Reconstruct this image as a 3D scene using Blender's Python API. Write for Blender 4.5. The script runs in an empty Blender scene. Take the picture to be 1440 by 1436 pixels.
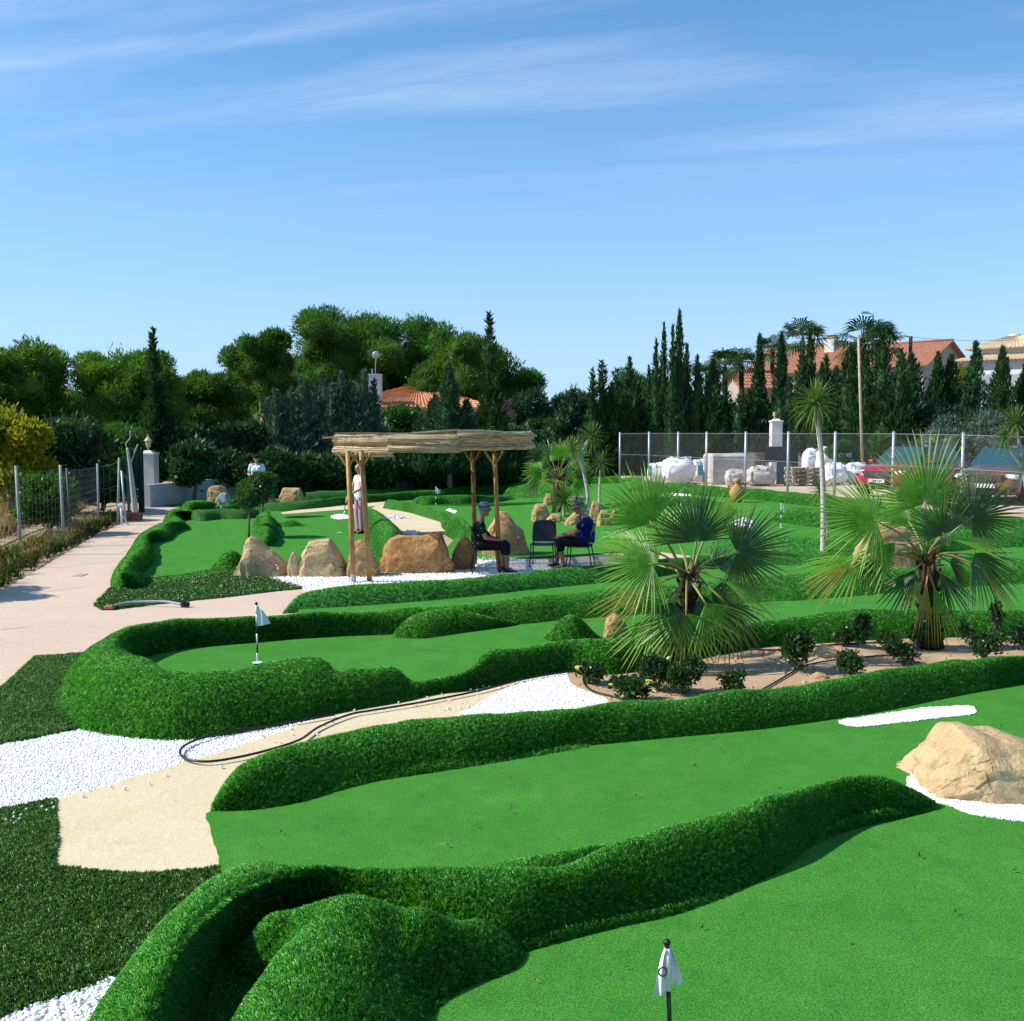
import bpy, bmesh, math, random
import numpy as np
from mathutils import Vector, Matrix, noise, geometry

R = math.radians
SC = bpy.context.scene
COL = SC.collection

# ------------------------------------------------------------------ camera, sky, sun, exposure
EYE = 2.5                      # metres above the paths
FPX = 1500.0                   # focal length for a frame 1440 wide
PITCH = R(4.19)
cam_d = bpy.data.cameras.new("camera"); cam = bpy.data.objects.new("camera", cam_d); COL.objects.link(cam)
cam_d.sensor_width = 36; cam_d.lens = 36 * FPX / 1440; cam_d.clip_start = 0.1; cam_d.clip_end = 6000
cam.location = (0, 0, EYE); cam.rotation_euler = (R(90) - PITCH, 0, 0); SC.camera = cam

SUN_EL, SUN_AZ = R(41), R(-93)     # azimuth from +y towards +x: the sun stands to the left
world = bpy.data.worlds.new("World"); SC.world = world; world.use_nodes = True
wn, wl = world.node_tree.nodes, world.node_tree.links
wn.clear()
w_out = wn.new("ShaderNodeOutputWorld"); w_bg = wn.new("ShaderNodeBackground"); w_bg.inputs[1].default_value = 0.070
w_sky = wn.new("ShaderNodeTexSky"); w_sky.sky_type = 'NISHITA'; w_sky.sun_disc = False
w_sky.sun_elevation = SUN_EL; w_sky.sun_rotation = SUN_AZ
w_sky.air_density = 1.0; w_sky.dust_density = 0.3; w_sky.ozone_density = 2.6; w_sky.altitude = 50
# thin streaky cirrus, mapped on a plane high above the place
w_tc = wn.new("ShaderNodeTexCoord"); w_sep = wn.new("ShaderNodeSeparateXYZ"); wl.new(w_tc.outputs["Generated"], w_sep.inputs[0])
def wmath(op, a, b=None, clamp=False):
    n = wn.new("ShaderNodeMath"); n.operation = op; n.use_clamp = clamp
    for i, s in enumerate((a, b)):
        if s is None: continue
        if isinstance(s, (int, float)): n.inputs[i].default_value = s
        else: wl.new(s, n.inputs[i])
    return n.outputs[0]
zc = wmath('MAXIMUM', w_sep.outputs[2], 0.03)
w_cmb = wn.new("ShaderNodeCombineXYZ")
wl.new(wmath('DIVIDE', w_sep.outputs[0], zc), w_cmb.inputs[0]); wl.new(wmath('DIVIDE', w_sep.outputs[1], zc), w_cmb.inputs[1])
def wnoise(scale, rot, scl, detail, rough=0.55, dist=0.0, loc=(0, 0, 0)):
    r_ = wn.new("ShaderNodeMapping"); r_.inputs["Rotation"].default_value = (0, 0, rot); wl.new(w_cmb.outputs[0], r_.inputs[0])
    m = wn.new("ShaderNodeMapping"); m.inputs["Scale"].default_value = scl; m.inputs["Location"].default_value = loc
    wl.new(r_.outputs[0], m.inputs[0])
    n = wn.new("ShaderNodeTexNoise"); n.inputs["Scale"].default_value = scale; n.inputs["Detail"].default_value = detail
    n.inputs["Roughness"].default_value = rough; n.inputs["Distortion"].default_value = dist
    wl.new(m.outputs[0], n.inputs[0]); return n.outputs[0]
n1 = wnoise(1.5, R(17), (0.22, 1.0, 1), 4, 0.5, 0.5, (0.35, 0.1, 0))
n2 = wnoise(3.2, R(24), (0.30, 1.0, 1), 8, 0.7, 0.8)
cov = wmath('MULTIPLY', wmath('SUBTRACT', n1, 0.45, True), 5.0, True)
n3 = wnoise(9.0, R(20), (0.25, 1.0, 1), 8, 0.7, 0.5)
cov = wmath('MULTIPLY', cov, wmath('MULTIPLY', wmath('SUBTRACT', wmath('ADD', n2, wmath('MULTIPLY', n3, 0.5)), 0.42, True), 2.1, True))
hfade = wmath('MULTIPLY', wmath('SUBTRACT', w_sep.outputs[2], 0.17, True), 6.5, True)
cov = wmath('MULTIPLY', wmath('MULTIPLY', cov, hfade), 0.66, True)
w_tint = wn.new("ShaderNodeMix"); w_tint.data_type = 'RGBA'; w_tint.blend_type = 'MULTIPLY'; w_tint.inputs[0].default_value = 1.0
w_tint.inputs[7].default_value = (0.80, 1.56, 1.95, 1)
wl.new(w_sky.outputs[0], w_tint.inputs[6])
w_hz = wn.new("ShaderNodeMix"); w_hz.data_type = 'RGBA'                       # pale summer air towards the horizon
hz = wmath('POWER', wmath('SUBTRACT', 1.0, wmath('MAXIMUM', w_sep.outputs[2], 0.0), True), 5.2)
wl.new(wmath('MULTIPLY', hz, 0.98), w_hz.inputs[0]); wl.new(w_tint.outputs[2], w_hz.inputs[6]); w_hz.inputs[7].default_value = (6.3, 8.1, 11.6, 1)
w_mix = wn.new("ShaderNodeMix"); w_mix.data_type = 'RGBA'
wl.new(cov, w_mix.inputs[0]); wl.new(w_hz.outputs[2], w_mix.inputs[6]); w_mix.inputs[7].default_value = (7.0, 8.6, 11.5, 1)
wl.new(w_mix.outputs[2], w_bg.inputs[0]); wl.new(w_bg.outputs[0], w_out.inputs[0])

sun_d = bpy.data.lights.new("sun", 'SUN'); sun_d.energy = 5.0; sun_d.angle = R(0.5); sun_d.color = (1.0, 0.95, 0.86)
sun = bpy.data.objects.new("sun", sun_d); COL.objects.link(sun)
sdir = Vector((math.sin(SUN_AZ) * math.cos(SUN_EL), math.cos(SUN_AZ) * math.cos(SUN_EL), math.sin(SUN_EL)))
sun.rotation_euler = sdir.to_track_quat('Z', 'Y').to_euler(); sun.location = (-20, 10, 30)
SC.view_settings.view_transform = 'Standard'; SC.view_settings.look = 'None'
SC.view_settings.exposure = 0.42; SC.view_settings.gamma = 1.0; SC.view_settings.use_curve_mapping = False
SC.render.engine = 'CYCLES'; SC.cycles.max_bounces = 6; SC.cycles.diffuse_bounces = 2; SC.cycles.glossy_bounces = 2
SC.cycles.transmission_bounces = 4; SC.cycles.transparent_max_bounces = 6; SC.cycles.use_denoising = True

# ------------------------------------------------------------------ survey: sight lines on to the real ground
def sm(t):
    t = min(1.0, max(0.0, t)); return t * t * (3 - 2 * t)
def g(x, y):                                     # terrain: level to the left, rising half a metre to the car park
    return 0.5 * sm((y - 17) / 14) * sm((x + 1) / 6.5)
CP, SP = math.cos(PITCH), math.sin(PITCH)
def ray(u, v):
    a, b = (u - 720) / FPX, -(v - 718) / FPX
    return Vector((a, CP + b * SP, -SP + b * CP))
def P(u, v, dz=0.0):                             # where the sight line meets the terrain raised by dz
    d = ray(u, v); h = 0.0
    for _ in range(12):
        z = h + dz
        t = (EYE - z) / max(1e-4, -d.z)
        t = min(t, 400)
        h2 = g(d.x * t, d.y * t)
        h = 0.5 * (h + h2)
    t = min((EYE - h - dz) / max(1e-4, -d.z), 400)
    return Vector((d.x * t, d.y * t, h + dz))
def PD(u, v, y):                                 # point on the sight line at distance y
    d = ray(u, v); t = y / d.y
    return Vector((d.x * t, y, EYE + d.z * t))
def onto(p, dz=0.0): return Vector((p[0], p[1], g(p[0], p[1]) + dz))

# ------------------------------------------------------------------ object helpers
def tag(o, label=None, cat=None, group=None, kind=None):
    if label: o['label'] = label
    if cat: o['category'] = cat
    if group: o['group'] = group
    if kind: o['kind'] = kind
    return o
def mesh_np(name, V, F, mats=None, smooth=False, midx=None):
    """V (n,3) floats, F list of tuples or an int array (m,k)"""
    me = bpy.data.meshes.new(name)
    V = np.asarray(V, dtype=np.float32)
    if isinstance(F, np.ndarray):
        m, k = F.shape
        me.vertices.add(len(V)); me.vertices.foreach_set('co', V.ravel())
        me.loops.add(m * k); me.loops.foreach_set('vertex_index', F.astype(np.int32).ravel())
        me.polygons.add(m); me.polygons.foreach_set('loop_start', np.arange(0, m * k, k, dtype=np.int32))
        me.polygons.foreach_set('loop_total', np.full(m, k, dtype=np.int32))
        me.update(calc_edges=True)
    else:
        me.from_pydata([tuple(map(float, v)) for v in V], [], [tuple(int(i) for i in f) for f in F]); me.update()
    for mt in (mats or []): me.materials.append(mt)
    if midx is not None: me.polygons.foreach_set('material_index', np.asarray(midx, dtype=np.int32))
    if smooth: me.polygons.foreach_set('use_smooth', np.ones(len(me.polygons), dtype=bool))
    me.validate()
    return me
def link(name, me, parent=None, loc=None, rz=0):
    o = bpy.data.objects.new(name, me); COL.objects.link(o)
    if parent: o.parent = parent
    if loc is not None: o.location = loc
    if rz: o.rotation_euler = (0, 0, rz)
    return o
def empty(name, loc, rz=0):
    o = bpy.data.objects.new(name, None); COL.objects.link(o); o.location = loc; o.rotation_euler = (0, 0, rz)
    o.empty_display_size = 0.1
    return o
def copy_tree(o, parent=None):
    c = o.copy(); COL.objects.link(c); c.parent = parent
    for ch in list(o.children): copy_tree(ch, c)
    return c

class MB:
    """collects shapes into one mesh"""
    def __init__(s): s.v = []; s.f = []; s.m = []
    def add(s, V, F, mi=0):
        b = len(s.v); s.v += [tuple(v) for v in V]; s.f += [tuple(i + b for i in f) for f in F]; s.m += [mi] * len(F); return s
    def box(s, c, size, rot=None, mi=0, taper=1.0, bev=0.0):
        hx, hy, hz = size[0] / 2, size[1] / 2, size[2] / 2
        if bev > 0:
            b = min(bev, hx * .9, hy * .9, hz * .9); pts = []
            for sx in (-1, 1):
                for sy in (-1, 1):
                    for sz in (-1, 1):
                        pts += [(sx * hx, sy * (hy - b), sz * (hz - b)), (sx * (hx - b), sy * hy, sz * (hz - b)), (sx * (hx - b), sy * (hy - b), sz * hz)]
            bm = bmesh.new()
            for p in pts: bm.verts.new(p)
            r = bmesh.ops.convex_hull(bm, input=bm.verts); bm.verts.index_update()
            V = [v.co.copy() for v in bm.verts]; F = [[v.index for v in f.verts] for f in bm.faces]; bm.free()
        else:
            V = [Vector((x * hx * (taper if z > 0 else 1), y * hy * (taper if z > 0 else 1), z * hz)) for x in (-1, 1) for y in (-1, 1) for z in (-1, 1)]
            F = [(0, 1, 3, 2), (4, 6, 7, 5), (0, 4, 5, 1), (2, 3, 7, 6), (0, 2, 6, 4), (1, 5, 7, 3)]
        M = rot.to_matrix() if isinstance(rot, __import__('mathutils').Euler) else rot
        if M is not None: V = [M @ v for v in V]
        c = Vector(c)
        return s.add([v + c for v in V], F, mi)
    def tube(s, pts, rad, n=8, mi=0, caps=True):
        pts = [Vector(p) for p in pts]; k = len(pts)
        rad = list(rad) if hasattr(rad, '__len__') else [rad] * k
        V = []; F = []; ref = None
        for i, p in enumerate(pts):
            t = (pts[min(i + 1, k - 1)] - pts[max(i - 1, 0)])
            t = t.normalized() if t.length > 1e-9 else Vector((0, 0, 1))
            if ref is None: ref = t.orthogonal().normalized()
            ref = (ref - t * ref.dot(t)); ref = ref.normalized() if ref.length > 1e-6 else t.orthogonal().normalized()
            b = t.cross(ref)
            for j in range(n):
                a = 2 * math.pi * j / n
                V.append(p + (ref * math.cos(a) + b * math.sin(a)) * rad[i])
        for i in range(k - 1):
            for j in range(n):
                F.append((i * n + j, i * n + (j + 1) % n, (i + 1) * n + (j + 1) % n, (i + 1) * n + j))
        if caps: F.append(tuple(range(n))[::-1]); F.append(tuple((k - 1) * n + j for j in range(n)))
        return s.add(V, F, mi)
    def ball(s, c, r, n=10, m=6, mi=0, rot=None):
        r = Vector(r) if hasattr(r, '__len__') else Vector((r, r, r)); c = Vector(c)
        V = [Vector((0, 0, r.z))]; F = []
        for i in range(1, m):
            ph = math.pi * i / m
            for j in range(n):
                a = 2 * math.pi * j / n
                V.append(Vector((r.x * math.sin(ph) * math.cos(a), r.y * math.sin(ph) * math.sin(a), r.z * math.cos(ph))))
        V.append(Vector((0, 0, -r.z)))
        for j in range(n): F.append((0, 1 + j, 1 + (j + 1) % n))
        for i in range(m - 2):
            for j in range(n):
                F.append((1 + i * n + j, 1 + (i + 1) * n + j, 1 + (i + 1) * n + (j + 1) % n, 1 + i * n + (j + 1) % n))
        e = len(V) - 1; b0 = 1 + (m - 2) * n
        for j in range(n): F.append((b0 + j, e, b0 + (j + 1) % n))
        if rot is not None: V = [rot @ v for v in V]
        return s.add([v + c for v in V], F, mi)
    def lathe(s, prof, n=16, c=(0, 0, 0), mi=0):
        c = Vector(c); V = []; F = []
        for (r, z) in prof:
            for j in range(n):
                a = 2 * math.pi * j / n; V.append(c + Vector((r * math.cos(a), r * math.sin(a), z)))
        for i in range(len(prof) - 1):
            for j in range(n): F.append((i * n + j, i * n + (j + 1) % n, (i + 1) * n + (j + 1) % n, (i + 1) * n + j))
        F.append(tuple(range(n))[::-1]); F.append(tuple((len(prof) - 1) * n + j for j in range(n)))
        return s.add(V, F, mi)
    def prism(s, poly, z0, z1, mi=0):
        n = len(poly)
        V = [Vector((x, y, z0)) for x, y in poly] + [Vector((x, y, z1)) for x, y in poly]
        F = [tuple(range(n))[::-1], tuple(range(n, 2 * n))] + [(i, (i + 1) % n, n + (i + 1) % n, n + i) for i in range(n)]
        return s.add(V, F, mi)
    def build(s, name, mats, parent=None, loc=None, rz=0, smooth=False, angle=None):
        if not isinstance(mats, (list, tuple)): mats = [mats]
        me = mesh_np(name, s.v, s.f, mats, smooth or angle is not None, s.m if len(mats) > 1 else None)
        if angle is not None:
            try: me.set_sharp_from_angle(angle=R(angle))
            except Exception: pass
        return link(name, me, parent, loc, rz)

# ------------------------------------------------------------------ materials
def mat(name): 
    m = bpy.data.materials.new(name); m.use_nodes = True; m.node_tree.nodes.clear(); return m
class NT:
    def __init__(s, m):
        s.t = m.node_tree; s.n = s.t.nodes; s.l = s.t.links
        s.out = s.n.new("ShaderNodeOutputMaterial"); s.tc = s.n.new("ShaderNodeTexCoord")
    def noise(s, scale, detail=4, rough=.6, coord="Object", dist=0.0, scl=None, dim='3D'):
        n = s.n.new("ShaderNodeTexNoise"); n.inputs["Scale"].default_value = scale; n.inputs["Detail"].default_value = detail
        n.inputs["Roughness"].default_value = rough; n.inputs["Distortion"].default_value = dist
        src = s.tc.outputs[coord] if isinstance(coord, str) else coord
        if scl:
            mp = s.n.new("ShaderNodeMapping"); mp.inputs["Scale"].default_value = scl; s.l.new(src, mp.inputs[0]); src = mp.outputs[0]
        s.l.new(src, n.inputs[0]); return n.outputs[0]
    def geo(s): 
        return s.n.new("ShaderNodeNewGeometry").outputs["Position"]
    def ramp(s, fac, stops):
        r = s.n.new("ShaderNodeValToRGB"); e = r.color_ramp.elements
        while len(e) < len(stops): e.new(0.5)
        for i, (p, c) in enumerate(stops):
            e[i].position = p; e[i].color = (*c, 1) if len(c) == 3 else c
        s.l.new(fac, r.inputs[0]); return r.outputs[0]
    def mix(s, fac, a, b, mode='MIX'):
        m = s.n.new("ShaderNodeMix"); m.data_type = 'RGBA'; m.blend_type = mode
        for i, x in ((0, fac), (6, a), (7, b)):
            if isinstance(x, (int, float)): m.inputs[i].default_value = x
            elif isinstance(x, tuple): m.inputs[i].default_value = (*x, 1)
            else: s.l.new(x, m.inputs[i])
        return m.outputs[2]
    def math(s, op, a, b=0.0, clamp=False):
        m = s.n.new("ShaderNodeMath"); m.operation = op; m.use_clamp = clamp
        for i, x in ((0, a), (1, b)):
            if isinstance(x, (int, float)): m.inputs[i].default_value = x
            else: s.l.new(x, m.inputs[i])
        return m.outputs[0]
    def bump(s, h, strength=.4, dist=.02, prev=None):
        b = s.n.new("ShaderNodeBump"); b.inputs["Strength"].default_value = strength; b.inputs["Distance"].default_value = dist
        s.l.new(h, b.inputs["Height"])
        if prev: s.l.new(prev, b.inputs["Normal"])
        return b.outputs[0]
    def bsdf(s, col, rough=.7, spec=.4, normal=None, metal=0, **kw):
        b = s.n.new("ShaderNodeBsdfPrincipled")
        if isinstance(col, tuple): b.inputs["Base Color"].default_value = (*col, 1)
        else: s.l.new(col, b.inputs["Base Color"])
        if isinstance(rough, (int, float)): b.inputs["Roughness"].default_value = rough
        else: s.l.new(rough, b.inputs["Roughness"])
        b.inputs["Specular IOR Level"].default_value = spec; b.inputs["Metallic"].default_value = metal
        for k, v in kw.items(): b.inputs[k.replace('_', ' ')].default_value = v
        if normal: s.l.new(normal, b.inputs["Normal"])
        return b.outputs[0]
    def done(s, sh): s.l.new(sh, s.out.inputs[0])

def simple(name, col, rough=.6, spec=.4, var=.15, scale=8, metal=0, bump=0.0, bscale=60, **kw):
    m = mat(name); t = NT(m)
    n = t.noise(scale, 4)
    lo = tuple(c * (1 - var) for c in col); hi = tuple(min(1, c * (1 + var)) for c in col)
    c = t.ramp(n, [(.3, lo), (.7, hi)])
    nb = t.bump(t.noise(bscale, 3), bump, .01) if bump else None
    t.done(t.bsdf(c, rough, spec, nb, metal, **kw)); return m
def leafmat(name, a, b, trans=.35, rough=.5, spec=.3, scale=1.2, c3=None, fine=25, tips=None, tr_col=None):
    """foliage: colour varies leaf by leaf and by clump; some light passes through"""
    m = mat(name); t = NT(m); pos = t.geo()
    n = t.noise(scale, 3, .6, pos); n2 = t.noise(fine, 1, .5, pos)
    f = t.math('ADD', t.math('MULTIPLY', n, .6), t.math('MULTIPLY', n2, .4))
    st = [(.38, a), (.6, b)] + ([(.72, c3)] if c3 else [])
    c = t.ramp(f, st)
    if tips:
        at = t.n.new("ShaderNodeAttribute"); at.attribute_name = "along"
        c = t.mix(t.math('MULTIPLY', t.math('SUBTRACT', at.outputs["Fac"], .35, True), 1.3, True), c, tips)
    p = t.bsdf(c, rough, spec)
    tr = t.n.new("ShaderNodeBsdfTranslucent")
    t.l.new(t.mix(1.0, c, tr_col or (1.5, 1.45, .7), 'MULTIPLY'), tr.inputs[0])
    mx = t.n.new("ShaderNodeMixShader"); mx.inputs[0].default_value = trans
    t.l.new(p, mx.inputs[1]); t.l.new(tr.outputs[0], mx.inputs[2]); t.done(mx.outputs[0]); return m

M = {}
def felt():
    m = mat("putting_felt"); t = NT(m); pos = t.geo()
    big = t.noise(.9, 4, .6, pos); mid = t.noise(9, 4, .65, pos); fine = t.noise(105, 4, .8, pos); str_ = t.noise(3.5, 3, .6, pos, 0, (1, .25, 1))
    f = t.math('ADD', t.math('MULTIPLY', big, .2), t.math('ADD', t.math('MULTIPLY', mid, .25), t.math('MULTIPLY', fine, .55)))
    c = t.ramp(f, [(.36, (.040, .175, .022)), (.5, (.058, .235, .030)), (.64, (.088, .30, .044))])
    c = t.mix(t.math('MULTIPLY', t.math('SUBTRACT', str_, .62, True), 1.6, True), c, (.12, .33, .07))
    sp = t.math('MULTIPLY', t.math('SUBTRACT', t.noise(70, 2, .5, pos), .68, True), 7, True)
    c = t.mix(t.math('MULTIPLY', sp, .35), c, (.22, .42, .12))
    wear = t.noise(5, 5, .7, pos, .5, (.35, 1, .5)); c = t.mix(t.math('MULTIPLY', t.math('SUBTRACT', wear, .66, True), 5, True), c, (.26, .44, .17))
    sc_ = t.noise(38, 2, .5, pos, 2.0, (.25, 1, 1)); c = t.mix(t.math('MULTIPLY', t.math('SUBTRACT', sc_, .70, True), 5, True), c, (.035, .15, .02))
    c = t.mix(.38, c, t.ramp(t.noise(2.2, 8, .75, pos, .6), [(.32, (.036, .165, .020)), (.5, (.060, .235, .030)), (.68, (.105, .32, .052))]))
    c = t.mix(1.0, c, (.80, .88, .84), 'MULTIPLY')
    c = t.mix(.7, c, t.mix(1.0, c, t.ramp(fine, [(.38, (.35, .42, .3)), (.62, (1.8, 1.6, 2.0))]), 'MULTIPLY'))
    nb = t.bump(fine, .6, .006, t.bump(big, .25, .08))
    t.done(t.bsdf(c, .95, .04, nb)); return m
def shag(name, a, b, c_):
    m = mat(name); t = NT(m); pos = t.geo()
    n = t.noise(2.2, 3, .6, pos); f = t.noise(90, 3, .7, pos); ff = t.noise(320, 2, .7, pos)
    c = t.ramp(t.math('ADD', t.math('MULTIPLY', n, .3), t.math('MULTIPLY', f, .7)), [(.35, a), (.52, b), (.68, c_)])
    t.done(t.bsdf(c, .6, .3, t.bump(ff, .8, .02, t.bump(f, .9, .03)))); return m
def blade(name, a, b, c_, trans=.22):
    m = mat(name); t = NT(m)
    oi = t.n.new("ShaderNodeObjectInfo"); at = t.n.new("ShaderNodeAttribute"); at.attribute_name = "along"
    c = t.ramp(oi.outputs["Random"], [(.0, a), (.5, b), (1.0, c_)])
    big = t.noise(1.7, 3, .6, t.geo())
    c = t.mix(1.0, c, t.ramp(big, [(.35, (.78, .84, .75)), (.65, (1.12, 1.08, 1.1))]), 'MULTIPLY')
    p = t.bsdf(c, .38, .45)
    tr = t.n.new("ShaderNodeBsdfTranslucent"); t.l.new(t.mix(1.0, c, (1.5, 1.3, .6), 'MULTIPLY'), tr.inputs[0])
    mx = t.n.new("ShaderNodeMixShader"); mx.inputs[0].default_value = trans
    t.l.new(p, mx.inputs[1]); t.l.new(tr.outputs[0], mx.inputs[2]); t.done(mx.outputs[0]); return m
def concrete(name, a, b, stain, joint=False, sc=1.0):
    m = mat(name); t = NT(m); pos = t.geo()
    n = t.noise(.8 * sc, 5, .6, pos, .4); n2 = t.noise(30, 4, .7, pos); n3 = t.noise(2.6 * sc, 6, .7, pos, 1.0)
    c = t.ramp(n, [(.35, a), (.65, b)])
    c = t.mix(t.math('MULTIPLY', t.math('SUBTRACT', n3, .52, True), 2.4, True), c, stain)
    c = t.mix(.30, c, t.ramp(n2, [(.3, tuple(x * .55 for x in a)), (.7, b)]))
    n4 = t.noise(1.4, 6, .75, pos, 2.0); c = t.mix(t.math('MULTIPLY', t.math('SUBTRACT', n4, .56, True), 2.2, True), c, tuple(x * .72 for x in stain))
    sp = t.noise(55, 2, .5, pos); c = t.mix(t.math('MULTIPLY', t.math('SUBTRACT', sp, .66, True), 6, True), c, tuple(x * .5 for x in stain))
    t.done(t.bsdf(c, .85, .2, t.bump(n2, .45, .012))); return m
def stone(name, a, b, dark, sc=1.0):
    m = mat(name); t = NT(m)
    n = t.noise(2.2 * sc, 5, .65, "Object", .5); n2 = t.noise(14 * sc, 6, .7); n3 = t.noise(5 * sc, 4, .6, "Object", 1.2)
    c = t.ramp(n, [(.3, a), (.55, b), (.75, tuple(min(1, x * 1.12) for x in b))])
    c = t.mix(t.math('MULTIPLY', t.math('SUBTRACT', n3, .53, True), 3.4, True), c, dark)
    c = t.mix(.3, c, t.ramp(n2, [(.35, tuple(x * .5 for x in a)), (.6, b)]))
    v = t.n.new("ShaderNodeTexVoronoi"); v.feature = 'DISTANCE_TO_EDGE'; v.inputs["Scale"].default_value = 3.2 * sc
    wp = t.n.new("ShaderNodeVectorMath"); wp.operation = 'MULTIPLY_ADD'; t.l.new(t.n.new("ShaderNodeCombineXYZ").outputs[0], wp.inputs[2])
    nn = t.n.new("ShaderNodeTexNoise"); nn.inputs["Scale"].default_value = 2.5; nn.inputs["Detail"].default_value = 5; t.l.new(t.tc.outputs["Object"], nn.inputs[0])
    ad = t.n.new("ShaderNodeVectorMath"); ad.operation = 'ADD'; t.l.new(t.tc.outputs["Object"], ad.inputs[0]); t.l.new(nn.outputs["Color"], ad.inputs[1]); t.l.new(ad.outputs[0], v.inputs[0])
    cr = t.math('MULTIPLY', t.math('SUBTRACT', 1.0, t.math('MULTIPLY', v.outputs["Distance"], 16.0, True)), t.math('MULTIPLY', t.math('SUBTRACT', t.noise(1.7, 2), .47, True), 9, True), True)
    c = t.mix(t.math('MULTIPLY', cr, .28), c, tuple(x * .55 for x in dark))
    pit = t.noise(30 * sc, 4, .75); c = t.mix(t.math('MULTIPLY', t.math('SUBTRACT', pit, .6, True), 3, True), c, dark)
    hgt = t.math('SUBTRACT', n2, t.math('MULTIPLY', cr, .3))
    t.done(t.bsdf(c, .92, .12, t.bump(hgt, 1.0, .05, t.bump(n, .6, .08)))); return m
def gravelm(name, base, gap):
    m = mat(name); t = NT(m); pos = t.geo()
    v = t.n.new("ShaderNodeTexVoronoi"); v.inputs["Scale"].default_value = 36; t.l.new(pos, v.inputs[0])
    c = t.ramp(v.outputs["Distance"], [(.0, base), (.5, tuple(x * .93 for x in base)), (.8, gap)])
    t.done(t.bsdf(c, .8, .2, t.bump(t.math('SUBTRACT', 1.0, v.outputs["Distance"]), .8, .015))); return m
def rooftile(name, a, b, c_):
    m = mat(name); t = NT(m); n = t.noise(3, 4); n2 = t.noise(9, 2)
    c = t.ramp(t.math('ADD', t.math('MULTIPLY', n, .5), t.math('MULTIPLY', n2, .5)), [(.35, a), (.5, b), (.65, c_)])
    t.done(t.bsdf(c, .85, .2, t.bump(n2, .3, .05))); return m

M['felt'] = felt()
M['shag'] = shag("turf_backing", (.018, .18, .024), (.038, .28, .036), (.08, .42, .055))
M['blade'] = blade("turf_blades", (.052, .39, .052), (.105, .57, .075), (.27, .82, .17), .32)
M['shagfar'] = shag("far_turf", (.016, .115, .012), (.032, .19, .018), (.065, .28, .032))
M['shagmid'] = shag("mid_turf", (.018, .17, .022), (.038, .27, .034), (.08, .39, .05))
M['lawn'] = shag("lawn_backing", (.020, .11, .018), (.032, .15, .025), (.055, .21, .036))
M['lawnblade'] = blade("lawn_blades", (.050, .20, .034), (.080, .28, .046), (.15, .38, .09), .25)
M['path'] = concrete("pinkish_concrete", (.58, .435, .325), (.64, .49, .375), (.50, .36, .25))
M['sandpath'] = concrete("cream_concrete", (.62, .50, .31), (.68, .57, .38), (.60, .41, .20), sc=1.3)
M['gravel'] = gravelm("white_gravel", (.82, .83, .84), (.42, .43, .44))
M['pebble'] = simple("white_pebbles", (.86, .84, .80), .6, .3, .08, 3)
M['soil'] = concrete("sandy_soil", (.40, .26, .15), (.52, .36, .22), (.24, .15, .09), sc=3)
M['earth'] = concrete("dry_earth", (.40, .29, .18), (.50, .38, .25), (.30, .21, .12), sc=.5)
M['lot'] = concrete("car_park_dust", (.56, .43, .31), (.63, .50, .37), (.48, .36, .25), sc=.4)
M['rock'] = stone("sandstone", (.44, .26, .115), (.58, .385, .19), (.30, .14, .05))
M['rockpale'] = stone("pale_limestone", (.50, .34, .17), (.62, .46, .26), (.38, .22, .09), .8)
M['rockor'] = stone("orange_sandstone", (.36, .17, .065), (.52, .29, .125), (.22, .085, .03), 1.0)
M['dusty'] = stone('dusty_sacking', (.46, .43, .39), (.62, .59, .54), (.36, .32, .27), .6)
M['rockgrey'] = stone("grey_stone", (.26, .25, .24), (.40, .38, .36), (.15, .14, .13))
M['whitestone'] = simple("white_stone", (.66, .62, .57), .8, .2, .18, 14, bump=.4)
M['black'] = simple("black_rubber", (.012, .012, .013), .45, .4)
M['blackpl'] = simple("black_plastic", (.010, .011, .016), .42, .45)
M['whitepl'] = simple("white_plastic", (.78, .79, .8), .35, .5, .04)
M['cloth_white'] = simple("white_cloth", (.74, .75, .78), .8, .1, .08)
M['galv'] = simple("galvanised_steel", (.36, .40, .43), .45, .5, .15, 20, metal=.3)
M['rust'] = simple("weathered_post", (.34, .33, .31), .7, .3, .25, 9)
M['darkpost'] = simple("dark_post", (.03, .03, .032), .6)
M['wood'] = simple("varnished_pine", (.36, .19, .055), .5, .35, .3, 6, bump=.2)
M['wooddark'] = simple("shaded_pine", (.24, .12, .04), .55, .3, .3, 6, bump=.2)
M['pallet'] = simple("pallet_wood", (.42, .33, .23), .85, .2, .25, 9)
M['bark'] = simple("grey_bark", (.20, .17, .13), .9, .1, .35, 14, bump=.6, bscale=25)
M['barkpale'] = simple("pale_bark", (.46, .43, .38), .9, .1, .25, 18, bump=.5, bscale=30)
M['palmtrunk'] = simple("palm_fibre", (.050, .032, .020), .9, .1, .5, 18, bump=.9, bscale=40)
M['boot'] = simple("leaf_base", (.22, .14, .07), .85, .1, .4, 15, bump=.5)
M['petiole'] = simple("petiole_green", (.20, .20, .055), .5, .35, .3, 8)
M['petiolebr'] = simple("petiole_tan", (.42, .24, .08), .55, .3, .3, 8)
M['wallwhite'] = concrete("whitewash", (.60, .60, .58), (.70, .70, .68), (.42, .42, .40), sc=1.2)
M['wallgrey'] = concrete('hedge_shaded_whitewash', (.30, .32, .34), (.40, .42, .44), (.20, .21, .22), sc=1.2)  # whitewash darkened to grey-blue: the hedge's shade is put into the colour
M['walltan'] = concrete("rendered_wall", (.32, .29, .23), (.42, .38, .31), (.24, .22, .18), sc=1.0)
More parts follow.
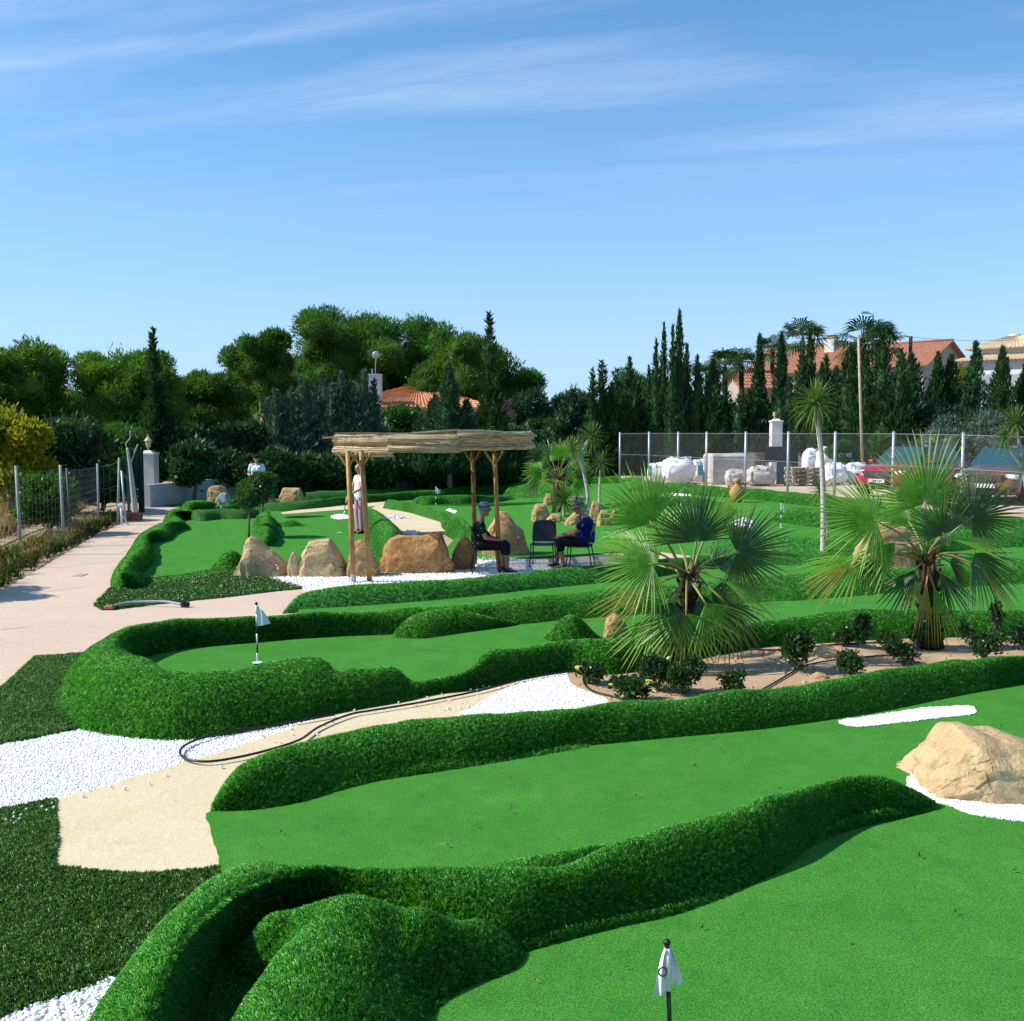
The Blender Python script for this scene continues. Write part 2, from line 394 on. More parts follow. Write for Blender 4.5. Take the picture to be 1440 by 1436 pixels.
M['tile'] = rooftile("terracotta_tiles", (.40, .15, .07), (.58, .24, .12), (.68, .34, .18))
M['tilepink'] = rooftile("red_tiles", (.30, .125, .08), (.37, .16, .10), (.44, .21, .14))
M['tileyel'] = rooftile("straw_tiles", (.46, .34, .19), (.58, .45, .28), (.66, .54, .38))
M['glassd'] = simple("dark_glass", (.02, .03, .035), .08, .6, .1)
M['amph'] = simple("terracotta_pot", (.42, .23, .10), .85, .15, .2, 9, bump=.3)
M['brick'] = simple("brick_red", (.38, .13, .08), .9, .1)
M['alu'] = simple("aluminium", (.55, .57, .60), .4, .5, .1, metal=.5)
M['orange'] = simple("orange_plastic", (.55, .14, .04), .4)

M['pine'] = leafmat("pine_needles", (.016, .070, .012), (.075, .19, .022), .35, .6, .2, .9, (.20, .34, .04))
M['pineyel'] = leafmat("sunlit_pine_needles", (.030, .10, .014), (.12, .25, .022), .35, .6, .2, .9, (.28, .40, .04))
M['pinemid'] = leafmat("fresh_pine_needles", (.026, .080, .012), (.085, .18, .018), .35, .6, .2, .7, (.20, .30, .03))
M['yellowbush'] = leafmat("yellow_leaves", (.09, .13, .012), (.32, .32, .022), .35, .6, .2, .8, (.55, .48, .04))
M['hedge'] = leafmat("hedge_leaves", (.014, .045, .016), (.038, .095, .028), .25, .55, .3, .8, (.08, .16, .045))
M['bushgreen'] = leafmat("bush_leaves", (.018, .070, .010), (.055, .16, .018), .35, .45, .35, .9, (.11, .24, .03))
M['silver'] = leafmat("silver_leaves", (.035, .075, .05), (.11, .17, .125), .2, .55, .3, .8, (.22, .29, .23))
M['cypress'] = leafmat("cypress_leaves", (.014, .046, .016), (.038, .10, .030), .25, .6, .2, .9, (.08, .165, .045))
M['conif'] = leafmat("conifer_leaves", (.016, .055, .026), (.045, .115, .050), .2, .6, .2, .9, (.07, .16, .07))
M['mist'] = leafmat("tamarisk_leaves", (.040, .10, .055), (.075, .155, .085), .3, .7, .1, .6, (.10, .19, .11))
M['palmfar'] = leafmat("far_palm_leaves", (.014, .045, .012), (.04, .095, .022), .25, .5, .3, .8)
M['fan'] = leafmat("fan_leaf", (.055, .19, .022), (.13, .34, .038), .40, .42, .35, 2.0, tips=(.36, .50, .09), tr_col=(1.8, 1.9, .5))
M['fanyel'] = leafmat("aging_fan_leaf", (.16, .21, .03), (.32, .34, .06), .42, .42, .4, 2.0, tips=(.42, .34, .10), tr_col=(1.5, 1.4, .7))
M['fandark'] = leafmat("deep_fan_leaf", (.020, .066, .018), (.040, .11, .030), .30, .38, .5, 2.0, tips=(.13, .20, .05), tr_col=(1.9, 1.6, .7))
M['yucca'] = leafmat("yucca_leaf", (.040, .105, .025), (.085, .18, .040), .3, .4, .45, 2.0, tips=(.15, .24, .05))
M['yuccadry'] = leafmat("old_yucca_leaf", (.20, .22, .05), (.30, .30, .08), .3, .5, .3, 2.0)
M['shrub'] = leafmat("shrub_leaves", (.010, .042, .010), (.028, .085, .016), .25, .35, .5, 3.0, (.06, .14, .03), fine=60)
M['lolly'] = leafmat("bay_leaves", (.018, .065, .012), (.05, .13, .020), .3, .3, .6, 2.0, (.13, .22, .05), fine=50)
M['drygrass'] = leafmat("dry_grass", (.24, .17, .08), (.40, .30, .16), .3, .8, .1, .5, (.50, .40, .24))
M['weeds'] = leafmat("weeds", (.04, .11, .02), (.09, .19, .03), .3, .6, .2, 1.0, (.22, .26, .08))
M['flower'] = simple("yellow_petals", (.75, .55, .06), .6, .2, .2)
# ------------------------------------------------------------------ terrain sheets
def structure(name, me, label, cat="ground", kind='structure'):
    return tag(link(name, me), label, cat, None, kind)
xs = [-2500, -800, -250, -120, -80] + list(np.arange(-60, 60.1, 1.5)) + [80, 120, 250, 800, 2500]
ys = [-300, -60, -20] + list(np.arange(-6, 70.1, 1.5)) + [90, 120, 180, 300, 800, 4000]
V = [(x, y, g(x, y) - 0.05) for y in ys for x in xs]; nx = len(xs)
F = np.array([(j * nx + i, j * nx + i + 1, (j + 1) * nx + i + 1, (j + 1) * nx + i) for j in range(len(ys) - 1) for i in range(nx - 1)])
structure("ground", mesh_np("ground", V, F, [M['earth']], True), "dry sandy earth reaching to the trees and beyond")

def smooth_poly(pts, closed=True, sub=4):
    n = len(pts); out = []
    for i in range(n if closed else n - 1):
        p0, p1, p2, p3 = (pts[(i - 1) % n], pts[i], pts[(i + 1) % n], pts[(i + 2) % n]) if closed else \
            (pts[max(i - 1, 0)], pts[i], pts[i + 1], pts[min(i + 2, n - 1)])
        for k in range(sub):
            t = k / sub
            out.append(p1 + 0.5 * t * ((p2 - p0) + t * ((2 * p0 - 5 * p1 + 4 * p2 - p3) + t * (3 * p1 - p0 - 3 * p2 + p3))))
    if not closed: out.append(pts[-1])
    return out
def patch(name, px, dz, m, label, z=0.0, smooth=0, cat="ground", sp=0.6, world_pts=None, rag=.022):
    """a sheet whose outline is given by sight lines on to the terrain; dz is its height above the terrain"""
    pts = world_pts or [P(u, v, z) for u, v in px]
    pts = [Vector((p[0], p[1], 0)) for p in pts]
    if smooth: pts = smooth_poly(pts, True, smooth)
    q = []                                                # hand-cut edge: never quite straight
    for i, a in enumerate(pts):
        b = pts[(i + 1) % len(pts)]; L_ = (b - a).length; k = int(min(60, max(1, L_ / .07))) if (a.y < 22 and b.y < 22 and abs(a.x) < 12) else 1
        for j in range(k):
            p = a.lerp(b, j / k)
            if k > 1: p = p + Vector((noise.noise(p * 3.1), noise.noise(p * 3.1 + Vector((5, 5, 5))), 0)) * rag + Vector((noise.noise(p * 13), noise.noise(p * 13 + Vector((5, 5, 5))), 0)) * rag * .5
            q.append(p)
    pts = q
    c = [(p.x, p.y) for p in pts]
    x0, x1 = min(p[0] for p in c), max(p[0] for p in c); y0, y1 = min(p[1] for p in c), max(p[1] for p in c)
    sp = max(sp, (x1 - x0) / 90, (y1 - y0) / 90)
    inner = []
    def inside(x, y):
        r = False; j = len(c) - 1
        for i in range(len(c)):
            if (c[i][1] > y) != (c[j][1] > y) and x < (c[j][0] - c[i][0]) * (y - c[i][1]) / (c[j][1] - c[i][1]) + c[i][0]: r = not r
            j = i
        return r
    y = y0 + sp / 2
    while y < y1:
        x = x0 + sp / 2
        while x < x1:
            if inside(x, y): inner.append((x, y))
            x += sp
        y += sp
    vs = [Vector(p) for p in c] + [Vector(p) for p in inner]
    r = geometry.delaunay_2d_cdt(vs, [], [list(range(len(c)))], 1, 1e-5)
    VV = [(p.x, p.y, g(p.x, p.y) + dz + z) for p in r[0]]; n0 = len(VV)
    FF = [tuple(f) for f in r[2]]
    FF = [f if geometry.area_tri(*[Vector((*VV[i][:2], 0)) for i in f[:3]]) >= 0 else f for f in FF]
    me = mesh_np(name, VV, FF, [m]); 
    bm = bmesh.new(); bm.from_mesh(me)
    for f in bm.faces:
        if f.normal.z < 0: f.normal_flip()
    ed = [e for e in bm.edges if e.is_boundary]                       # the sheet's cut edge
    ex = bmesh.ops.extrude_edge_only(bm, edges=ed)
    for v in ex['geom']:
        if isinstance(v, bmesh.types.BMVert): v.co.z -= (dz + .04)
    bm.to_mesh(me); bm.free()
    return structure(name, me, label, cat)

# ---- scatter of real blades or pebbles with geometry nodes
def source(name, me): return bpy.data.objects.new(name, me)          # instanced only
def tuft_mesh(n, h, w, spread, mt, seed=1, lean=.5):
    rng = random.Random(seed); V = []; F = []
    for i in range(n):
        a = rng.uniform(0, 6.28); d = rng.uniform(0, spread); x, y = d * math.cos(a), d * math.sin(a)
        b = rng.uniform(0, 6.28); L = h * rng.uniform(.7, 1.15); le = lean * rng.uniform(.2, 1.0)
        dx, dy = math.cos(b) * le * L, math.sin(b) * le * L; sx, sy = -math.sin(b + .6) * w / 2, math.cos(b + .6) * w / 2
        k = len(V)
        V += [(x - sx, y - sy, 0), (x + sx, y + sy, 0), (x + dx * .4 - sx * .8, y + dy * .4 - sy * .8, L * .6), (x + dx * .4 + sx * .8, y + dy * .4 + sy * .8, L * .6), (x + dx, y + dy, L * (.97 - le * .2))]
        F += [(k, k + 1, k + 3, k + 2), (k + 2, k + 3, k + 4)]
    me = mesh_np("tuft", V, F, [mt], True)                       # rounded normals, so a slope of tufts shades like the slope it stands on
    me.normals_split_custom_set_from_vertices([Vector((v[0] * 6 / max(h, .01) * .05, v[1] * 6 / max(h, .01) * .05, 1)).normalized() for v in V])
    return me
def scatter(o, src, density, smin=.7, smax=1.2, tilt=.35, seed=0, align=True, keep=True):
    ng = bpy.data.node_groups.new("scatter", 'GeometryNodeTree')
    ng.interface.new_socket("Geometry", in_out='INPUT', socket_type='NodeSocketGeometry')
    ng.interface.new_socket("Geometry", in_out='OUTPUT', socket_type='NodeSocketGeometry')
    N, L = ng.nodes, ng.links
    gi = N.new('NodeGroupInput'); go = N.new('NodeGroupOutput')
    di = N.new('GeometryNodeDistributePointsOnFaces'); di.inputs['Density'].default_value = density; di.inputs['Seed'].default_value = seed
    io = N.new('GeometryNodeInstanceOnPoints'); ob = N.new('GeometryNodeObjectInfo'); ob.inputs[0].default_value = src
    ob.inputs['As Instance'].default_value = True
    rv = N.new('FunctionNodeRandomValue'); rv.data_type = 'FLOAT_VECTOR'
    rv.inputs[0].default_value = (-tilt, -tilt, 0); rv.inputs[1].default_value = (tilt, tilt, 6.283)
    e2 = N.new('FunctionNodeEulerToRotation'); L.new(rv.outputs[0], e2.inputs[0])
    rs = N.new('FunctionNodeRandomValue'); rs.data_type = 'FLOAT'; rs.inputs[2].default_value = smin; rs.inputs[3].default_value = smax
    rs.inputs['Seed'].default_value = 7
    L.new(gi.outputs[0], di.inputs[0]); L.new(di.outputs['Points'], io.inputs['Points']); L.new(ob.outputs['Geometry'], io.inputs['Instance'])
    if align:
        rr = N.new('FunctionNodeRotateRotation'); rr.rotation_space = 'LOCAL'
        L.new(di.outputs['Rotation'], rr.inputs[0]); L.new(e2.outputs[0], rr.inputs[1]); L.new(rr.outputs[0], io.inputs['Rotation'])
    else: L.new(e2.outputs[0], io.inputs['Rotation'])
    L.new(rs.outputs[1], io.inputs['Scale'])
    if keep:
        jo = N.new('GeometryNodeJoinGeometry'); L.new(gi.outputs[0], jo.inputs[0]); L.new(io.outputs[0], jo.inputs[0]); L.new(jo.outputs[0], go.inputs[0])
    else: L.new(io.outputs[0], go.inputs[0])
    md = o.modifiers.new("scatter", 'NODES'); md.node_group = ng
    return md

T_near = source("near_tuft", tuft_mesh(11, .023, .0034, .013, M['blade'], 1, .6))
T_mid = source("mid_tuft", tuft_mesh(12, .017, .0040, .018, M['blade'], 2, .6))
T_far = source("far_tuft", tuft_mesh(12, .019, .0070, .03, M['blade'], 3, .6))
T_lawn = source("lawn_tuft", tuft_mesh(11, .019, .0034, .014, M['lawnblade'], 4, .5))
T_lawnfar = source("lawn_far_tuft", tuft_mesh(10, .02, .010, .04, M['lawnblade'], 5, .5))
def pebble_mesh():
    bm = bmesh.new(); bmesh.ops.create_icosphere(bm, subdivisions=1, radius=.0105)
    for v in bm.verts: v.co = Vector((v.co.x * 1.3, v.co.y, v.co.z * .7)) + noise.noise_vector(v.co * 110) * .003
    me = bpy.data.meshes.new("pebble"); bm.to_mesh(me); bm.free(); me.materials.append(M['pebble'])
    me.polygons.foreach_set('use_smooth', np.ones(len(me.polygons), dtype=bool)); return me
T_peb = source("pebble_source", pebble_mesh())
T_pebbig = source("pebble_far_source", pebble_mesh()); T_pebbig.data.transform(Matrix.Scale(1.7, 4))

# ------------------------------------------------------------------ paths, gravel, lawns, greens
patch("plaza_path", [(-700, 1080), (-250, 1010), (0, 975), (52, 925), (122, 921), (180, 905), (260, 885), (400, 876), (455, 850), (430, 829), (387, 833), (331, 840), (264, 847), (209, 853),
    (145, 860), (150, 830), (175, 815), (200, 790), (240, 745), (262, 722), (285, 705), (262, 703), (205, 712), (196, 722), (168, 738), (120, 762), (62, 797), (20, 822), (0, 832), (-250, 925), (-700, 1060)],
    .012, M['path'], "wide pinkish concrete path along the fence into the course", cat="path")
patch("cream_path", [(78, 1126), (230, 1083), (300, 1063), (380, 1036), (460, 1006), (560, 985), (660, 965), (745, 945), (790, 950), (700, 1000), (640, 1040), (450, 1065), (340, 1100), (296, 1150), (320, 1262), (200, 1236), (80, 1226)],
    .016, M['sandpath'], "cream concrete footpath curving between two turf banks", cat="path")
wg = patch("white_gravel", [(-420, 1190), (-200, 1090), (0, 1040), (100, 1010), (200, 1000), (460, 975), (600, 955), (600, 976), (470, 1006), (380, 1038), (300, 1065), (230, 1085), (78, 1130), (0, 1145), (-220, 1210)],
    .010, M['gravel'], "broad patch of white gravel left of the cream path", cat="gravel")
scatter(wg, T_peb, 5200, .55, 1.1, 3.1, 1)
wg2 = patch("white_gravel", [(738, 957), (755, 940), (830, 925), (905, 960), (960, 1000), (800, 1030), (600, 1040), (640, 1011)], .019, M['gravel'], "white gravel wedge at the tip of the palm bed", cat="gravel")
scatter(wg2, T_peb, 5200, .55, 1.1, 3.1, 2)
wg3 = patch("white_gravel", [(-320, 1520), (-60, 1450), (0, 1433), (80, 1404), (172, 1368), (235, 1340), (220, 1480), (100, 1700), (-400, 1900)], .010, M['gravel'], "white gravel in the bottom left corner below the dark lawn", cat="gravel")
scatter(wg3, T_peb, 3600, .8, 1.7, 3.1, 3)
wg4 = patch("white_gravel", [(335, 806), (378, 815), (432, 832), (480, 840), (560, 835), (750, 815), (800, 806), (770, 790), (700, 786), (620, 786), (500, 800)], .022, M['gravel'], "white gravel under the reed pergola", cat="gravel", sp=.8)
scatter(wg4, T_pebbig, 700, .6, 1.2, 3.1, 4)
patch("bench_path", [(720, 818), (860, 812), (1012, 792), (1016, 770), (900, 777), (800, 786), (720, 790)], .026, M['path'], "concrete strip behind the seated players", cat="path")
l1 = patch("dark_lawn", [(-400, 1260), (-200, 1195), (0, 1143), (78, 1127), (80, 1224), (140, 1231), (200, 1233), (260, 1230), (306, 1224), (330, 1275), (260, 1345), (175, 1372), (80, 1406), (0, 1436), (-320, 1530)], .022, M['lawn'], "dark artificial lawn in the lower left corner", cat="lawn")
scatter(l1, T_lawn, 7500, .7, 1.2, .35, 5)
l2 = patch("dark_lawn", [(-300, 1075), (-160, 1010), (0, 972), (50, 926), (122, 921), (200, 930), (160, 1000), (110, 1028), (50, 1040), (0, 1048), (-200, 1100)], .022, M['lawn'], "dark lawn wedge between concrete path and white gravel", cat="lawn")
scatter(l2, T_lawn, 5000, .9, 1.4, .35, 6)
l3 = patch("dark_lawn", [(133, 853), (142, 842), (156, 828), (204, 815), (253, 811), (298, 803), (333, 794), (353, 808), (387, 816), (429, 829), (387, 833), (331, 840), (264, 847), (209, 853), (170, 858), (142, 859)], .026, M['lawn'], "dark lawn strip with the grey pipe lying on it", cat="lawn")
scatter(l3, T_lawnfar, 900, .7, 1.2, .35, 7)

def green(px, label, dz=.03, z=0.0, **k): return patch("putting_green", px, dz, M['felt'], label, z, cat="putting green", **k)
green([(480, 1900), (560, 1560), (560, 1430), (650, 1340), (780, 1290), (900, 1262), (1050, 1215), (1120, 1160), (1200, 1125), (1290, 1118), (1400, 1120), (1560, 1120), (1900, 1300), (1900, 1900)], "nearest bright putting green with the flag in front")
green([(289, 1150), (300, 1185), (316, 1252), (360, 1275), (430, 1275), (560, 1285), (700, 1285), (800, 1265), (900, 1230), (1050, 1180), (1150, 1150), (1290, 1135), (1480, 1120), (1900, 1090), (1900, 880), (1560, 918), (1340, 950), (1100, 1000), (800, 1030), (560, 1065), (420, 1095), (330, 1125)], "long putting green behind the nearest turf bank", .028)
green([(165, 935), (200, 908), (270, 898), (420, 885), (560, 878), (720, 864), (860, 857), (1050, 836), (1200, 826), (1440, 806), (1900, 770), (1900, 850), (1560, 875), (1440, 880), (1270, 880), (1080, 892), (930, 912), (800, 930), (700, 945), (640, 960), (570, 966), (440, 970), (300, 975), (220, 968), (180, 955)], "raised putting green inside the oval turf bank", .015, .09)
green([(420, 862), (560, 842), (700, 828), (860, 815), (1000, 796), (1130, 790), (1200, 788), (1330, 783), (1440, 763), (1900, 735), (1900, 780), (1440, 805), (1330, 812), (1200, 820), (1050, 830), (860, 845), (700, 855), (560, 868), (430, 876)], "narrow putting strip below the pergola bank", .05)
green([(204, 823), (253, 819), (298, 811), (335, 800), (400, 800), (372, 760), (362, 735), (372, 722), (360, 712), (300, 716), (262, 722), (250, 744), (230, 757), (205, 765), (200, 790), (190, 822)], "putting green along the concrete path beyond the lawn", .034)
green([(380, 720), (440, 718), (520, 714), (545, 735), (560, 810), (380, 812), (378, 770)], "putting green where the woman is putting", .036)
green([(540, 722), (590, 708), (700, 698), (800, 700), (900, 690), (1000, 700), (1150, 705), (1300, 722), (1440, 738), (1900, 760), (1900, 800), (1440, 790), (1300, 790), (1180, 795), (1016, 790), (900, 775), (800, 783), (680, 790), (620, 780), (652, 747), (600, 742)], "far putting greens around the rock island", .036, sp=1.0)
green([(230, 712), (300, 703), (420, 697), (560, 690), (700, 682), (850, 676), (905, 670), (905, 700), (800, 706), (560, 712), (440, 716), (300, 722)], "strip of turf at the back of the course", .030, sp=1.2)
patch("sand_path", [(519, 718), (540, 707), (580, 720), (622, 737), (655, 748), (560, 752), (535, 740)], .042, M['sandpath'], "short cream path beside the pebble strip", cat="path")
patch("back_path", [(395, 723), (440, 716), (500, 710), (541, 706), (536, 712), (480, 719), (400, 725)], .046, M['sandpath'], "narrow cream path in front of the back bank", cat="path")
patch("sand_bed", [(1180, 1019), (1230, 1012), (1300, 1001), (1360, 998), (1372, 1004), (1365, 1010), (1300, 1017), (1210, 1027)], .036, M['pebble'], "white marble chip bed along the second bank", cat="gravel", smooth=3)
scatter(bpy.context.scene.objects["sand_bed"], T_peb, 4500, .4, .9, 3.1, 9)
patch("rock_bed", [(1278, 1120), (1300, 1131), (1335, 1139), (1360, 1150), (1400, 1157), (1440, 1162), (1560, 1170), (1640, 1100), (1500, 1060), (1300, 1090)], .038, M['pebble'], "white marble chip bed under the big boulder", cat="gravel", smooth=3)
scatter(bpy.context.scene.objects["rock_bed"], T_peb, 4500, .4, .9, 3.1, 8)
patch("marker_mat", [(937, 694), (950, 692), (968, 696), (972, 699), (950, 699)], .05, M['pebble'], "white patch on the far green", cat="mat")
patch("hole_mat", [(465, 729), (471, 726), (480, 725), (489, 727), (492, 730), (486, 732), (474, 732)], .05, M['pebble'], "round white patch on the green before the woman", cat="mat", smooth=3)
patch("marker_mat", [(627, 719), (632, 717), (643, 721), (640, 724)], .05, M['pebble'], "small white rectangle on the green behind the pergola", cat="mat")
patch("soil_bed", [(795, 952), (830, 935), (870, 930), (930, 920), (1000, 905), (1080, 893), (1276, 885), (1440, 880), (1900, 870), (1900, 900), (1560, 925), (1440, 950), (1340, 965), (1150, 990), (950, 1015), (880, 1010), (850, 985), (810, 970)], .03, M['soil'], "sandy planting bed under the two big fan palms", cat="soil")
patch("car_park", [], .0, M['lot'], "pale dusty car park behind the wire fence", cat="car park", sp=1.5,
      world_pts=[Vector(p) for p in [(3.2, 51, 0), (7.2, 41.5, 0), (10.4, 34, 0), (12.1, 30, 0), (14.5, 26, 0), (20, 20, 0), (60, 20, 0), (60, 60, 0), (3, 60, 0)]])
patch("dry_field", [], -.02, M['earth'], "dry grass field left of the path", cat="field", sp=2.0,
      world_pts=[Vector(p) for p in [(-9.0, 14.5, 0), (-10.5, 20, 0), (-12.2, 27, 0), (-13.8, 36, 0), (-14, 60, 0), (-60, 60, 0), (-60, 5, 0), (-12, 5, 0)]])

fl = patch("turf_floor", [(100, 1900), (160, 1500), (190, 1400), (250, 1320), (340, 1262), (450, 1262), (600, 1280), (720, 1300), (720, 1345), (640, 1400), (600, 1470), (520, 1900)], .012, M['shag'], "turf in the narrow trough between bank and hump", cat="turf")
scatter(fl, T_near, 5000, .7, 1.1, .4, 77)
# ------------------------------------------------------------------ turf banks
def wob(p, s=1.0, a=.02): return noise.noise(p * s) * a
def bank(label, rows, tuft=None, dens=0, h=.25, w=.28, zf=.02, cf=None, step=.08, seed=0, power=2.2, kind="turf_bank"):
    """rows: (A foot, C crest[, B foot]); A/B = (u,v[,z]) or None; C = (u,v[,h])"""
    W = []
    for r in rows:
        A = r[0]; C = r[1]; B = r[2] if len(r) > 2 else None
        if cf:
            A = (*cf(*A[:2]), *A[2:]) if isinstance(A, tuple) else A
            C = (*cf(*C[:2]), *C[2:]); B = (*cf(*B[:2]), *B[2:]) if isinstance(B, tuple) else B
        hc = C[2] if len(C) > 2 else h
        c = P(C[0], C[1], hc)
        a = P(A[0], A[1], A[2] if len(A) > 2 else zf) if isinstance(A, tuple) else None
        b = P(B[0], B[1], B[2] if len(B) > 2 else zf) if isinstance(B, tuple) else None
        if a is None or b is None:
            k = b if a is None else a
            d = Vector((c.x - k.x, c.y - k.y, 0)); d = d.normalized() if d.length > 1e-3 else Vector((0, 1, 0))
            ww = (A if a is None else B); ww = ww if isinstance(ww, (int, float)) else min(w, hc * 1.15 + .02)
            q = c + d * ww; q.z = g(q.x, q.y) - .02
            if a is None: a = q
            else: b = q
        a = a.copy(); b = b.copy(); a.z -= .03; b.z -= .03
        W.append((a, c, b))
    Aa = smooth_poly([x[0] for x in W], False, 8); Cc = smooth_poly([x[1] for x in W], False, 8); Bb = smooth_poly([x[2] for x in W], False, 8)
    # resample by crest+foot length
    L = [0]
    for i in range(1, len(Cc)): L.append(L[-1] + max((Cc[i] - Cc[i - 1]).length, (Aa[i] - Aa[i - 1]).length, (Bb[i] - Bb[i - 1]).length))
    n = max(8, int(L[-1] / step)); 
    def samp(S, d):
        j = 0
        while j < len(L) - 2 and L[j + 1] < d: j += 1
        t = (d - L[j]) / max(1e-9, L[j + 1] - L[j]); return S[j].lerp(S[j + 1], min(1, max(0, t)))
    K = 9; V = []; F = []
    js = 0
    for i in range(n + 1):
        d = L[-1] * i / n
        a, c, b = samp(Aa, d), samp(Cc, d), samp(Bb, d)
        for side, (p, q) in enumerate(((a, c), (b, c))):
            rng_ = range(K) if side == 0 else range(K - 2, -1, -1)
            for k in rng_:
                t = k / (K - 1); f = 1 - (1 - t) ** power
                e = t * .96 if k < K - 1 else 1
                v = Vector((p.x + (q.x - p.x) * t, p.y + (q.y - p.y) * t, p.z + (q.z - p.z) * f))
                amp = min(1, (v.z - g(v.x, v.y)) / .12) if v.z > g(v.x, v.y) else 0
                v.z += amp * (wob(v + Vector((seed * 7, 0, 0)), 1.6, .035) + wob(v, 5.5, .012))
                s_ = amp * .5; v.x += s_ * wob(v + Vector((9, 3, 1)), 2.3, .035); v.y += s_ * wob(v + Vector((3, 8, 5)), 2.3, .035)
                V.append(v)
    m_ = 2 * K - 1
    for i in range(n):
        for k in range(m_ - 1):
            F.append((i * m_ + k, (i + 1) * m_ + k, (i + 1) * m_ + k + 1, i * m_ + k + 1))
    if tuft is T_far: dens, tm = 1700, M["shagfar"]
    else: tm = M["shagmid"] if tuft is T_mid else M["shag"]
    me = mesh_np(kind, V, F, [tm], True)
    bm = bmesh.new(); bm.from_mesh(me); bmesh.ops.remove_doubles(bm, verts=bm.verts, dist=.0005)
    up = sum(f.normal.z * f.calc_area() for f in bm.faces)
    if up < 0: bmesh.ops.reverse_faces(bm, faces=bm.faces)
    bm.to_mesh(me); bm.free()
    o = structure(kind, me, label, "turf bank")
    if tuft: scatter(o, tuft, dens, .75, 1.2, .4, seed)
    return o
def mound(label, u, v, rx, ry, h, tuft=T_far, dens=600, rot=0, seed=0, z0=0.0):
    c = P(u, v, z0); V = []; F = []; n, m = 28, 8
    for i in range(m + 1):
        r = i / m
        for j in range(n):
            a = 2 * math.pi * j / n; x = rx * r * math.cos(a); y = ry * r * math.sin(a)
            k = 1 + .12 * noise.noise(Vector((math.cos(a) * 1.2 + seed, math.sin(a) * 1.2, seed)))
            X = (x * math.cos(rot) - y * math.sin(rot)) * k; Y = (x * math.sin(rot) + y * math.cos(rot)) * k
            zz = h * (math.cos(r * math.pi) * .5 + .5) ** .8 if r < 1 else 0
            q = Vector((c.x + X, c.y + Y, 0)); q.z = g(q.x, q.y) + z0 + zz - .02 * (i == m) + (wob(q * 2 + Vector((seed, 0, 0)), 1.5, .03) if 0 < i < m else 0)
            V.append(q)
    for i in range(m):
        for j in range(n): F.append((i * n + j, (i + 1) * n + j, (i + 1) * n + (j + 1) % n, i * n + (j + 1) % n))
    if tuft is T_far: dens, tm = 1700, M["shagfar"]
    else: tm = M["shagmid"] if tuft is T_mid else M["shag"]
    me = mesh_np("turf_mound", V, F, [tm], True)
    bm = bmesh.new(); bm.from_mesh(me); bmesh.ops.remove_doubles(bm, verts=bm.verts, dist=.0005); bmesh.ops.recalc_face_normals(bm, faces=bm.faces)
    if sum(f.normal.z for f in bm.faces) < 0: bmesh.ops.reverse_faces(bm, faces=bm.faces)
    bm.to_mesh(me); bm.free()
    o = structure("turf_mound", me, label, "turf mound")
    if tuft: scatter(o, tuft, dens, .75, 1.2, .4, seed)
    return o

DN, DM, DF = 8500, 6000, 900
bank("nearest turf bank sweeping from the bottom left corner to the big boulder", [
    ((250, 1560), (150, 1560, .28), (70, 1560)), ((268, 1440), (200, 1440, .31), (128, 1440)), ((292, 1380), (232, 1372, .32), (178, 1372)),
    ((322, 1335), (268, 1318, .32), (225, 1318)), ((365, 1303), (325, 1264, .30), (283, 1266)), ((430, 1290), (385, 1236, .30), (350, 1240)),
    ((490, 1300), (450, 1219, .31)), ((560, 1320), (520, 1230, .27)), ((630, 1345), (600, 1233, .25)), ((700, 1352), (680, 1232, .25)),
    ((785, 1325), (750, 1228, .26)), ((870, 1304), (810, 1217, .27)), ((950, 1285), (880, 1190, .29)), ((1040, 1255), (970, 1161, .30)),
    ((1100, 1225), (1070, 1135, .30)), ((1140, 1190), (1150, 1107, .29)), ((1175, 1172), (1215, 1092, .27)), ((1250, 1154), (1265, 1104, .20)),
    ((1325, 1140), (1312, 1128, .05), .05)], T_near, DN, step=.045, seed=1)
bank("bright lip of turf along the foot of the nearest bank", [
    ((596, 1450), (592, 1440, .02)), ((640, 1400), (632, 1388, .05)), ((705, 1354), (695, 1338, .06)), ((790, 1328), (780, 1312, .06)), ((872, 1307), (864, 1294, .05)), ((952, 1288), (946, 1277, .05)), ((1042, 1257), (1036, 1250, .03)), ((1090, 1236), (1086, 1232, .01))], T_near, DN, step=.05, seed=41, w=.12)
bank("lighter lip of turf below the right end of the nearest bank", [
    ((1128, 1206), (1126, 1198, .02)), ((1150, 1186), (1156, 1170, .07)), ((1180, 1174), (1190, 1154, .09)), ((1240, 1158), (1245, 1140, .09)), ((1290, 1148), (1290, 1134, .06)), ((1335, 1140), (1325, 1134, .02))], T_near, DN, step=.05, seed=42, w=.15)
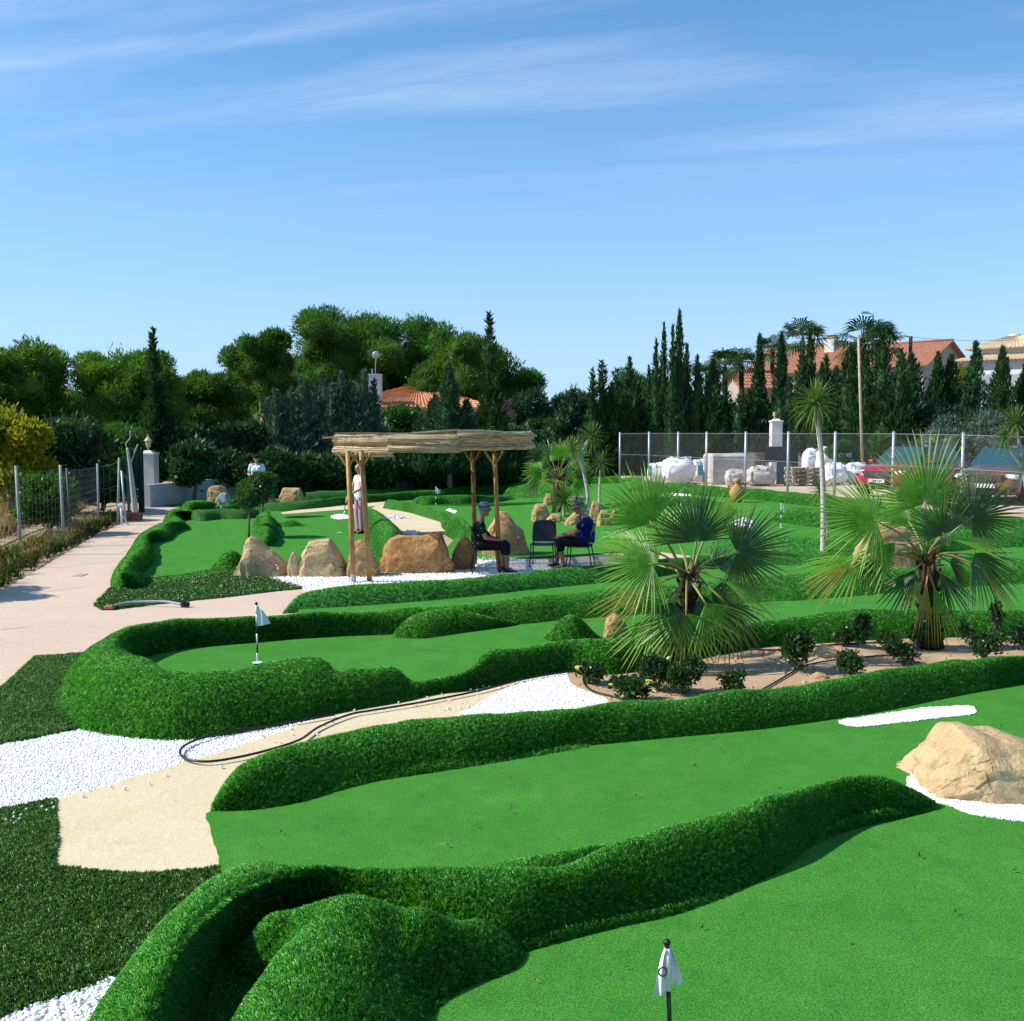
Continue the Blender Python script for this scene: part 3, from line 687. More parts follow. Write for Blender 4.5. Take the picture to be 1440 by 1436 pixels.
def hump():
    """stepped hump: crest lines with their own reach on either side, blended smoothly"""
    RG = [([P(398, 1280, .27), P(425, 1277, .29)], .27, .20, .24, .27),
          ([P(488, 1265, .34), P(530, 1279, .32), P(566, 1294, .28)], .34, .26, .34, .28),
          ([P(600, 1280, .30), P(635, 1276, .29), P(668, 1288, .22)], .31, .20, .26, .20),
          ([P(487, 1268, .33), P(462, 1310, .31), P(432, 1355, .31), P(395, 1425, .33), P(350, 1520, .33), P(300, 1640, .3)], .33, .34, .52, .34)]
    def seg(p, a, b):
        ab = Vector((b.x - a.x, b.y - a.y)); ap = Vector((p[0] - a.x, p[1] - a.y)); t = max(0, min(1, ap.dot(ab) / ab.dot(ab))); q = ap - ab * t; return q.length, t, ab.x * ap.y - ab.y * ap.x
    X0, X1, Y0, Y1, st = -1.85, .15, 3.0, 5.75, .03; nx_ = int((X1 - X0) / st); ny_ = int((Y1 - Y0) / st); V = []; Hh = []
    for j in range(ny_ + 1):
        for i in range(nx_ + 1):
            x, y = X0 + i * st, Y0 + j * st; hs = []
            for pts, h0, rl, rr, h1 in RG:
                best = None
                for k in range(len(pts) - 1):
                    d, t, cr = seg((x, y), pts[k], pts[k + 1]); 
                    if best is None or d < best[0]: best = (d, (k + t) / (len(pts) - 1), cr)
                d, f, cr = best; left = cr < 0 if pts[0].y > pts[-1].y + .3 else cr > 0
                r = rl if left else rr; tt = d / r; pw = 2.6 if left else 2.0
                hh = (h0 + (h1 - h0) * f) * max(0, 1 - tt ** pw) if tt < 1 else 0
                hs.append(hh)
            m_ = max(hs); k_ = 22; h = math.log(sum(math.exp(k_ * (q - m_)) for q in hs)) / k_ + m_ - math.log(len(hs)) / k_ * (1 - min(1, m_ / .08)); h = max(0, h - .035)
            h += min(1, h / .1) * (noise.noise(Vector((x * 4, y * 4, 3))) * .022 + noise.noise(Vector((x * 9, y * 9, 1))) * .007)
            V.append((x, y, h - .006)); Hh.append(h)
    F = []
    for j in range(ny_):
        for i in range(nx_):
            k = j * (nx_ + 1) + i; q = (k, k + 1, k + nx_ + 2, k + nx_ + 1)
            if max(Hh[z] for z in q) > .002: F.append(q)
    me = mesh_np("turf_hump", V, F, [M['shag']], True); bm = bmesh.new(); bm.from_mesh(me); bmesh.ops.delete(bm, geom=[v for v in bm.verts if not v.link_faces], context='VERTS'); bm.to_mesh(me); bm.free()
    o = structure("turf_hump", me, "steep stepped turf hump inside the bend of the nearest bank", "turf hump"); scatter(o, T_near, DN, .75, 1.2, .4, 33)
hump()
bank("small turf swelling behind the middle of the nearest bank", [
    ((680, 1240), (690, 1224, .1)), ((740, 1245), (745, 1213, .2)), ((810, 1235), (805, 1204, .22)), ((860, 1215), (850, 1194, .2)), ((890, 1200), (880, 1188, .1))], T_near, DN, step=.05, seed=4)
bank("second turf bank running the full width behind the long green", [
    ((296, 1142), (298, 1138, .03), .04), ((330, 1142), (316, 1108, .15), .12), ((372, 1140), (348, 1077, .23), .2), ((430, 1130), (418, 1049, .26)), ((490, 1110), (500, 1030, .26)),
    ((590, 1090), (600, 1012, .26)), ((700, 1073), (700, 1007, .26)), ((800, 1054), (800, 999, .25)), ((870, 1047), (862, 991, .24)), ((950, 1039), (950, 987, .23)),
    ((1050, 1030), (1040, 974, .25)), ((1150, 1017), (1150, 963, .25)), ((1250, 1001), (1250, 945, .26)), ((1350, 980), (1340, 932, .26)), ((1440, 962), (1440, 924, .26)), ((1560, 935), (1560, 900, .26)), ((1900, 880), (1900, 850, .26))], T_near, 6500, step=.06, seed=5)
bank("low lip of turf at the foot of the second bank", [((440, 1128), (445, 1122, .02)), ((520, 1104), (522, 1088, .06)), ((640, 1085), (640, 1066, .07)), ((760, 1066), (760, 1052, .05)), ((830, 1054), (830, 1049, .02))], T_near, 6500, step=.08, seed=6, w=.2)
Z3 = .10
bank("oval turf bank wrapped round the raised green", [
    ((1900, 870), (1900, 835, .26), .3), ((1560, 890), (1560, 853, .26), .3), ((1440, 896), (1440, 859, .26), .3), ((1276, 900), (1276, 859, .26), .3), ((1186, 905), (1186, 862, .27), .3), ((1080, 912), (1080, 876, .25), .3),
    ((1000, 925), (1000, 888, .25), .3), ((930, 940), (930, 897, .27), .3), ((862, 951), (862, 903, .28), .3), ((800, 947), (800, 906, .27), .3), ((730, 957), (730, 914, .27), .3), ((690, 965), (688, 921, .26), .3),
    ((650, 972), (655, 946, .17), .25), ((610, 977), (610, 957, .13), .2), ((575, 986), (578, 958, .15), .2), ((545, 991), (553, 938, .28), .3), ((500, 999), (500, 940, .29), .3), ((470, 1005), (472, 945, .28), .3),
    ((445, 1011), (447, 928, .36), .35), ((400, 1020), (398, 929, .37), .35), ((350, 1029), (345, 939, .37), .35), ((300, 1037), (290, 948, .37), .35), ((235, 1041), (240, 947, .38), .35),
    ((165, 1035), (198, 936, .39), (222, 950, Z3)), ((110, 1024), (168, 926, .39), (205, 942, Z3)), ((80, 990), (147, 916, .40), (196, 934, Z3)), ((93, 950), (152, 903, .40), (200, 928, Z3)),
    (.42, (172, 889, .40), (215, 923, Z3)), (.42, (210, 877, .40), (240, 918, Z3)), (.42, (262, 871, .40), (272, 912, Z3)), (.42, (340, 868, .38), (340, 906, Z3)), (.4, (420, 865, .36), (420, 899, Z3)),
    (.4, (500, 862, .35), (500, 895, Z3)), (.4, (560, 858, .34), (560, 893, Z3)), (.35, (640, 851, .34), (640, 886, Z3)), (.35, (720, 843, .33), (720, 880, Z3)), (.35, (800, 835, .32), (800, 873, Z3)),
    (.35, (940, 824, .3), (940, 862, Z3)), (.35, (1050, 814, .3), (1050, 850, Z3)), (.35, (1120, 808, .3), (1120, 846, Z3)), (.35, (1200, 803, .3), (1200, 840, Z3)), (.35, (1273, 801, .3), (1273, 834, Z3)),
    (.35, (1330, 797, .3), (1325, 829, Z3)), (.35, (1440, 787, .3), (1440, 822, Z3)), (.35, (1900, 750, .3), (1900, 785, Z3))], T_mid, DM, step=.08, seed=7)
bank("long twin hump of turf against the back of the raised green", [
    ((552, 897, Z3), (557, 890, .14), .1), ((572, 899, Z3), (572, 874, .24), .3), ((600, 899, Z3), (600, 862, .31), .45), ((635, 894, Z3), (632, 858, .32), .45), ((668, 889, Z3), (664, 863, .28), .4), ((700, 884, Z3), (698, 871, .2), .3), ((726, 880, Z3), (724, 877, .12), .1)], T_mid, DM, seed=8)
mound("round turf mound on the right end of the raised green", 803, 897, .34, .34, .26, T_mid, DM, 0, 5, Z3)
bank("turf bank in front of the pergola", [
    ((396, 863), (399, 861, .03), .05), ((412, 862), (428, 835, .2), .2), ((470, 858), (480, 826, .26)), ((560, 852), (560, 821, .26)), ((640, 845), (640, 815, .26)), ((750, 833), (750, 804, .26)),
    ((850, 823), (850, 794, .26)), ((940, 812), (940, 787, .25)), ((1000, 802), (1000, 781, .22)), ((1100, 798), (1100, 775, .22)), ((1200, 800), (1200, 775, .2)), ((1290, 790), (1285, 762, .25)), ((1340, 778), (1340, 749, .3)), ((1440, 772), (1440, 742, .3)), ((1900, 750), (1900, 720, .3))], T_mid, 1500, step=.1, seed=10)
c1 = lambda x, y: (120 + x * .2222, 680 + y * .2222)
c2 = lambda x, y: (440 + x * .2917, 660 + y * .2917)
c3 = lambda x, y: (840 + x * .2778, 660 + y * .2778)
bank("scalloped turf bank between path and far left green", [
    ((165, 668), (262, 664, .03), (383, 648)), ((163, 625), (225, 570, .28), (380, 640)), ((185, 570), (262, 520, .32), (360, 570)), ((225, 520), (300, 460, .30), (410, 530)), ((250, 470), (345, 415, .30), (440, 480)),
    ((285, 420), (365, 372, .28), (425, 400)), ((310, 375), (385, 325, .28), (412, 378)), ((360, 330), (440, 295, .28), (540, 362)), ((420, 300), (510, 258, .28), (590, 305)),
    ((475, 268), (585, 238, .25), (655, 285)), ((490, 245), (570, 220, .22), (615, 250)), ((500, 225), (540, 190, .3), (600, 235)), ((545, 185), (600, 172, .3), (635, 223)), (.4, (700, 172, .3), (700, 222)),
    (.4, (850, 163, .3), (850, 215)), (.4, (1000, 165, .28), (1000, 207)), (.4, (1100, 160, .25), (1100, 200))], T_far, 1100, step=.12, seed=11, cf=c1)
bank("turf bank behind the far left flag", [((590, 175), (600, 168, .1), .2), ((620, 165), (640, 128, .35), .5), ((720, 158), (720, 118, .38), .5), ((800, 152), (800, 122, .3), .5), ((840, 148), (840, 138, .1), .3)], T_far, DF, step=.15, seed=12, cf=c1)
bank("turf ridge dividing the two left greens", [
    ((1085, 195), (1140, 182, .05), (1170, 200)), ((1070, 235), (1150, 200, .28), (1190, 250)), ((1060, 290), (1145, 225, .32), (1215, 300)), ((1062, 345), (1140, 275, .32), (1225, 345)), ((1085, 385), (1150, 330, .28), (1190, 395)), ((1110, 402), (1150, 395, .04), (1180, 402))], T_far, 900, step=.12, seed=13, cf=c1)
mound("turf mound left of the first pergola rock", 325, 800, .42, .50, .32, T_far, 900, 0, 8)
mound("low turf mound on the woman's green", 409, 741, .45, .5, .17, T_far, DF, 0, 9)
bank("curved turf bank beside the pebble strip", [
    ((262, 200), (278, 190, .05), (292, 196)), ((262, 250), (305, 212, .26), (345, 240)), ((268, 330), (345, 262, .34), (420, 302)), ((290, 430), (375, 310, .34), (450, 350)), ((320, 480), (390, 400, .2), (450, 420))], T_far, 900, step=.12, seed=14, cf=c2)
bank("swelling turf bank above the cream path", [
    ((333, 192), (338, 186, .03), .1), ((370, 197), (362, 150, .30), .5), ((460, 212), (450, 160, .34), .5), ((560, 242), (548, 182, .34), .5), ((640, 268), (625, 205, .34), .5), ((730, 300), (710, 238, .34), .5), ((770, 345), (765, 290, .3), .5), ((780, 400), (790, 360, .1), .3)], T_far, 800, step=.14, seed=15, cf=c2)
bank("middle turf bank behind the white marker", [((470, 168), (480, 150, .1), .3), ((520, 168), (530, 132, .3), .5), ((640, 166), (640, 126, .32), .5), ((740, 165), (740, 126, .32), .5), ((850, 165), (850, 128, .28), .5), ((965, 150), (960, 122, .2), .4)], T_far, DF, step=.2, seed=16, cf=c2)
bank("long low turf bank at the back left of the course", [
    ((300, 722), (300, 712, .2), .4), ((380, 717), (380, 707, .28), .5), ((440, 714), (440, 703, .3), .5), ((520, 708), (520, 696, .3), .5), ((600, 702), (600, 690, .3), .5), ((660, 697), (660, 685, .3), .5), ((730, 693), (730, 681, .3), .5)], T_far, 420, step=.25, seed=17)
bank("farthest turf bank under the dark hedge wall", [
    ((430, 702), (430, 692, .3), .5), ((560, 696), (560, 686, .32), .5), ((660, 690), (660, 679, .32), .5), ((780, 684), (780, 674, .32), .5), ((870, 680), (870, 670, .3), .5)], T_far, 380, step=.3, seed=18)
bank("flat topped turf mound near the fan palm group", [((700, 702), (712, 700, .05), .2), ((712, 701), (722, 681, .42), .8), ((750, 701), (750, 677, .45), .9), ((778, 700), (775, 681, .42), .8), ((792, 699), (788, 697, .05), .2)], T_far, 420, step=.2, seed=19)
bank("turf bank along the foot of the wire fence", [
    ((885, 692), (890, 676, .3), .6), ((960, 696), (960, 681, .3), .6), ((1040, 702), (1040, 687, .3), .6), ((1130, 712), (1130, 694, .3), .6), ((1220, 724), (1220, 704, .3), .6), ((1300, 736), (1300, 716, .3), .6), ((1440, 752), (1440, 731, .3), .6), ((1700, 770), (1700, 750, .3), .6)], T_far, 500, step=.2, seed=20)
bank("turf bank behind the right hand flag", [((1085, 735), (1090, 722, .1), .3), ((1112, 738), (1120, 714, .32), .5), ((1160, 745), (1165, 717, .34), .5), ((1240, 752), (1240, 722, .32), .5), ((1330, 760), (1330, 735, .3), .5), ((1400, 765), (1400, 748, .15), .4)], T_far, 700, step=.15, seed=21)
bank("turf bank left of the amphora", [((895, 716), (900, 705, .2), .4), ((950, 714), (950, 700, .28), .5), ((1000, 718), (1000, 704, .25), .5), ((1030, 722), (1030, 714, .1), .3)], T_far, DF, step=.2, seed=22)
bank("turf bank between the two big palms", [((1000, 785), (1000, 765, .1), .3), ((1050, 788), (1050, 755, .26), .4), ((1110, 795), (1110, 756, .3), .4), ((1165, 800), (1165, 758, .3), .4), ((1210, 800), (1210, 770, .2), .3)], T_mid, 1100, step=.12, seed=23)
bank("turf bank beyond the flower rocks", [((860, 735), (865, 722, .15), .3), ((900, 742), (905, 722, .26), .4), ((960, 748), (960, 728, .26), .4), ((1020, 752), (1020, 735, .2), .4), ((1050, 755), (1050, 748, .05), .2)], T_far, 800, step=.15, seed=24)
# ------------------------------------------------------------------ rocks
def rock(u0, u1, vb, sil, label, m='rock', thick=.8, group=None, seed=0, dz=0.0, name="rock", cat="rock", res=5, rough=1.0):
    """boulder standing on the ground at row vb; sil = its skyline; thick = depth / width"""
    uc = (u0 + u1) / 2; c = P(uc, vb, dz); s = FPX / c.y; wdt = (u1 - u0) / s; th = wdt * thick
    y_mid = c.y + th * .42; s = FPX / y_mid; wdt = (u1 - u0) / s
    sil = sorted(sil)
    def H(x):                                         # skyline height at lateral position x (metres from centre)
        u = uc + x * s
        if u <= sil[0][0]: v = sil[0][1]
        elif u >= sil[-1][0]: v = sil[-1][1]
        else:
            for (a, b), (a2, b2) in zip(sil, sil[1:]):
                if a <= u <= a2: v = b + (b2 - b) * (u - a) / max(1e-6, a2 - a); break
        return max(.03, PD(u, v, y_mid).z - c.z)
    bm = bmesh.new(); bmesh.ops.create_icosphere(bm, subdivisions=res, radius=1)
    off = Vector((seed * 3.7 + uc * .013, seed * 1.3, vb * .01))
    for v in bm.verts:
        p = v.co.copy()
        # squarish plan with facets
        q = Vector((p.x, p.y, p.z)); n1 = noise.noise_vector(q * 1.3 + off) * .20 * rough + noise.noise_vector(q * 3.1 + off) * .13 * rough
        vd, vp = noise.voronoi(q * 2.3 + off); cell = (vp[0] - (q * 2.3 + off)) * (.13 * rough)
        e = .55; f = lambda a: math.copysign(abs(a) ** e, a)
        x = f(p.x) * wdt / 2 * 1.02; y = f(p.y) * th / 2
        hz = H(x * .97) * (1 - .22 * (p.y + .1) ** 2 * (1 if p.y < 0 else 2.0))
        z = (hz * (max(0, p.z) ** .50) if p.z > 0 else p.z * .12)
        nn = n1 + cell + noise.noise_vector(q * 8 + off) * .040 * rough + noise.noise_vector(q * 17 + off) * .018 * rough
        edge = .6 if p.z > .45 else 1.0
        v.co = Vector((x + nn.x * wdt * .30 * edge, y + nn.y * th * .35, max(-.1, z + nn.z * hz * .35 * edge)))
    me = bpy.data.meshes.new(name); bm.to_mesh(me); bm.free(); me.materials.append(M[m])
    me.polygons.foreach_set('use_smooth', np.ones(len(me.polygons), dtype=bool))
    try: me.set_sharp_from_angle(angle=R(28))
    except Exception: pass
    o = link(name, me, None, (PD(uc, vb, y_mid).x, y_mid, c.z - .01)); tag(o, label, cat, group); return o

rock(1279, 1560, 1132, [(1280, 1112), (1292, 1080), (1308, 1062), (1328, 1040), (1346, 1018), (1360, 1018), (1383, 1028), (1405, 1026), (1430, 1036), (1470, 1050), (1520, 1080), (1560, 1125)],
     "big sandy boulder cut by the right edge of the photo", 'rockpale', .75, seed=1, res=6, rough=.75, name="boulder", cat="boulder")
ga = "sandstone rocks lined up by the pergola"
rock(335, 405, 813, [(335, 800), (345, 776), (350, 756), (358, 751), (366, 757), (378, 770), (398, 784), (405, 798)], "pale rock with a horn on top at the left end of the pergola row", 'rockpale', .8, ga, 2, res=5)
rock(405, 420, 813, [(405, 790), (412, 776), (419, 773), (421, 790)], "narrow upright stone wedged between two pale pergola rocks", 'rockpale', .9, ga, 3)
rock(419, 490, 813, [(420, 795), (428, 775), (438, 758), (450, 757), (465, 755), (478, 775), (488, 796)], "knobbly pale rock just left of the twin pergola posts", 'rockpale', .75, ga, 4, res=5)
rock(489, 533, 813, [(489, 785), (494, 766), (510, 755), (520, 768), (533, 795)], "tan rock standing behind the twin pergola posts", 'rock', .8, ga, 5, res=5)
rock(535, 636, 808, [(536, 775), (542, 756), (560, 750), (580, 752), (602, 750), (613, 744), (620, 742), (627, 755), (636, 785)], "widest orange brown rock in the pergola row", 'rockor', .6, ga, 6, res=5)
rock(589, 619, 808, [(589, 800), (596, 788), (606, 785), (615, 792), (619, 804)], "small rounded stone leaning on the widest orange rock", 'rock', .7, ga, 7)
rock(633, 668, 803, [(633, 785), (641, 766), (652, 753), (662, 758), (668, 775)], "rock hidden behind the chair of the person in grey hat", 'rockor', .9, ga, 8)
rock(680, 744, 784, [(681, 752), (690, 732), (703, 716), (714, 717), (724, 735), (735, 742), (744, 765)], "tall rock standing between the seated people", 'rock', .8, ga, 9, res=5)
gb = "rocks ringing the palm island"
rock(748, 773, 734, [(748, 715), (753, 708), (766, 708), (773, 718)], "left block of the palm island rocks", 'rock', .9, gb, 10)
rock(764, 779, 713, [(764, 700), (769, 693), (774, 694), (779, 706)], "thin upright rock at the back left of the palm island", 'rock', .9, gb, 11)
rock(767, 794, 737, [(767, 730), (777, 722), (786, 722), (794, 732)], "low rock at the front of the palm island", 'rock', .8, gb, 12)
rock(793, 821, 740, [(793, 733), (805, 722), (812, 718), (821, 724)], "leaning rock just left of the blue shirted man's hat", 'rock', .8, gb, 13)
rock(829, 845, 735, [(829, 712), (834, 704), (842, 706), (845, 722)], "tall thin rock right of the grey sun hat", 'rock', .9, gb, 14)
rock(840, 859, 741, [(840, 722), (846, 716), (854, 718), (859, 728)], "squat rock behind the blue shirted man's shoulder", 'rock', .9, gb, 15)
rock(858, 870, 733, [(858, 724), (864, 714), (870, 718)], "rightmost small rock of the palm island", 'rockor', .9, gb, 16)
rock(800, 826, 706, [(800, 700), (808, 697), (818, 697), (826, 702)], "dark grey stone inside the palm island", 'rockgrey', .9, None, 17)
rock(291, 320, 711, [(291, 695), (296, 683), (306, 681), (317, 683), (320, 695)], "tan rock at the back end of the path", 'rock', .8, None, 18)
rock(303, 326, 713, [(303, 702), (312, 693), (320, 692), (326, 700)], "greyish rock in front of the tan rock behind the flag", 'rockgrey', .8, None, 19)
rock(362, 389, 709, [(362, 702), (370, 696), (380, 692), (389, 704)], "brown rock in the shade behind the clipped trees", 'rockor', .8, None, 20)
rock(393, 428, 707, [(393, 698), (399, 685), (408, 686), (422, 685), (428, 697)], "block of pale rock by the wall right of the clipped trees", 'rock', .8, None, 21)
rock(1200, 1294, 803, [(1202, 775), (1212, 750), (1222, 735), (1245, 732), (1272, 742), (1290, 755), (1294, 780)], "large tan rock half hidden behind the right fan palm", 'rock', .7, None, 22, res=5)
rock(849, 884, 899, [(849, 880), (855, 862), (864, 859), (876, 868), (884, 882)], "small sandy rock left of the near fan palm", 'rock', .9, None, 23, Z3 if False else .09, res=5)
rock(1145, 1180, 925, [(1145, 915), (1158, 905), (1170, 908), (1180, 918)], "flat pale stone on the soil between the palms", 'rockpale', 1.0, None, 24, .03)
rock(1140, 1165, 955, [(1140, 950), (1150, 944), (1160, 946), (1165, 952)], "small buried stone at the front of the soil bed", 'rock', 1.0, None, 25, .03)

def pebble_pile(u0, u1, v0, v1, n, size, label, group, tall=.12):
    c = P((u0 + u1) / 2, v1, 0); t = empty("stone_pile", (c.x, c.y, g(c.x, c.y))); tag(t, label, "stone pile", group)
    s = FPX / c.y; w = (u1 - u0) / s; dpt = P((u0 + u1) / 2, v0).y - c.y; dpt = min(dpt, w * .7); rng = random.Random(u0)
    protos = []
    for k in range(4):
        bm = bmesh.new(); bmesh.ops.create_icosphere(bm, subdivisions=2, radius=size)
        for v in bm.verts: v.co = Vector((v.co.x * 1.25, v.co.y, v.co.z * .8)) + noise.noise_vector(v.co * 14 + Vector((k, 0, 0))) * size * .5
        me = bpy.data.meshes.new("stone"); bm.to_mesh(me); bm.free(); me.materials.append(M['whitestone'])
        me.polygons.foreach_set('use_smooth', np.ones(len(me.polygons), dtype=bool)); protos.append(me)
    for i in range(n):
        x = rng.uniform(-1, 1); y = rng.uniform(-1, 1)
        if x * x + y * y > 1: x *= .6; y *= .6
        z = tall * max(0, 1 - x * x - y * y) * rng.uniform(.3, 1) + size * .4
        o = link("stone", protos[i % 4], t, (x * w / 2, y * dpt / 2 + dpt / 2, z)); o.rotation_euler = (rng.uniform(-.5, .5), rng.uniform(-.5, .5), rng.uniform(0, 6)); k = rng.uniform(.7, 1.2); o.scale = (k, k, k)
    return t
pebble_pile(1124, 1196, 832, 849, 90, .038, "pile of white stones on the green between the palms", "white stone piles", .10)
pebble_pile(1026, 1068, 728, 745, 70, .07, "heap of white stones below the terracotta amphora", "white stone piles", .22)
pebble_pile(528, 574, 716, 732, 130, .06, "strip of pale stones edging the cream path behind the pergola", None, .05)
pebble_pile(556, 588, 727, 752, 90, .05, "scattered stones at the near end of the cream path", None, .04)

# ------------------------------------------------------------------ foliage
def rand_dirs(rng, n):
    v = rng.normal(size=(n, 3)); return v / np.linalg.norm(v, axis=1, keepdims=True)
def leaf_quads(c, d, L, W, rng, fold=None):
    n = len(c); s = np.cross(d, rand_dirs(rng, n)); s /= np.maximum(1e-6, np.linalg.norm(s, axis=1, keepdims=True))
    L = np.asarray(L).reshape(-1, 1); W = np.asarray(W).reshape(-1, 1)
    V = np.stack([c, c + d * L * .45 + s * W / 2, c + d * L, c + d * L * .45 - s * W / 2], 1).reshape(-1, 3)
    return V, np.arange(n * 4, dtype=np.int32).reshape(-1, 4)
def clump_crown(name, clumps, n, L, W, m, parent, seed, up=.5, shell=.35, core=True, core_s=.72, jag=.25, spike=0.0):
    """clumps: (x,y,z,rx,ry,rz) ellipsoids; n leaves shared by surface area"""
    rng = np.random.default_rng(seed); C = np.array(clumps, float); a = C[:, 3] * C[:, 5] + C[:, 4] * C[:, 5]; a /= a.sum()
    idx = rng.choice(len(C), n, p=a); d = rand_dirs(rng, n)
    flip = (d[:, 2] < -.3) & (rng.random(n) < .5); d[flip, 2] *= -1
    r = 1 - shell * rng.random(n) ** 1.6 + jag * np.maximum(0, rng.normal(size=n)) * .35
    pos = C[idx, :3] + d * r[:, None] * C[idx, 3:6]
    dd = d * .7 + rand_dirs(rng, n) * .7 + np.array([0, 0, up]); dd /= np.linalg.norm(dd, axis=1, keepdims=True)
    k = rng.uniform(.6, 1.3, n)
    V, F = leaf_quads(pos - dd * L * .4, dd, L * k, W * k, rng); F = [F]
    VV = [V]; off = len(V)
    if core:
        bm = bmesh.new(); bmesh.ops.create_icosphere(bm, subdivisions=2, radius=1); bv = np.array([v.co[:] for v in bm.verts]); bf = [[v.index for v in f.verts] for f in bm.faces]; bm.free()
        Fl = []
        for q in C:
            w = np.array([1 + .25 * noise.noise(Vector((x[0] * 2 + q[0], x[1] * 2 + q[1], x[2] * 2 + q[2]))) for x in bv])[:, None]
            VV.append(bv * w * q[3:6] * core_s + q[:3]); Fl += [(f[0] + off, f[1] + off, f[2] + off, f[2] + off) for f in bf]; off += len(bv)
        tri = np.array(Fl, dtype=np.int32)[:, :3]
    V = np.concatenate(VV)
    me = bpy.data.meshes.new(name); me.vertices.add(len(V)); me.vertices.foreach_set('co', V.astype(np.float32).ravel())
    q = F[0]; lt = [np.full(len(q), 4)]; li = [q.ravel()]
    if core: lt.append(np.full(len(tri), 3)); li.append(tri.ravel())
    lt = np.concatenate(lt).astype(np.int32); li = np.concatenate(li).astype(np.int32)
    me.loops.add(len(li)); me.loops.foreach_set('vertex_index', li); me.polygons.add(len(lt))
    me.polygons.foreach_set('loop_start', np.concatenate([[0], np.cumsum(lt)[:-1]]).astype(np.int32)); me.polygons.foreach_set('loop_total', lt)
    me.update(calc_edges=True); me.materials.append(m); 
    return link(name, me, parent)
def cone_crown(name, spires, n, L, W, m, parent, seed, rag=.3, out=.5, droop=0.0, tiers=0):
    """spires: (x,y,z0,z1,r0,lean_x,lean_y): narrow conifer bodies"""
    rng = np.random.default_rng(seed); S = np.array([list(s) + [0] * (7 - len(s)) for s in spires], float)
    a = S[:, 4] * (S[:, 3] - S[:, 2]); a /= a.sum(); idx = rng.choice(len(S), n, p=a); s = S[idx]
    t = 1 - np.sqrt(rng.random(n)) ; t = np.where(rng.random(n) < .25, rng.random(n) ** .8, t)
    ang = rng.random(n) * 6.283
    prof = np.minimum(1, (1 - t) * 1.25) ** .8 * np.minimum(1, t * 6 + .45)
    lump = 1 + rag * np.sin(ang * 3 + s[:, 0] * 7 + t * 17) * .5 + rag * np.sin(ang * 5 - t * 31 + s[:, 1]) * .4
    if tiers: lump *= .72 + .45 * np.abs(np.sin(t * tiers * 3.14))
    rr = s[:, 4] * prof * lump * (1 - .4 * rng.random(n) ** 1.5)
    z = s[:, 2] + t * (s[:, 3] - s[:, 2])
    pos = np.stack([s[:, 0] + s[:, 5] * t + rr * np.cos(ang), s[:, 1] + s[:, 6] * t + rr * np.sin(ang), z], 1)
    dd = np.stack([np.cos(ang) * out, np.sin(ang) * out, np.full(n, 1.0 - droop)], 1) + rand_dirs(rng, n) * .45; dd /= np.linalg.norm(dd, axis=1, keepdims=True)
    k = rng.uniform(.6, 1.3, n); V, F = leaf_quads(pos - dd * L * .3, dd, L * k, W * k, rng)
    Vc = []; Fc = []; off = len(V)
    for q in S:
        mm, kk = 10, 8
        for i in range(mm + 1):
            tt = i / mm; pr = min(1, (1 - tt) * 1.25) ** .8 * min(1, tt * 6 + .45) * q[4] * .62
            for j in range(kk): a_ = 6.283 * j / kk; Vc.append((q[0] + q[5] * tt + pr * math.cos(a_), q[1] + q[6] * tt + pr * math.sin(a_), q[2] + tt * (q[3] - q[2]) * .97))
        for i in range(mm):
            for j in range(kk): Fc.append((off + i * kk + j, off + i * kk + (j + 1) % kk, off + (i + 1) * kk + (j + 1) % kk, off + (i + 1) * kk + j))
        off += (mm + 1) * kk
    me = mesh_np(name, np.concatenate([V, np.array(Vc)]), np.concatenate([F, np.array(Fc, dtype=np.int32)]), [m]); return link(name, me, parent)
def trunk(pts, r0, r1, m, parent, name="trunk", n=8):
    k = len(pts); mb = MB(); mb.tube(pts, [r0 + (r1 - r0) * i / (k - 1) for i in range(k)], n); return mb.build(name, m, parent, smooth=True)

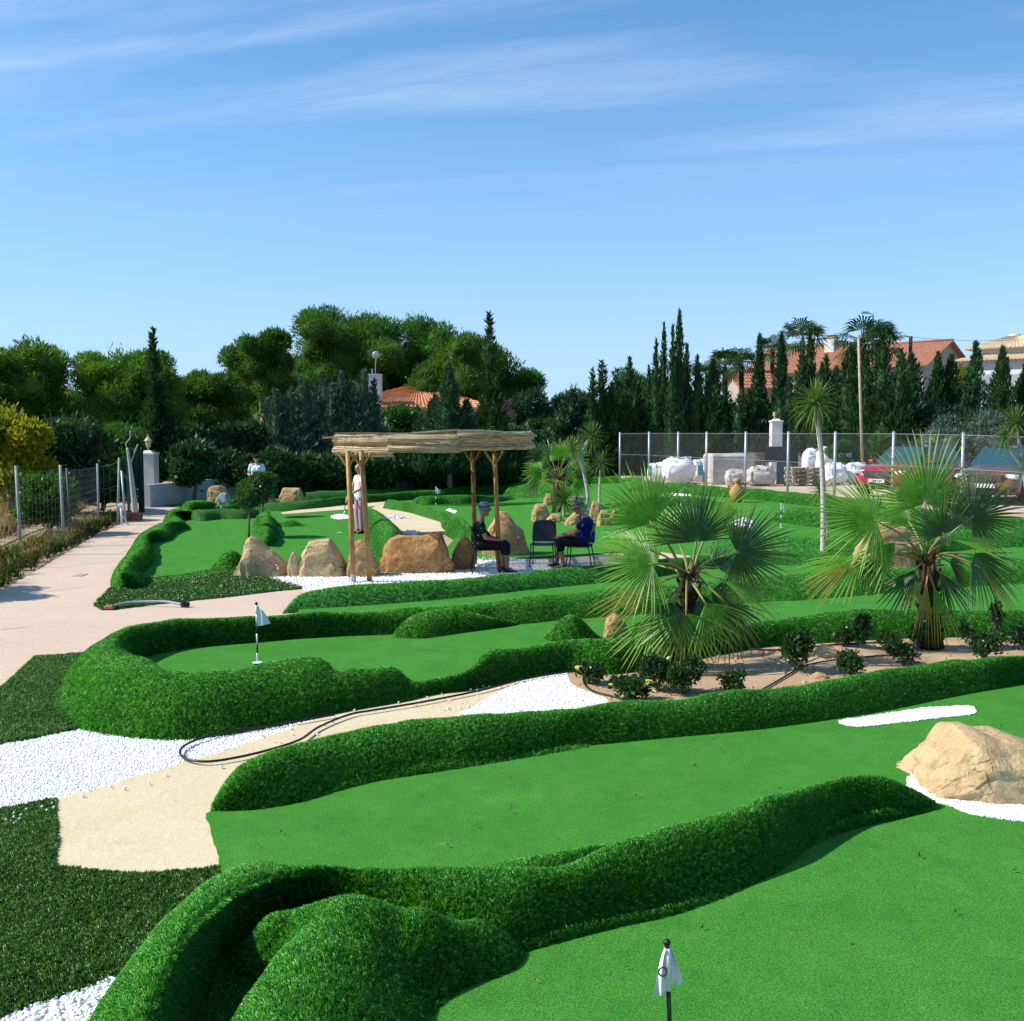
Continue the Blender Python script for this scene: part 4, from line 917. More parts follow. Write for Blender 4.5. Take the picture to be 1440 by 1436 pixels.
def tree(u0, u1, vt, vb, D, label, m='pine', n=9000, seed=0, name="pine_tree", cat="pine tree", group=None, nc=16, L=.34, W=.10, cr=.30, top_flat=.0, up=.5, jag=.25, depth=.8, shape=None):
    """rounded crown spanning u0..u1 and vt..vb in the view, standing at distance D"""
    s = FPX / D; uc = (u0 + u1) / 2; x = PD(uc, 600, D).x; gz = g(x, D)
    zt = PD(uc, vt, D).z - gz; zb = max(.15, PD(uc, vb, D).z - gz); w = (u1 - u0) / s * (1.18 if 'pine' in cat else 1.0)
    t = empty(name, (x, D, gz)); tag(t, label, cat, group); rng = random.Random(seed * 17 + 3)
    cz = (zt + zb) / 2; hz = (zt - zb) / 2; cl = []
    for i in range(nc):
        if shape:
            fu, fv, fr = shape[i % len(shape)]; px = (fu - .5) * w; pz = zb + fv * (zt - zb); r = fr * w; py = rng.uniform(-.25, .25) * w * depth
        else:
            a = rng.uniform(0, 6.28); zz = rng.uniform(-.75, .82); q = max(0, 1 - zz * zz) ** .32 * rng.uniform(.5, .88)
            r = cr * w * rng.uniform(.6, 1.05); px = math.cos(a) * q * (w / 2 - r * .5); py = math.sin(a) * q * w / 2 * depth; pz = cz + zz * (hz - r * .6)
        cl.append((px, py, pz, r, r, r * rng.uniform(.7, .92)))
    if not shape: cl.append((0, 0, cz, w * .3, w * .3 * depth, hz * .75))
    clump_crown("crown", cl, n, L, W, M[m], t, seed, up=up, jag=jag)
    h0 = max(.3, cz); trunk([(0, 0, 0), (.1, 0, h0 * .5), (-.05, 0, h0)], .05 + .02 * w, .03 + .012 * w, M['bark'], t)
    for k in range(3):
        q = cl[rng.randrange(len(cl))]; trunk([(0, 0, h0 * .6), (q[0] * .5, q[1] * .5, (h0 * .6 + q[2]) / 2 + .1), q[:3]], .05, .02, M['bark'], t, "limb", 5)
    return t
def conifer(u, vt, vb, D, wpx, label, m='cypress', n=5000, seed=0, name="cypress", cat="cypress", group=None, spires=None, L=.26, W=.07, rag=.3, out=.5, droop=0, tiers=0, lean=0):
    s = FPX / D; x = PD(u, 600, D).x; gz = g(x, D); zt = PD(u, vt, D).z - gz; zb = max(.1, PD(u, vb, D).z - gz); r = wpx / s / 2
    t = empty(name, (x, D, gz)); tag(t, label, cat, group)
    sp = [((a / s), (seed * .37 + i * .61) % 1 * r - r / 2, zb, zb + (zt - zb) * b, r * c, lean * b, 0) for i, (a, b, c) in enumerate(spires or [(0, 1, 1)])]
    cone_crown("crown", sp, n, L, W, M[m], t, seed, rag, out, droop, tiers)
    trunk([(0, 0, 0), (0, 0, max(.4, zb + (zt - zb) * .4))], .12, .05, M['bark'], t); return t

gp = "tall pines behind the course"
PK = dict(group=gp, L=.25, W=.055, jag=.28)
tree(406, 572, 416, 660, 60, "tallest dark pine rising above the tiled roof", 'pine', 40500, 1, nc=34, cr=.17, **PK)
tree(525, 640, 427, 640, 63, "dark pine right behind the satellite dish", 'pine', 24300, 2, nc=26, cr=.19, **PK)
tree(575, 710, 454, 650, 58, "yellow green pine crown left of the pointed conifer", 'pinemid', 27000, 3, nc=26, cr=.18, **PK)
tree(660, 766, 482, 650, 60, "rightmost round pine beside the open sky", 'pine', 20250, 4, nc=24, cr=.19, **PK)
for i_, (a_, b_, v_, d_) in enumerate([(30, 165, 535, 60), (215, 300, 528, 62), (300, 380, 522, 64), (375, 470, 478, 66), (545, 620, 470, 68)]):
    tree(a_, b_, v_, 680, d_, ["background pine filling the gap behind the yellow bush", "background pine behind the thin pointed conifer", "background pine left of the bare gapped pine", "background pine between the gapped pine and the tallest one", "background pine between the two darkest crowns"][i_], 'pine' if i_ > 1 else 'pinemid', 12000, 30 + i_, nc=24, cr=.19, **PK)
tree(320, 412, 460, 570, 55, "pine with a bare gap under its upper crown", 'pine', 17550, 5, nc=18, cr=.2, **PK)
tree(322, 450, 505, 660, 57, "dark lower pine left of the tallest pine", 'pine', 18900, 6, nc=22, cr=.2, **PK)
tree(244, 345, 514, 660, 50, "low sunlit pine between two taller pines on the left", 'pinemid', 18900, 7, nc=24, cr=.19, **PK)
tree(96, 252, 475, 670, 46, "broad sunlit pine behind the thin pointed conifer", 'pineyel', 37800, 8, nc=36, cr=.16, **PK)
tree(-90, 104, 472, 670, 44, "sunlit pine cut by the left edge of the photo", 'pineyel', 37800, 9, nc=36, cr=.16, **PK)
tree(-50, 70, 564, 735, 30, "yellow flowering bush at the far left", 'yellowbush', 14000, 10, "bush", "bush", nc=24, cr=.2, L=.18, W=.08, jag=.5)
tree(40, 150, 585, 740, 33, "dark bush behind the yellow bush", 'hedge', 9000, 11, "bush", "bush", nc=16, L=.2, W=.09, jag=.5)
tree(74, 232, 590, 706, 40, "large bright green bush behind the left fence", 'bushgreen', 24000, 12, "bush", "bush", nc=36, cr=.17, L=.15, W=.07, jag=.5)
tree(14, 112, 666, 765, 26, "low green bush in the dry grass by the first fence posts", 'bushgreen', 13000, 13, "bush", "bush", nc=26, cr=.19, L=.12, W=.055, jag=.5)
tree(104, 178, 655, 730, 34, "dark bush against the left fence", 'bushgreen', 10000, 14, "bush", "bush", nc=22, L=.13, W=.06, jag=.5)
tree(240, 300, 620, 690, 37.5, "scraggly bush hanging over the whitewashed wall", 'hedge', 6000, 15, "bush", "bush", nc=14, L=.22, W=.1, jag=.5)
gh = "dark hedge shrubs along the back wall"
rr_ = random.Random(5); k = 0
for (u, w_, vt, D, mm) in [(200, 110, 600, 43, 'hedge'), (275, 100, 585, 44, 'hedge'), (335, 100, 585, 43, 'hedge'), (395, 90, 575, 44, 'silver'), (452, 90, 575, 44, 'silver'), (508, 90, 572, 45, 'silver'),
                           (560, 100, 568, 47, 'bushgreen'), (620, 90, 575, 46, 'hedge'), (680, 100, 600, 46, 'hedge'), (735, 90, 585, 47, 'hedge'), (790, 90, 580, 52, 'hedge'), (845, 80, 580, 52, 'hedge'),
                           (300, 110, 630, 41, 'hedge'), (370, 110, 635, 41, 'hedge'), (440, 110, 630, 42, 'hedge'), (510, 110, 630, 42, 'hedge'), (580, 110, 625, 43, 'hedge'), (650, 110, 625, 44, 'hedge'), (720, 110, 625, 46, 'hedge'), (790, 100, 615, 50, 'hedge'),
                           (850, 90, 610, 53, 'hedge'), (900, 90, 575, 55, 'hedge'), (960, 90, 580, 55, 'hedge'), (1020, 90, 562, 55, 'bushgreen'), (1080, 80, 560, 55, 'hedge'), (1140, 90, 565, 54, 'hedge'),
                           (1200, 90, 560, 52, 'hedge'), (1260, 90, 560, 50, 'hedge'), (1320, 90, 565, 48, 'hedge'), (1390, 90, 570, 46, 'hedge'), (1450, 90, 560, 46, 'hedge'), (1510, 90, 560, 46, 'hedge')]:
    k += 1
    row = k > 12 and k < 22
    LM = [(230, "the gate pillar with the lantern"), (300, "the first bend of the back wall"), (350, "the standing man"), (400, "the pale block of rock"), (455, "the left end of the reed roof"), (512, "the twin pergola posts"), (570, "the left half of the pergola"), (625, "the middle of the pergola"), (690, "the right pergola posts"),
          (740, "the island fan palm's left fronds"), (800, "the double headed yucca"), (850, "the first fence post"), (905, "the second fence bay"), (970, "the tall cypress group"), (1030, "the beige cube"), (1085, "the white gate pillar"), (1145, "the pallets"), (1205, "the pale utility pole"), (1265, "the red car's bonnet"), (1325, "the red car's roof"), (1395, "the bronze car"), (1455, "the rightmost yucca"), (9999, "the right edge")]
    lm = [n_ for lim, n_ in LM if u < lim][0]
    kindw = {'silver': "silvery leaved shrub", 'bushgreen': "mid green leafy shrub", 'hedge': "dark leafy shrub"}[mm]
    lab = ("lower " if row else "") + kindw + (" right behind " if row else " in tall hedge above ") + lm
    tree(u - w_ / 2, u + w_ / 2, vt + rr_.uniform(-5, 8), 700, D, lab,
         mm, 7500, 40 + k, "hedge_shrub", "shrub", {'silver': "silvery shrubs below the tiled roof", 'bushgreen': "mid green shrubs in the back hedge"}.get(mm, gh), nc=16, cr=.24, L=.21, W=.09, jag=.35)
for i, (u, vt, w_) in enumerate([(425, 530, 34), (455, 528, 36), (480, 524, 30), (512, 522, 34), (390, 548, 30)]):
    conifer(u, vt, 640, 43, w_, ["spiky silvery shrub top left of the chimney group", "fluffy silvery conifer in the middle of the silver clump", "tallest silvery shoot left of the chimney", "silvery conifer touching the white chimney", "small silvery conifer at the left end of the clump"][i], 'silver', 5000, 80 + i, "silver_conifer", "conifer", "silvery conifers by the chimney", [(0, 1, .9), (-14, .86, .7), (13, .9, .7), (4, .7, 1.1)], L=.22, W=.07, rag=.9, out=1.0)
conifer(632, 512, 665, 42, 100, "broad bluish green conifer covering the roof's right half", 'conif', 11000, 90, "conifer", "conifer", None, [(0, 1, .55), (-22, .72, .5), (24, .66, .5), (-34, .4, .35), (36, .4, .4)], L=.22, W=.07, rag=.5, out=.7)
conifer(688, 441, 680, 44, 60, "tall twisted dark conifer left of the right pine", 'cypress', 9000, 91, "conifer", "conifer", None, [(0, 1, .5), (8, .6, .9), (-10, .5, .8)], rag=.9, out=.9, L=.28, tiers=9)
conifer(222, 462, 640, 42, 46, "thin pointed dark conifer in front of the sunlit pine", 'cypress', 5000, 92, "conifer", "conifer", None, [(0, 1, .45), (0, .6, 1.0)], rag=1.0, out=1.1, tiers=11)
conifer(846, 508, 680, 50, 62, "ragged dark conifer with two bent tips", 'cypress', 8000, 93, "conifer", "conifer", None, [(0, 1, .5), (-14, .93, .35), (14, .8, .6), (-8, .6, .8)], rag=.9, out=.8, tiers=8)
conifer(886, 503, 680, 51, 60, "ragged brownish conifer with a bent top", 'cypress', 7000, 94, "conifer", "conifer", None, [(0, 1, .35), (8, .8, .7), (-10, .7, .7)], rag=.9, out=.8, tiers=8)
tree(852, 935, 509, 640, 62, "feathery pale green tree behind the ragged conifers", 'mist', 9000, 95, "tamarisk_tree", "tree", nc=14, L=.3, W=.06)
tree(775, 840, 532, 640, 62, "low feathery green tree right of the pines", 'mist', 6000, 96, "tamarisk_tree", "tree", nc=12, L=.3, W=.06)
tree(715, 790, 535, 650, 56, "grey green rounded tree below the right pine", 'conif', 6000, 97, "tree", "tree", nc=12)
for i_, (u_, v_, w_) in enumerate([(806, 548, 76), (868, 530, 80), (918, 520, 70), (985, 528, 70), (1022, 545, 70), (1052, 550, 66), (1112, 530, 70)]):
    conifer(u_, v_, 690, 53, w_, ["broad dark conifer behind the island yuccas", "broad dark conifer between the two ragged ones", "dense dark conifer left of the tall cypress group", "dense conifer at the right foot of the cypress group", "dark conifer in front of the palm pair", "dark conifer below the slender cypress", "dark conifer under the broad cypress"][i_], 'cypress' if i_ % 2 else 'conif', 8000, 150 + i_, "conifer", "conifer", None, [(0, 1, .7), (-16, .85, .7), (15, .9, .65), (0, .6, 1.1)], rag=.9, out=.8)
conifer(950, 437, 680, 50, 92, "group of tall cypress spires with the highest tip", 'cypress', 16000, 98, "cypress", "cypress", None,
        [(2, 1, .34), (-15, .93, .26), (-28, .82, .26), (-8, .9, .24), (16, .80, .34), (28, .72, .3), (-36, .66, .26), (0, .6, .6)], rag=.35, out=.3, L=.24, W=.06)
gc = "dark cypresses in front of the red roofs"
for i, (u, vt, w_, D, lab) in enumerate([(1000, 508, 44, 50, "short cypress just right of the tall cypress group"), (1066, 471, 30, 55, "slender cypress left of its thicker twin"), (1098, 468, 34, 54, "columnar cypress beside the red roof's left end"),
        (1190, 488, 84, 50, "cone shaped cypress below the lamp post"), (1335, 500, 62, 50, "dark conifer under the grey gable wall"), (1372, 481, 40, 48, "thin ragged conifer left of the white house"),
        (1403, 490, 54, 46, "dense cypress in front of the white house"), (1443, 505, 56, 46, "cypress cut by the right edge"), (1286, 497, 84, 50, "bushy conifer by the brown lamp post"), (1315, 498, 44, 50, "dark conifer below the roof valley")]):
    conifer(u, vt, 660, D, w_, lab, 'cypress' if i not in (5, 8) else 'conif', 5200, 100 + i, "cypress", "cypress", gc, L=.24, W=.07, rag=.45 if i != 5 else 1.0, out=.45, tiers=10 if i in (3, 5) else 0)
conifer(1240, 462, 670, 48, 100, "largest dark cypress right of the pale pole", 'cypress', 12000, 115, "cypress", "cypress", gc, [(0, 1, .5), (18, .85, .5), (-18, .8, .5), (6, .6, .9)], rag=.7, out=.7, tiers=7)
conifer(1163, 500, 660, 50, 56, "dark conifer filling in left of the cone shaped cypress", 'cypress', 7000, 140, "cypress", "cypress", gc, [(0, 1, .6), (10, .9, .6), (-10, .8, .7)], rag=.8, out=.7)
conifer(1262, 503, 660, 49, 60, "dark conifer tucked right of the largest cypress", 'cypress', 7000, 141, "cypress", "cypress", gc, [(0, 1, .6), (12, .92, .6), (-10, .85, .7)], rag=.8, out=.7)
conifer(1137, 462, 660, 52, 66, "broad cypress with a palm behind its top", 'cypress', 8000, 116, "cypress", "cypress", gc, [(4, 1, .5), (-10, .85, .6), (14, .75, .6)], rag=.5, out=.5)
tree(1295, 1372, 578, 660, 44, "grey twiggy shrub behind the cars", 'silver', 5000, 117, "shrub", "shrub", nc=12, L=.2, W=.05, jag=.7)
tree(1365, 1425, 575, 650, 43, "bluish grey shrub at the right behind the dark car", 'silver', 4500, 118, "shrub", "shrub", nc=12, L=.2, W=.05, jag=.7)
tree(1225, 1258, 598, 668, 41, "bright green bush growing through the fence behind the red car", 'bushgreen', 5000, 119, "bush", "bush", nc=12, L=.15, W=.08)
tree(1165, 1200, 618, 662, 43, "small green bush behind the rubble bags", 'bushgreen', 3000, 120, "bush", "bush", nc=8, L=.15, W=.08)
tree(1345, 1370, 512, 560, 52, "yellow green shrub top showing above the white wall", 'yellowbush', 2500, 121, "bush", "bush", nc=8, L=.2, W=.1)
def dark_tunnel(): pass
# distant feather palms
def far_palm(u, vt, vb, D, label, group="palms on the skyline", r=1.5, seed=0, nf=22):
    x = PD(u, 600, D).x; gz = g(x, D); H = PD(u, vt, D).z - gz - r * .5
    t = empty("palm_tree", (x, D, gz)); tag(t, label, "palm tree", group)
    trunk([(0, 0, 0), (.1, 0, H * .5), (0, 0, H)], .22, .15, M['palmtrunk'], t)
    rng = random.Random(seed); V = []; F = []
    for i in range(nf):
        a = 6.283 * i / nf + rng.uniform(-.2, .2); el = rng.uniform(-.7, 1.2); c = Vector((math.cos(a) * math.cos(el), math.sin(a) * math.cos(el), math.sin(el)))
        hub = Vector((0, 0, H)) + c * r * .45; side = c.cross(Vector((0, 0, 1))).normalized() if abs(c.z) < .95 else Vector((1, 0, 0)); nb = c.cross(side)
        for j in range(15):
            b = (j / 14 - .5) * 3.4; d = (c * math.cos(b) + side * math.sin(b)); LL = r * .6 * rng.uniform(.8, 1.1); w = .05
            k0 = len(V); q = d.cross(nb) * w; tip = hub + d * LL + Vector((0, 0, -.18 * r)); mid = hub + d * LL * .6
            V += [hub, mid + q, tip, mid - q]; F.append((k0, k0 + 1, k0 + 2, k0 + 3))
        k0 = len(V); q = side * .03; V += [Vector((0, 0, H)) - q, Vector((0, 0, H)) + q, hub + q, hub - q]; F.append((k0, k0 + 1, k0 + 2, k0 + 3))
    link("fronds", mesh_np("fronds", V, F, [M['palmfar']]), t); return t
far_palm(1018, 499, 0, 70, "first palm of the pair left of the pink house", seed=1)
far_palm(1041, 496, 0, 68, "second palm of the pair left of the pink house", seed=2)
far_palm(994, 510, 0, 66, "lowest palm near the short cypress", seed=3)
far_palm(1084, 478, 0, 75, "palm top peeking between two slender cypresses", seed=4)
far_palm(1126, 458, 0, 62, "palm behind the broad cypress", seed=5, r=1.7)
far_palm(1212, 458, 0, 60, "highest palm with a crown beside the street lamp", seed=6, r=2.0, nf=28)
far_palm(1232, 462, 0, 61, "palm crown against the largest dark cypress", seed=7, r=1.7)

tree(-470, -270, 505, 640, 16.0, "small bushy tree just beyond the left edge shading the path", 'bushgreen', 6000, 131, "tree", "tree", nc=14, cr=.2, L=.12, W=.06)
# ------------------------------------------------------------------ fan palms
def fan_mesh(hub, d, n, Rr, spread, nseg, m, parent, seed, droop=.16, petiole=None, pm='petiole'):
    """one palmate leaf: folded segments joined near the hub, free and drooping at the tips"""
    rng = random.Random(seed); d = d.normalized(); n = (n - d * n.dot(d)).normalized(); s = n.cross(d).normalized()
    V = []; F = []; al = []; dth = spread / nseg
    for i in range(nseg):
        th = -spread / 2 + dth * (i + .5); jit = rng.uniform(-.5, .5) * dth
        LL = Rr * (.66 + .34 * math.cos(th * .8)) * rng.uniform(.86, 1.06); dr = droop * rng.uniform(.4, 1.8)
        prev = None
        for q, (rr, wk) in enumerate(((.03, .9), (.22, 1.0), (.42, .92), (.62, .70), (.82, .44), (1.0, .0))):
            free = max(0, rr - .32) / .68; a = th + jit * free
            dd = d * math.cos(a) + s * math.sin(a); ss = -d * math.sin(a) + s * math.cos(a)
            dist = rr * LL; p = hub + dd * dist + n * (-.10 * Rr * (rr ** 2)) + Vector((0, 0, -1)) * dr * Rr * free ** 1.8
            half = min(rr, .42) * LL * math.tan(dth * .5) * wk * 1.0
            fold = n * half * .9; k = len(V)
            if q == 5: V.append(p); al.append(1.0)
            else: V += [p - ss * half, p + fold, p + ss * half]; al += [rr] * 3
            if prev is not None:
                if q == 5: F += [(prev, prev + 1, k), (prev + 1, prev + 2, k)]
                else: F += [(prev, prev + 1, k + 1, k), (prev + 1, prev + 2, k + 2, k + 1)]
            prev = k
    me = mesh_np("frond", V, F, [M[m]]); at = me.attributes.new("along", 'FLOAT', 'POINT'); at.data.foreach_set('value', np.array(al, dtype=np.float32))
    o = link("frond", me, parent)
    if petiole is not None:
        a, b = petiole, hub; mid = (a + b) / 2 + Vector((0, 0, .10 * (b - a).length))
        pts = [a, a.lerp(mid, .6) + Vector((0, 0, .02)), mid, mid.lerp(b, .6), b + d * Rr * .05]
        mb = MB(); mb.tube(pts, [.021, .017, .013, .012, .009], 6); mb.build("petiole", M[pm], o, smooth=True)
    return o
def palm(u, v, crown, fronds, label, tr=(.075, .10), seed=0, dz=.04):
    b = P(u, v, dz); s = FPX / b.y; t = empty("fan_palm", b); tag(t, label, "palm tree", "big fan palms in the sandy bed")
    L = lambda uu, vv, dy=0.0: Vector(((PD(uu, vv, b.y + dy).x - b.x), dy, PD(uu, vv, b.y + dy).z - b.z))
    cr = L(*crown); rng = random.Random(seed); H = cr.z
    mb = MB(); k = 9; pts = [cr * (i / (k - 1)) for i in range(k)]
    mb.tube(pts, [tr[1] * (1.15 if i == 0 else 1) + (tr[0] - tr[1]) * i / (k - 1) + rng.uniform(-.008, .008) for i in range(k)], 12); mb.build("trunk", M['palmtrunk'], t, smooth=True)
    for i in range(46):                                # old leaf bases
        a = i * 2.4; zz = .06 + (H - .02) * (i / 46); f = zz / H; r = (tr[1] + (tr[0] - tr[1]) * f) * .92
        c = cr * f; o = Vector((math.cos(a), math.sin(a), 0)); mb = MB()
        mb.tube([c + o * r * .8, c + o * (r + .035) + Vector((0, 0, .045)), c + o * (r + .055) + Vector((0, 0, .10))], [.028, .022, .008], 5)
        mb.build("leaf_base", M['palmtrunk' if i % 3 else 'boot'], t)
    for i, fr in enumerate(fronds):
        hu, hv, dy, ang, spread, Rpx, n, m = fr[:8]; tilt = fr[8] if len(fr) > 8 else 0
        a = R(ang); d = Vector((math.cos(a), tilt, math.sin(a)))
        fan_mesh(L(hu, hv, dy), d, Vector(n), Rpx / s, R(spread), max(7, int(spread / 5.6)), m, t, seed * 50 + i, .05, cr + Vector((rng.uniform(-.04, .04), rng.uniform(-.04, .04), -rng.uniform(0, .12))), 'petiolebr' if m == 'fanyel' else 'petiole')
    return t
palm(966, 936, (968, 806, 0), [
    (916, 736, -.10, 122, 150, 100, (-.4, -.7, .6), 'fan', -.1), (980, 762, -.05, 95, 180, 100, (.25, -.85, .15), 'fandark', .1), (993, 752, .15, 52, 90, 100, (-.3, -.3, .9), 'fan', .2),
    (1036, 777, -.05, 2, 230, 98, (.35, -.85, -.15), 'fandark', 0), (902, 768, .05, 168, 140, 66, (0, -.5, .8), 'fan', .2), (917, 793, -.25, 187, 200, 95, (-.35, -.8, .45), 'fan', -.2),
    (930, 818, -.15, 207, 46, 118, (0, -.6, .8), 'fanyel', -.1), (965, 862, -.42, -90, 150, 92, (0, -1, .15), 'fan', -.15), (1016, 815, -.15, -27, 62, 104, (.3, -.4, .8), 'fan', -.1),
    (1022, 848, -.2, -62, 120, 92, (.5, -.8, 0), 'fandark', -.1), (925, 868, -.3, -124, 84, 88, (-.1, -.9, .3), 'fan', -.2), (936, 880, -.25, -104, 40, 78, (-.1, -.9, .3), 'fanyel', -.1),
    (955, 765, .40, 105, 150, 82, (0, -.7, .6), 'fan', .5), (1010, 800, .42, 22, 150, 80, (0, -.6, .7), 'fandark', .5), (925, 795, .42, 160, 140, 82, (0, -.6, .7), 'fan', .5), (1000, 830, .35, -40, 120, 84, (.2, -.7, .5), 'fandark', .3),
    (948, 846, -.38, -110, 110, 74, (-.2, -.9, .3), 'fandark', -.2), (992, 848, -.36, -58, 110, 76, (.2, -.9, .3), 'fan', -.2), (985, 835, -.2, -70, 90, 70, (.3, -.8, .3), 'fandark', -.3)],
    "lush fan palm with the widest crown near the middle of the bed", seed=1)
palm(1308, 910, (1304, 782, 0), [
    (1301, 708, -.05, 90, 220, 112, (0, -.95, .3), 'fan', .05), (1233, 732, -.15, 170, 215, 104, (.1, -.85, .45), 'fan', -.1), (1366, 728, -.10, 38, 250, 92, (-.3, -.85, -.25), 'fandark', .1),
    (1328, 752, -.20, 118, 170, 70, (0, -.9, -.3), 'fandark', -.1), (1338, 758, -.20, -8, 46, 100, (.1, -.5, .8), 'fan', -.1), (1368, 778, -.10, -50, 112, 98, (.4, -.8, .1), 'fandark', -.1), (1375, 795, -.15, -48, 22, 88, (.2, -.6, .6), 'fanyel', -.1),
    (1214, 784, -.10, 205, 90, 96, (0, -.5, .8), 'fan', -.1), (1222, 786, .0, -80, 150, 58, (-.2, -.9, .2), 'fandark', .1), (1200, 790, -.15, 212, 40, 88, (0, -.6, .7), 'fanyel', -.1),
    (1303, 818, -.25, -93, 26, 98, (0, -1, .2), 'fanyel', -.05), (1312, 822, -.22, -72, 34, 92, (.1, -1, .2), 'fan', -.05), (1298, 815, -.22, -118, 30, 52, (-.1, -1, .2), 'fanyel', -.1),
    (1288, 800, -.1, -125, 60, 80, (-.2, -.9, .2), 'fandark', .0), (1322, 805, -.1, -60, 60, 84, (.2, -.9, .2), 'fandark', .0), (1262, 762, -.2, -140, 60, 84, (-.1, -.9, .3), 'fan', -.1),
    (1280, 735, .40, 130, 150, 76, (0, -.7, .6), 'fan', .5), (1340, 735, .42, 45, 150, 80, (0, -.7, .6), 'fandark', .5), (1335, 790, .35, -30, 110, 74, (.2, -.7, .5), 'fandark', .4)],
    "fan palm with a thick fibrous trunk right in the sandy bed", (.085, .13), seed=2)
# fan palm on the rock island
ib = P(784, 722, 0); t = empty("fan_palm", ib); tag(t, "fan palm in the middle of the rock island", "palm tree"); s_ = FPX / ib.y
trunk([(0, 0, 0), (.02, 0, .6), (.0, 0, 1.0)], .17, .13, M['palmtrunk'], t)
rng = random.Random(8)
for i in range(20):
    az = i * 2.4; el = 1.25 - 1.7 * (i / 20); d = Vector((math.cos(az) * math.cos(el), math.sin(az) * math.cos(el), math.sin(el)))
    hub = Vector((0, 0, 1.02)) + d * (.55 + .15 * (el > .6)); side = d.cross(Vector((0, 0, 1))).normalized(); nn = side.cross(d) * -1
    nn = Vector((d.x * -.2, -.7, .5)) if el > .2 else Vector((d.x * .3, -.8, .3))
    fan_mesh(hub, d, nn, .68, R(150), 22, ('fan', 'fandark', 'fan', 'fanyel')[i % 4 if el < .3 else i % 3], t, 900 + i, .2, Vector((0, 0, .95)))

# ------------------------------------------------------------------ yuccas
def rosette(c, Rr, n, parent, seed, m='yucca', down=.35, wid=.05, name="leaf_rosette"):
    rng = random.Random(seed); V = []; F = []; al = []
    for i in range(n):
        az = i * 2.39996; f = i / n; el = 1.45 - (1.45 + down * 2.2) * f + rng.uniform(-.12, .12)
        d = Vector((math.cos(az) * math.cos(el), math.sin(az) * math.cos(el), math.sin(el))); s = d.cross(Vector((0, 0, 1)))
        s = s.normalized() if s.length > .05 else Vector((1, 0, 0)); nn = s.cross(d); LL = Rr * rng.uniform(.85, 1.08); dr = (.10 + .22 * f) * LL; prev = None
        for q, (rr, w) in enumerate(((.02, .7), (.35, 1), (.7, .75), (1, 0))):
            p = c + d * LL * rr + Vector((0, 0, -dr * rr ** 2.4)); h = wid * Rr * .5 * w; k = len(V)
            if q == 3: V.append(p); al.append(1)
            else: V += [p - s * h, p - nn * h * .5, p + s * h]; al += [rr] * 3
            if prev is not None:
                F += [(prev, prev + 1, k), (prev + 1, prev + 2, k)] if q == 3 else [(prev, prev + 1, k + 1, k), (prev + 1, prev + 2, k + 2, k + 1)]
            prev = k
    me = mesh_np(name, V, F, [M[m]]); a = me.attributes.new("along", 'FLOAT', 'POINT'); a.data.foreach_set('value', np.array(al, dtype=np.float32)); return link(name, me, parent)
def yucca(base, heads, label, group, r0=.05, bark='barkpale', dy=0.0):
    b = P(*base); b.y += dy; b.z = g(b.x, b.y); s = FPX / b.y; t = empty("yucca", b); tag(t, label, "yucca", group)
    for i, (path, Rpx, n) in enumerate(heads):
        pts = []
        for (u, v) in path:
            q = PD(u, v, b.y); pts.append(Vector((q.x - b.x, 0, q.z - b.z)))
        if len(pts) > 1:
            pts[0].z = max(-.02, pts[0].z) if i else -.02
            fine = smooth_poly(pts, False, 4); trunk(fine, r0, r0 * .75, M[bark], t)
        c = pts[-1]; rosette(c, Rpx / s, n, t, int(path[-1][0]) + i); rosette(c - Vector((0, 0, Rpx / s * .12)), Rpx / s * .82, int(n * .22), t, 5 + i, 'yuccadry', .9, .045, "dry_leaves")
    return t
yucca((1157, 792), [([(1157, 792), (1158, 720), (1155, 640), (1146, 566)], 44, 110)], "tall slender yucca with a bare pale trunk beside the right palm", "yuccas", .058)
yucca((1164, 758), [([(1164, 758), (1160, 715), (1153, 690)], 28, 70)], "short yucca tuft behind the tall slender yucca's trunk", "yuccas", .04)
yucca((829, 724), [([(829, 724), (826, 690), (818, 640), (832, 614)], 27, 80), ([(822, 665), (812, 640), (805, 632)], 26, 80)], "double headed yucca on the rock island", "yuccas", .055)
yucca((843, 724), [([(843, 724), (843, 690), (845, 652)], 25, 80)], "single headed yucca at the right of the rock island", "yuccas", .04)
yucca((793, 728), [([(793, 728), (793, 704)], 34, 90)], "stemless drooping yucca in front of the island palm", "yuccas", .05)
yucca((691, 694), [([(691, 694), (690, 680)], 22, 80)], "small stemless yucca on the back bank seen through the pergola", "yuccas", .05)
yucca((1446, 742), [([(1446, 742), (1444, 690), (1428, 596)], 34, 90), ([(1440, 660), (1425, 640), (1413, 618)], 26, 70), ([(1444, 680), (1446, 655)], 30, 80)], "many headed yucca cut by the right edge in front of the dark car", "yuccas", .06)
yucca((813, 722), [([(813, 722), (812, 712)], 24, 50)], "low leafy tuft between the yucca trunks on the island", "yuccas", .04)

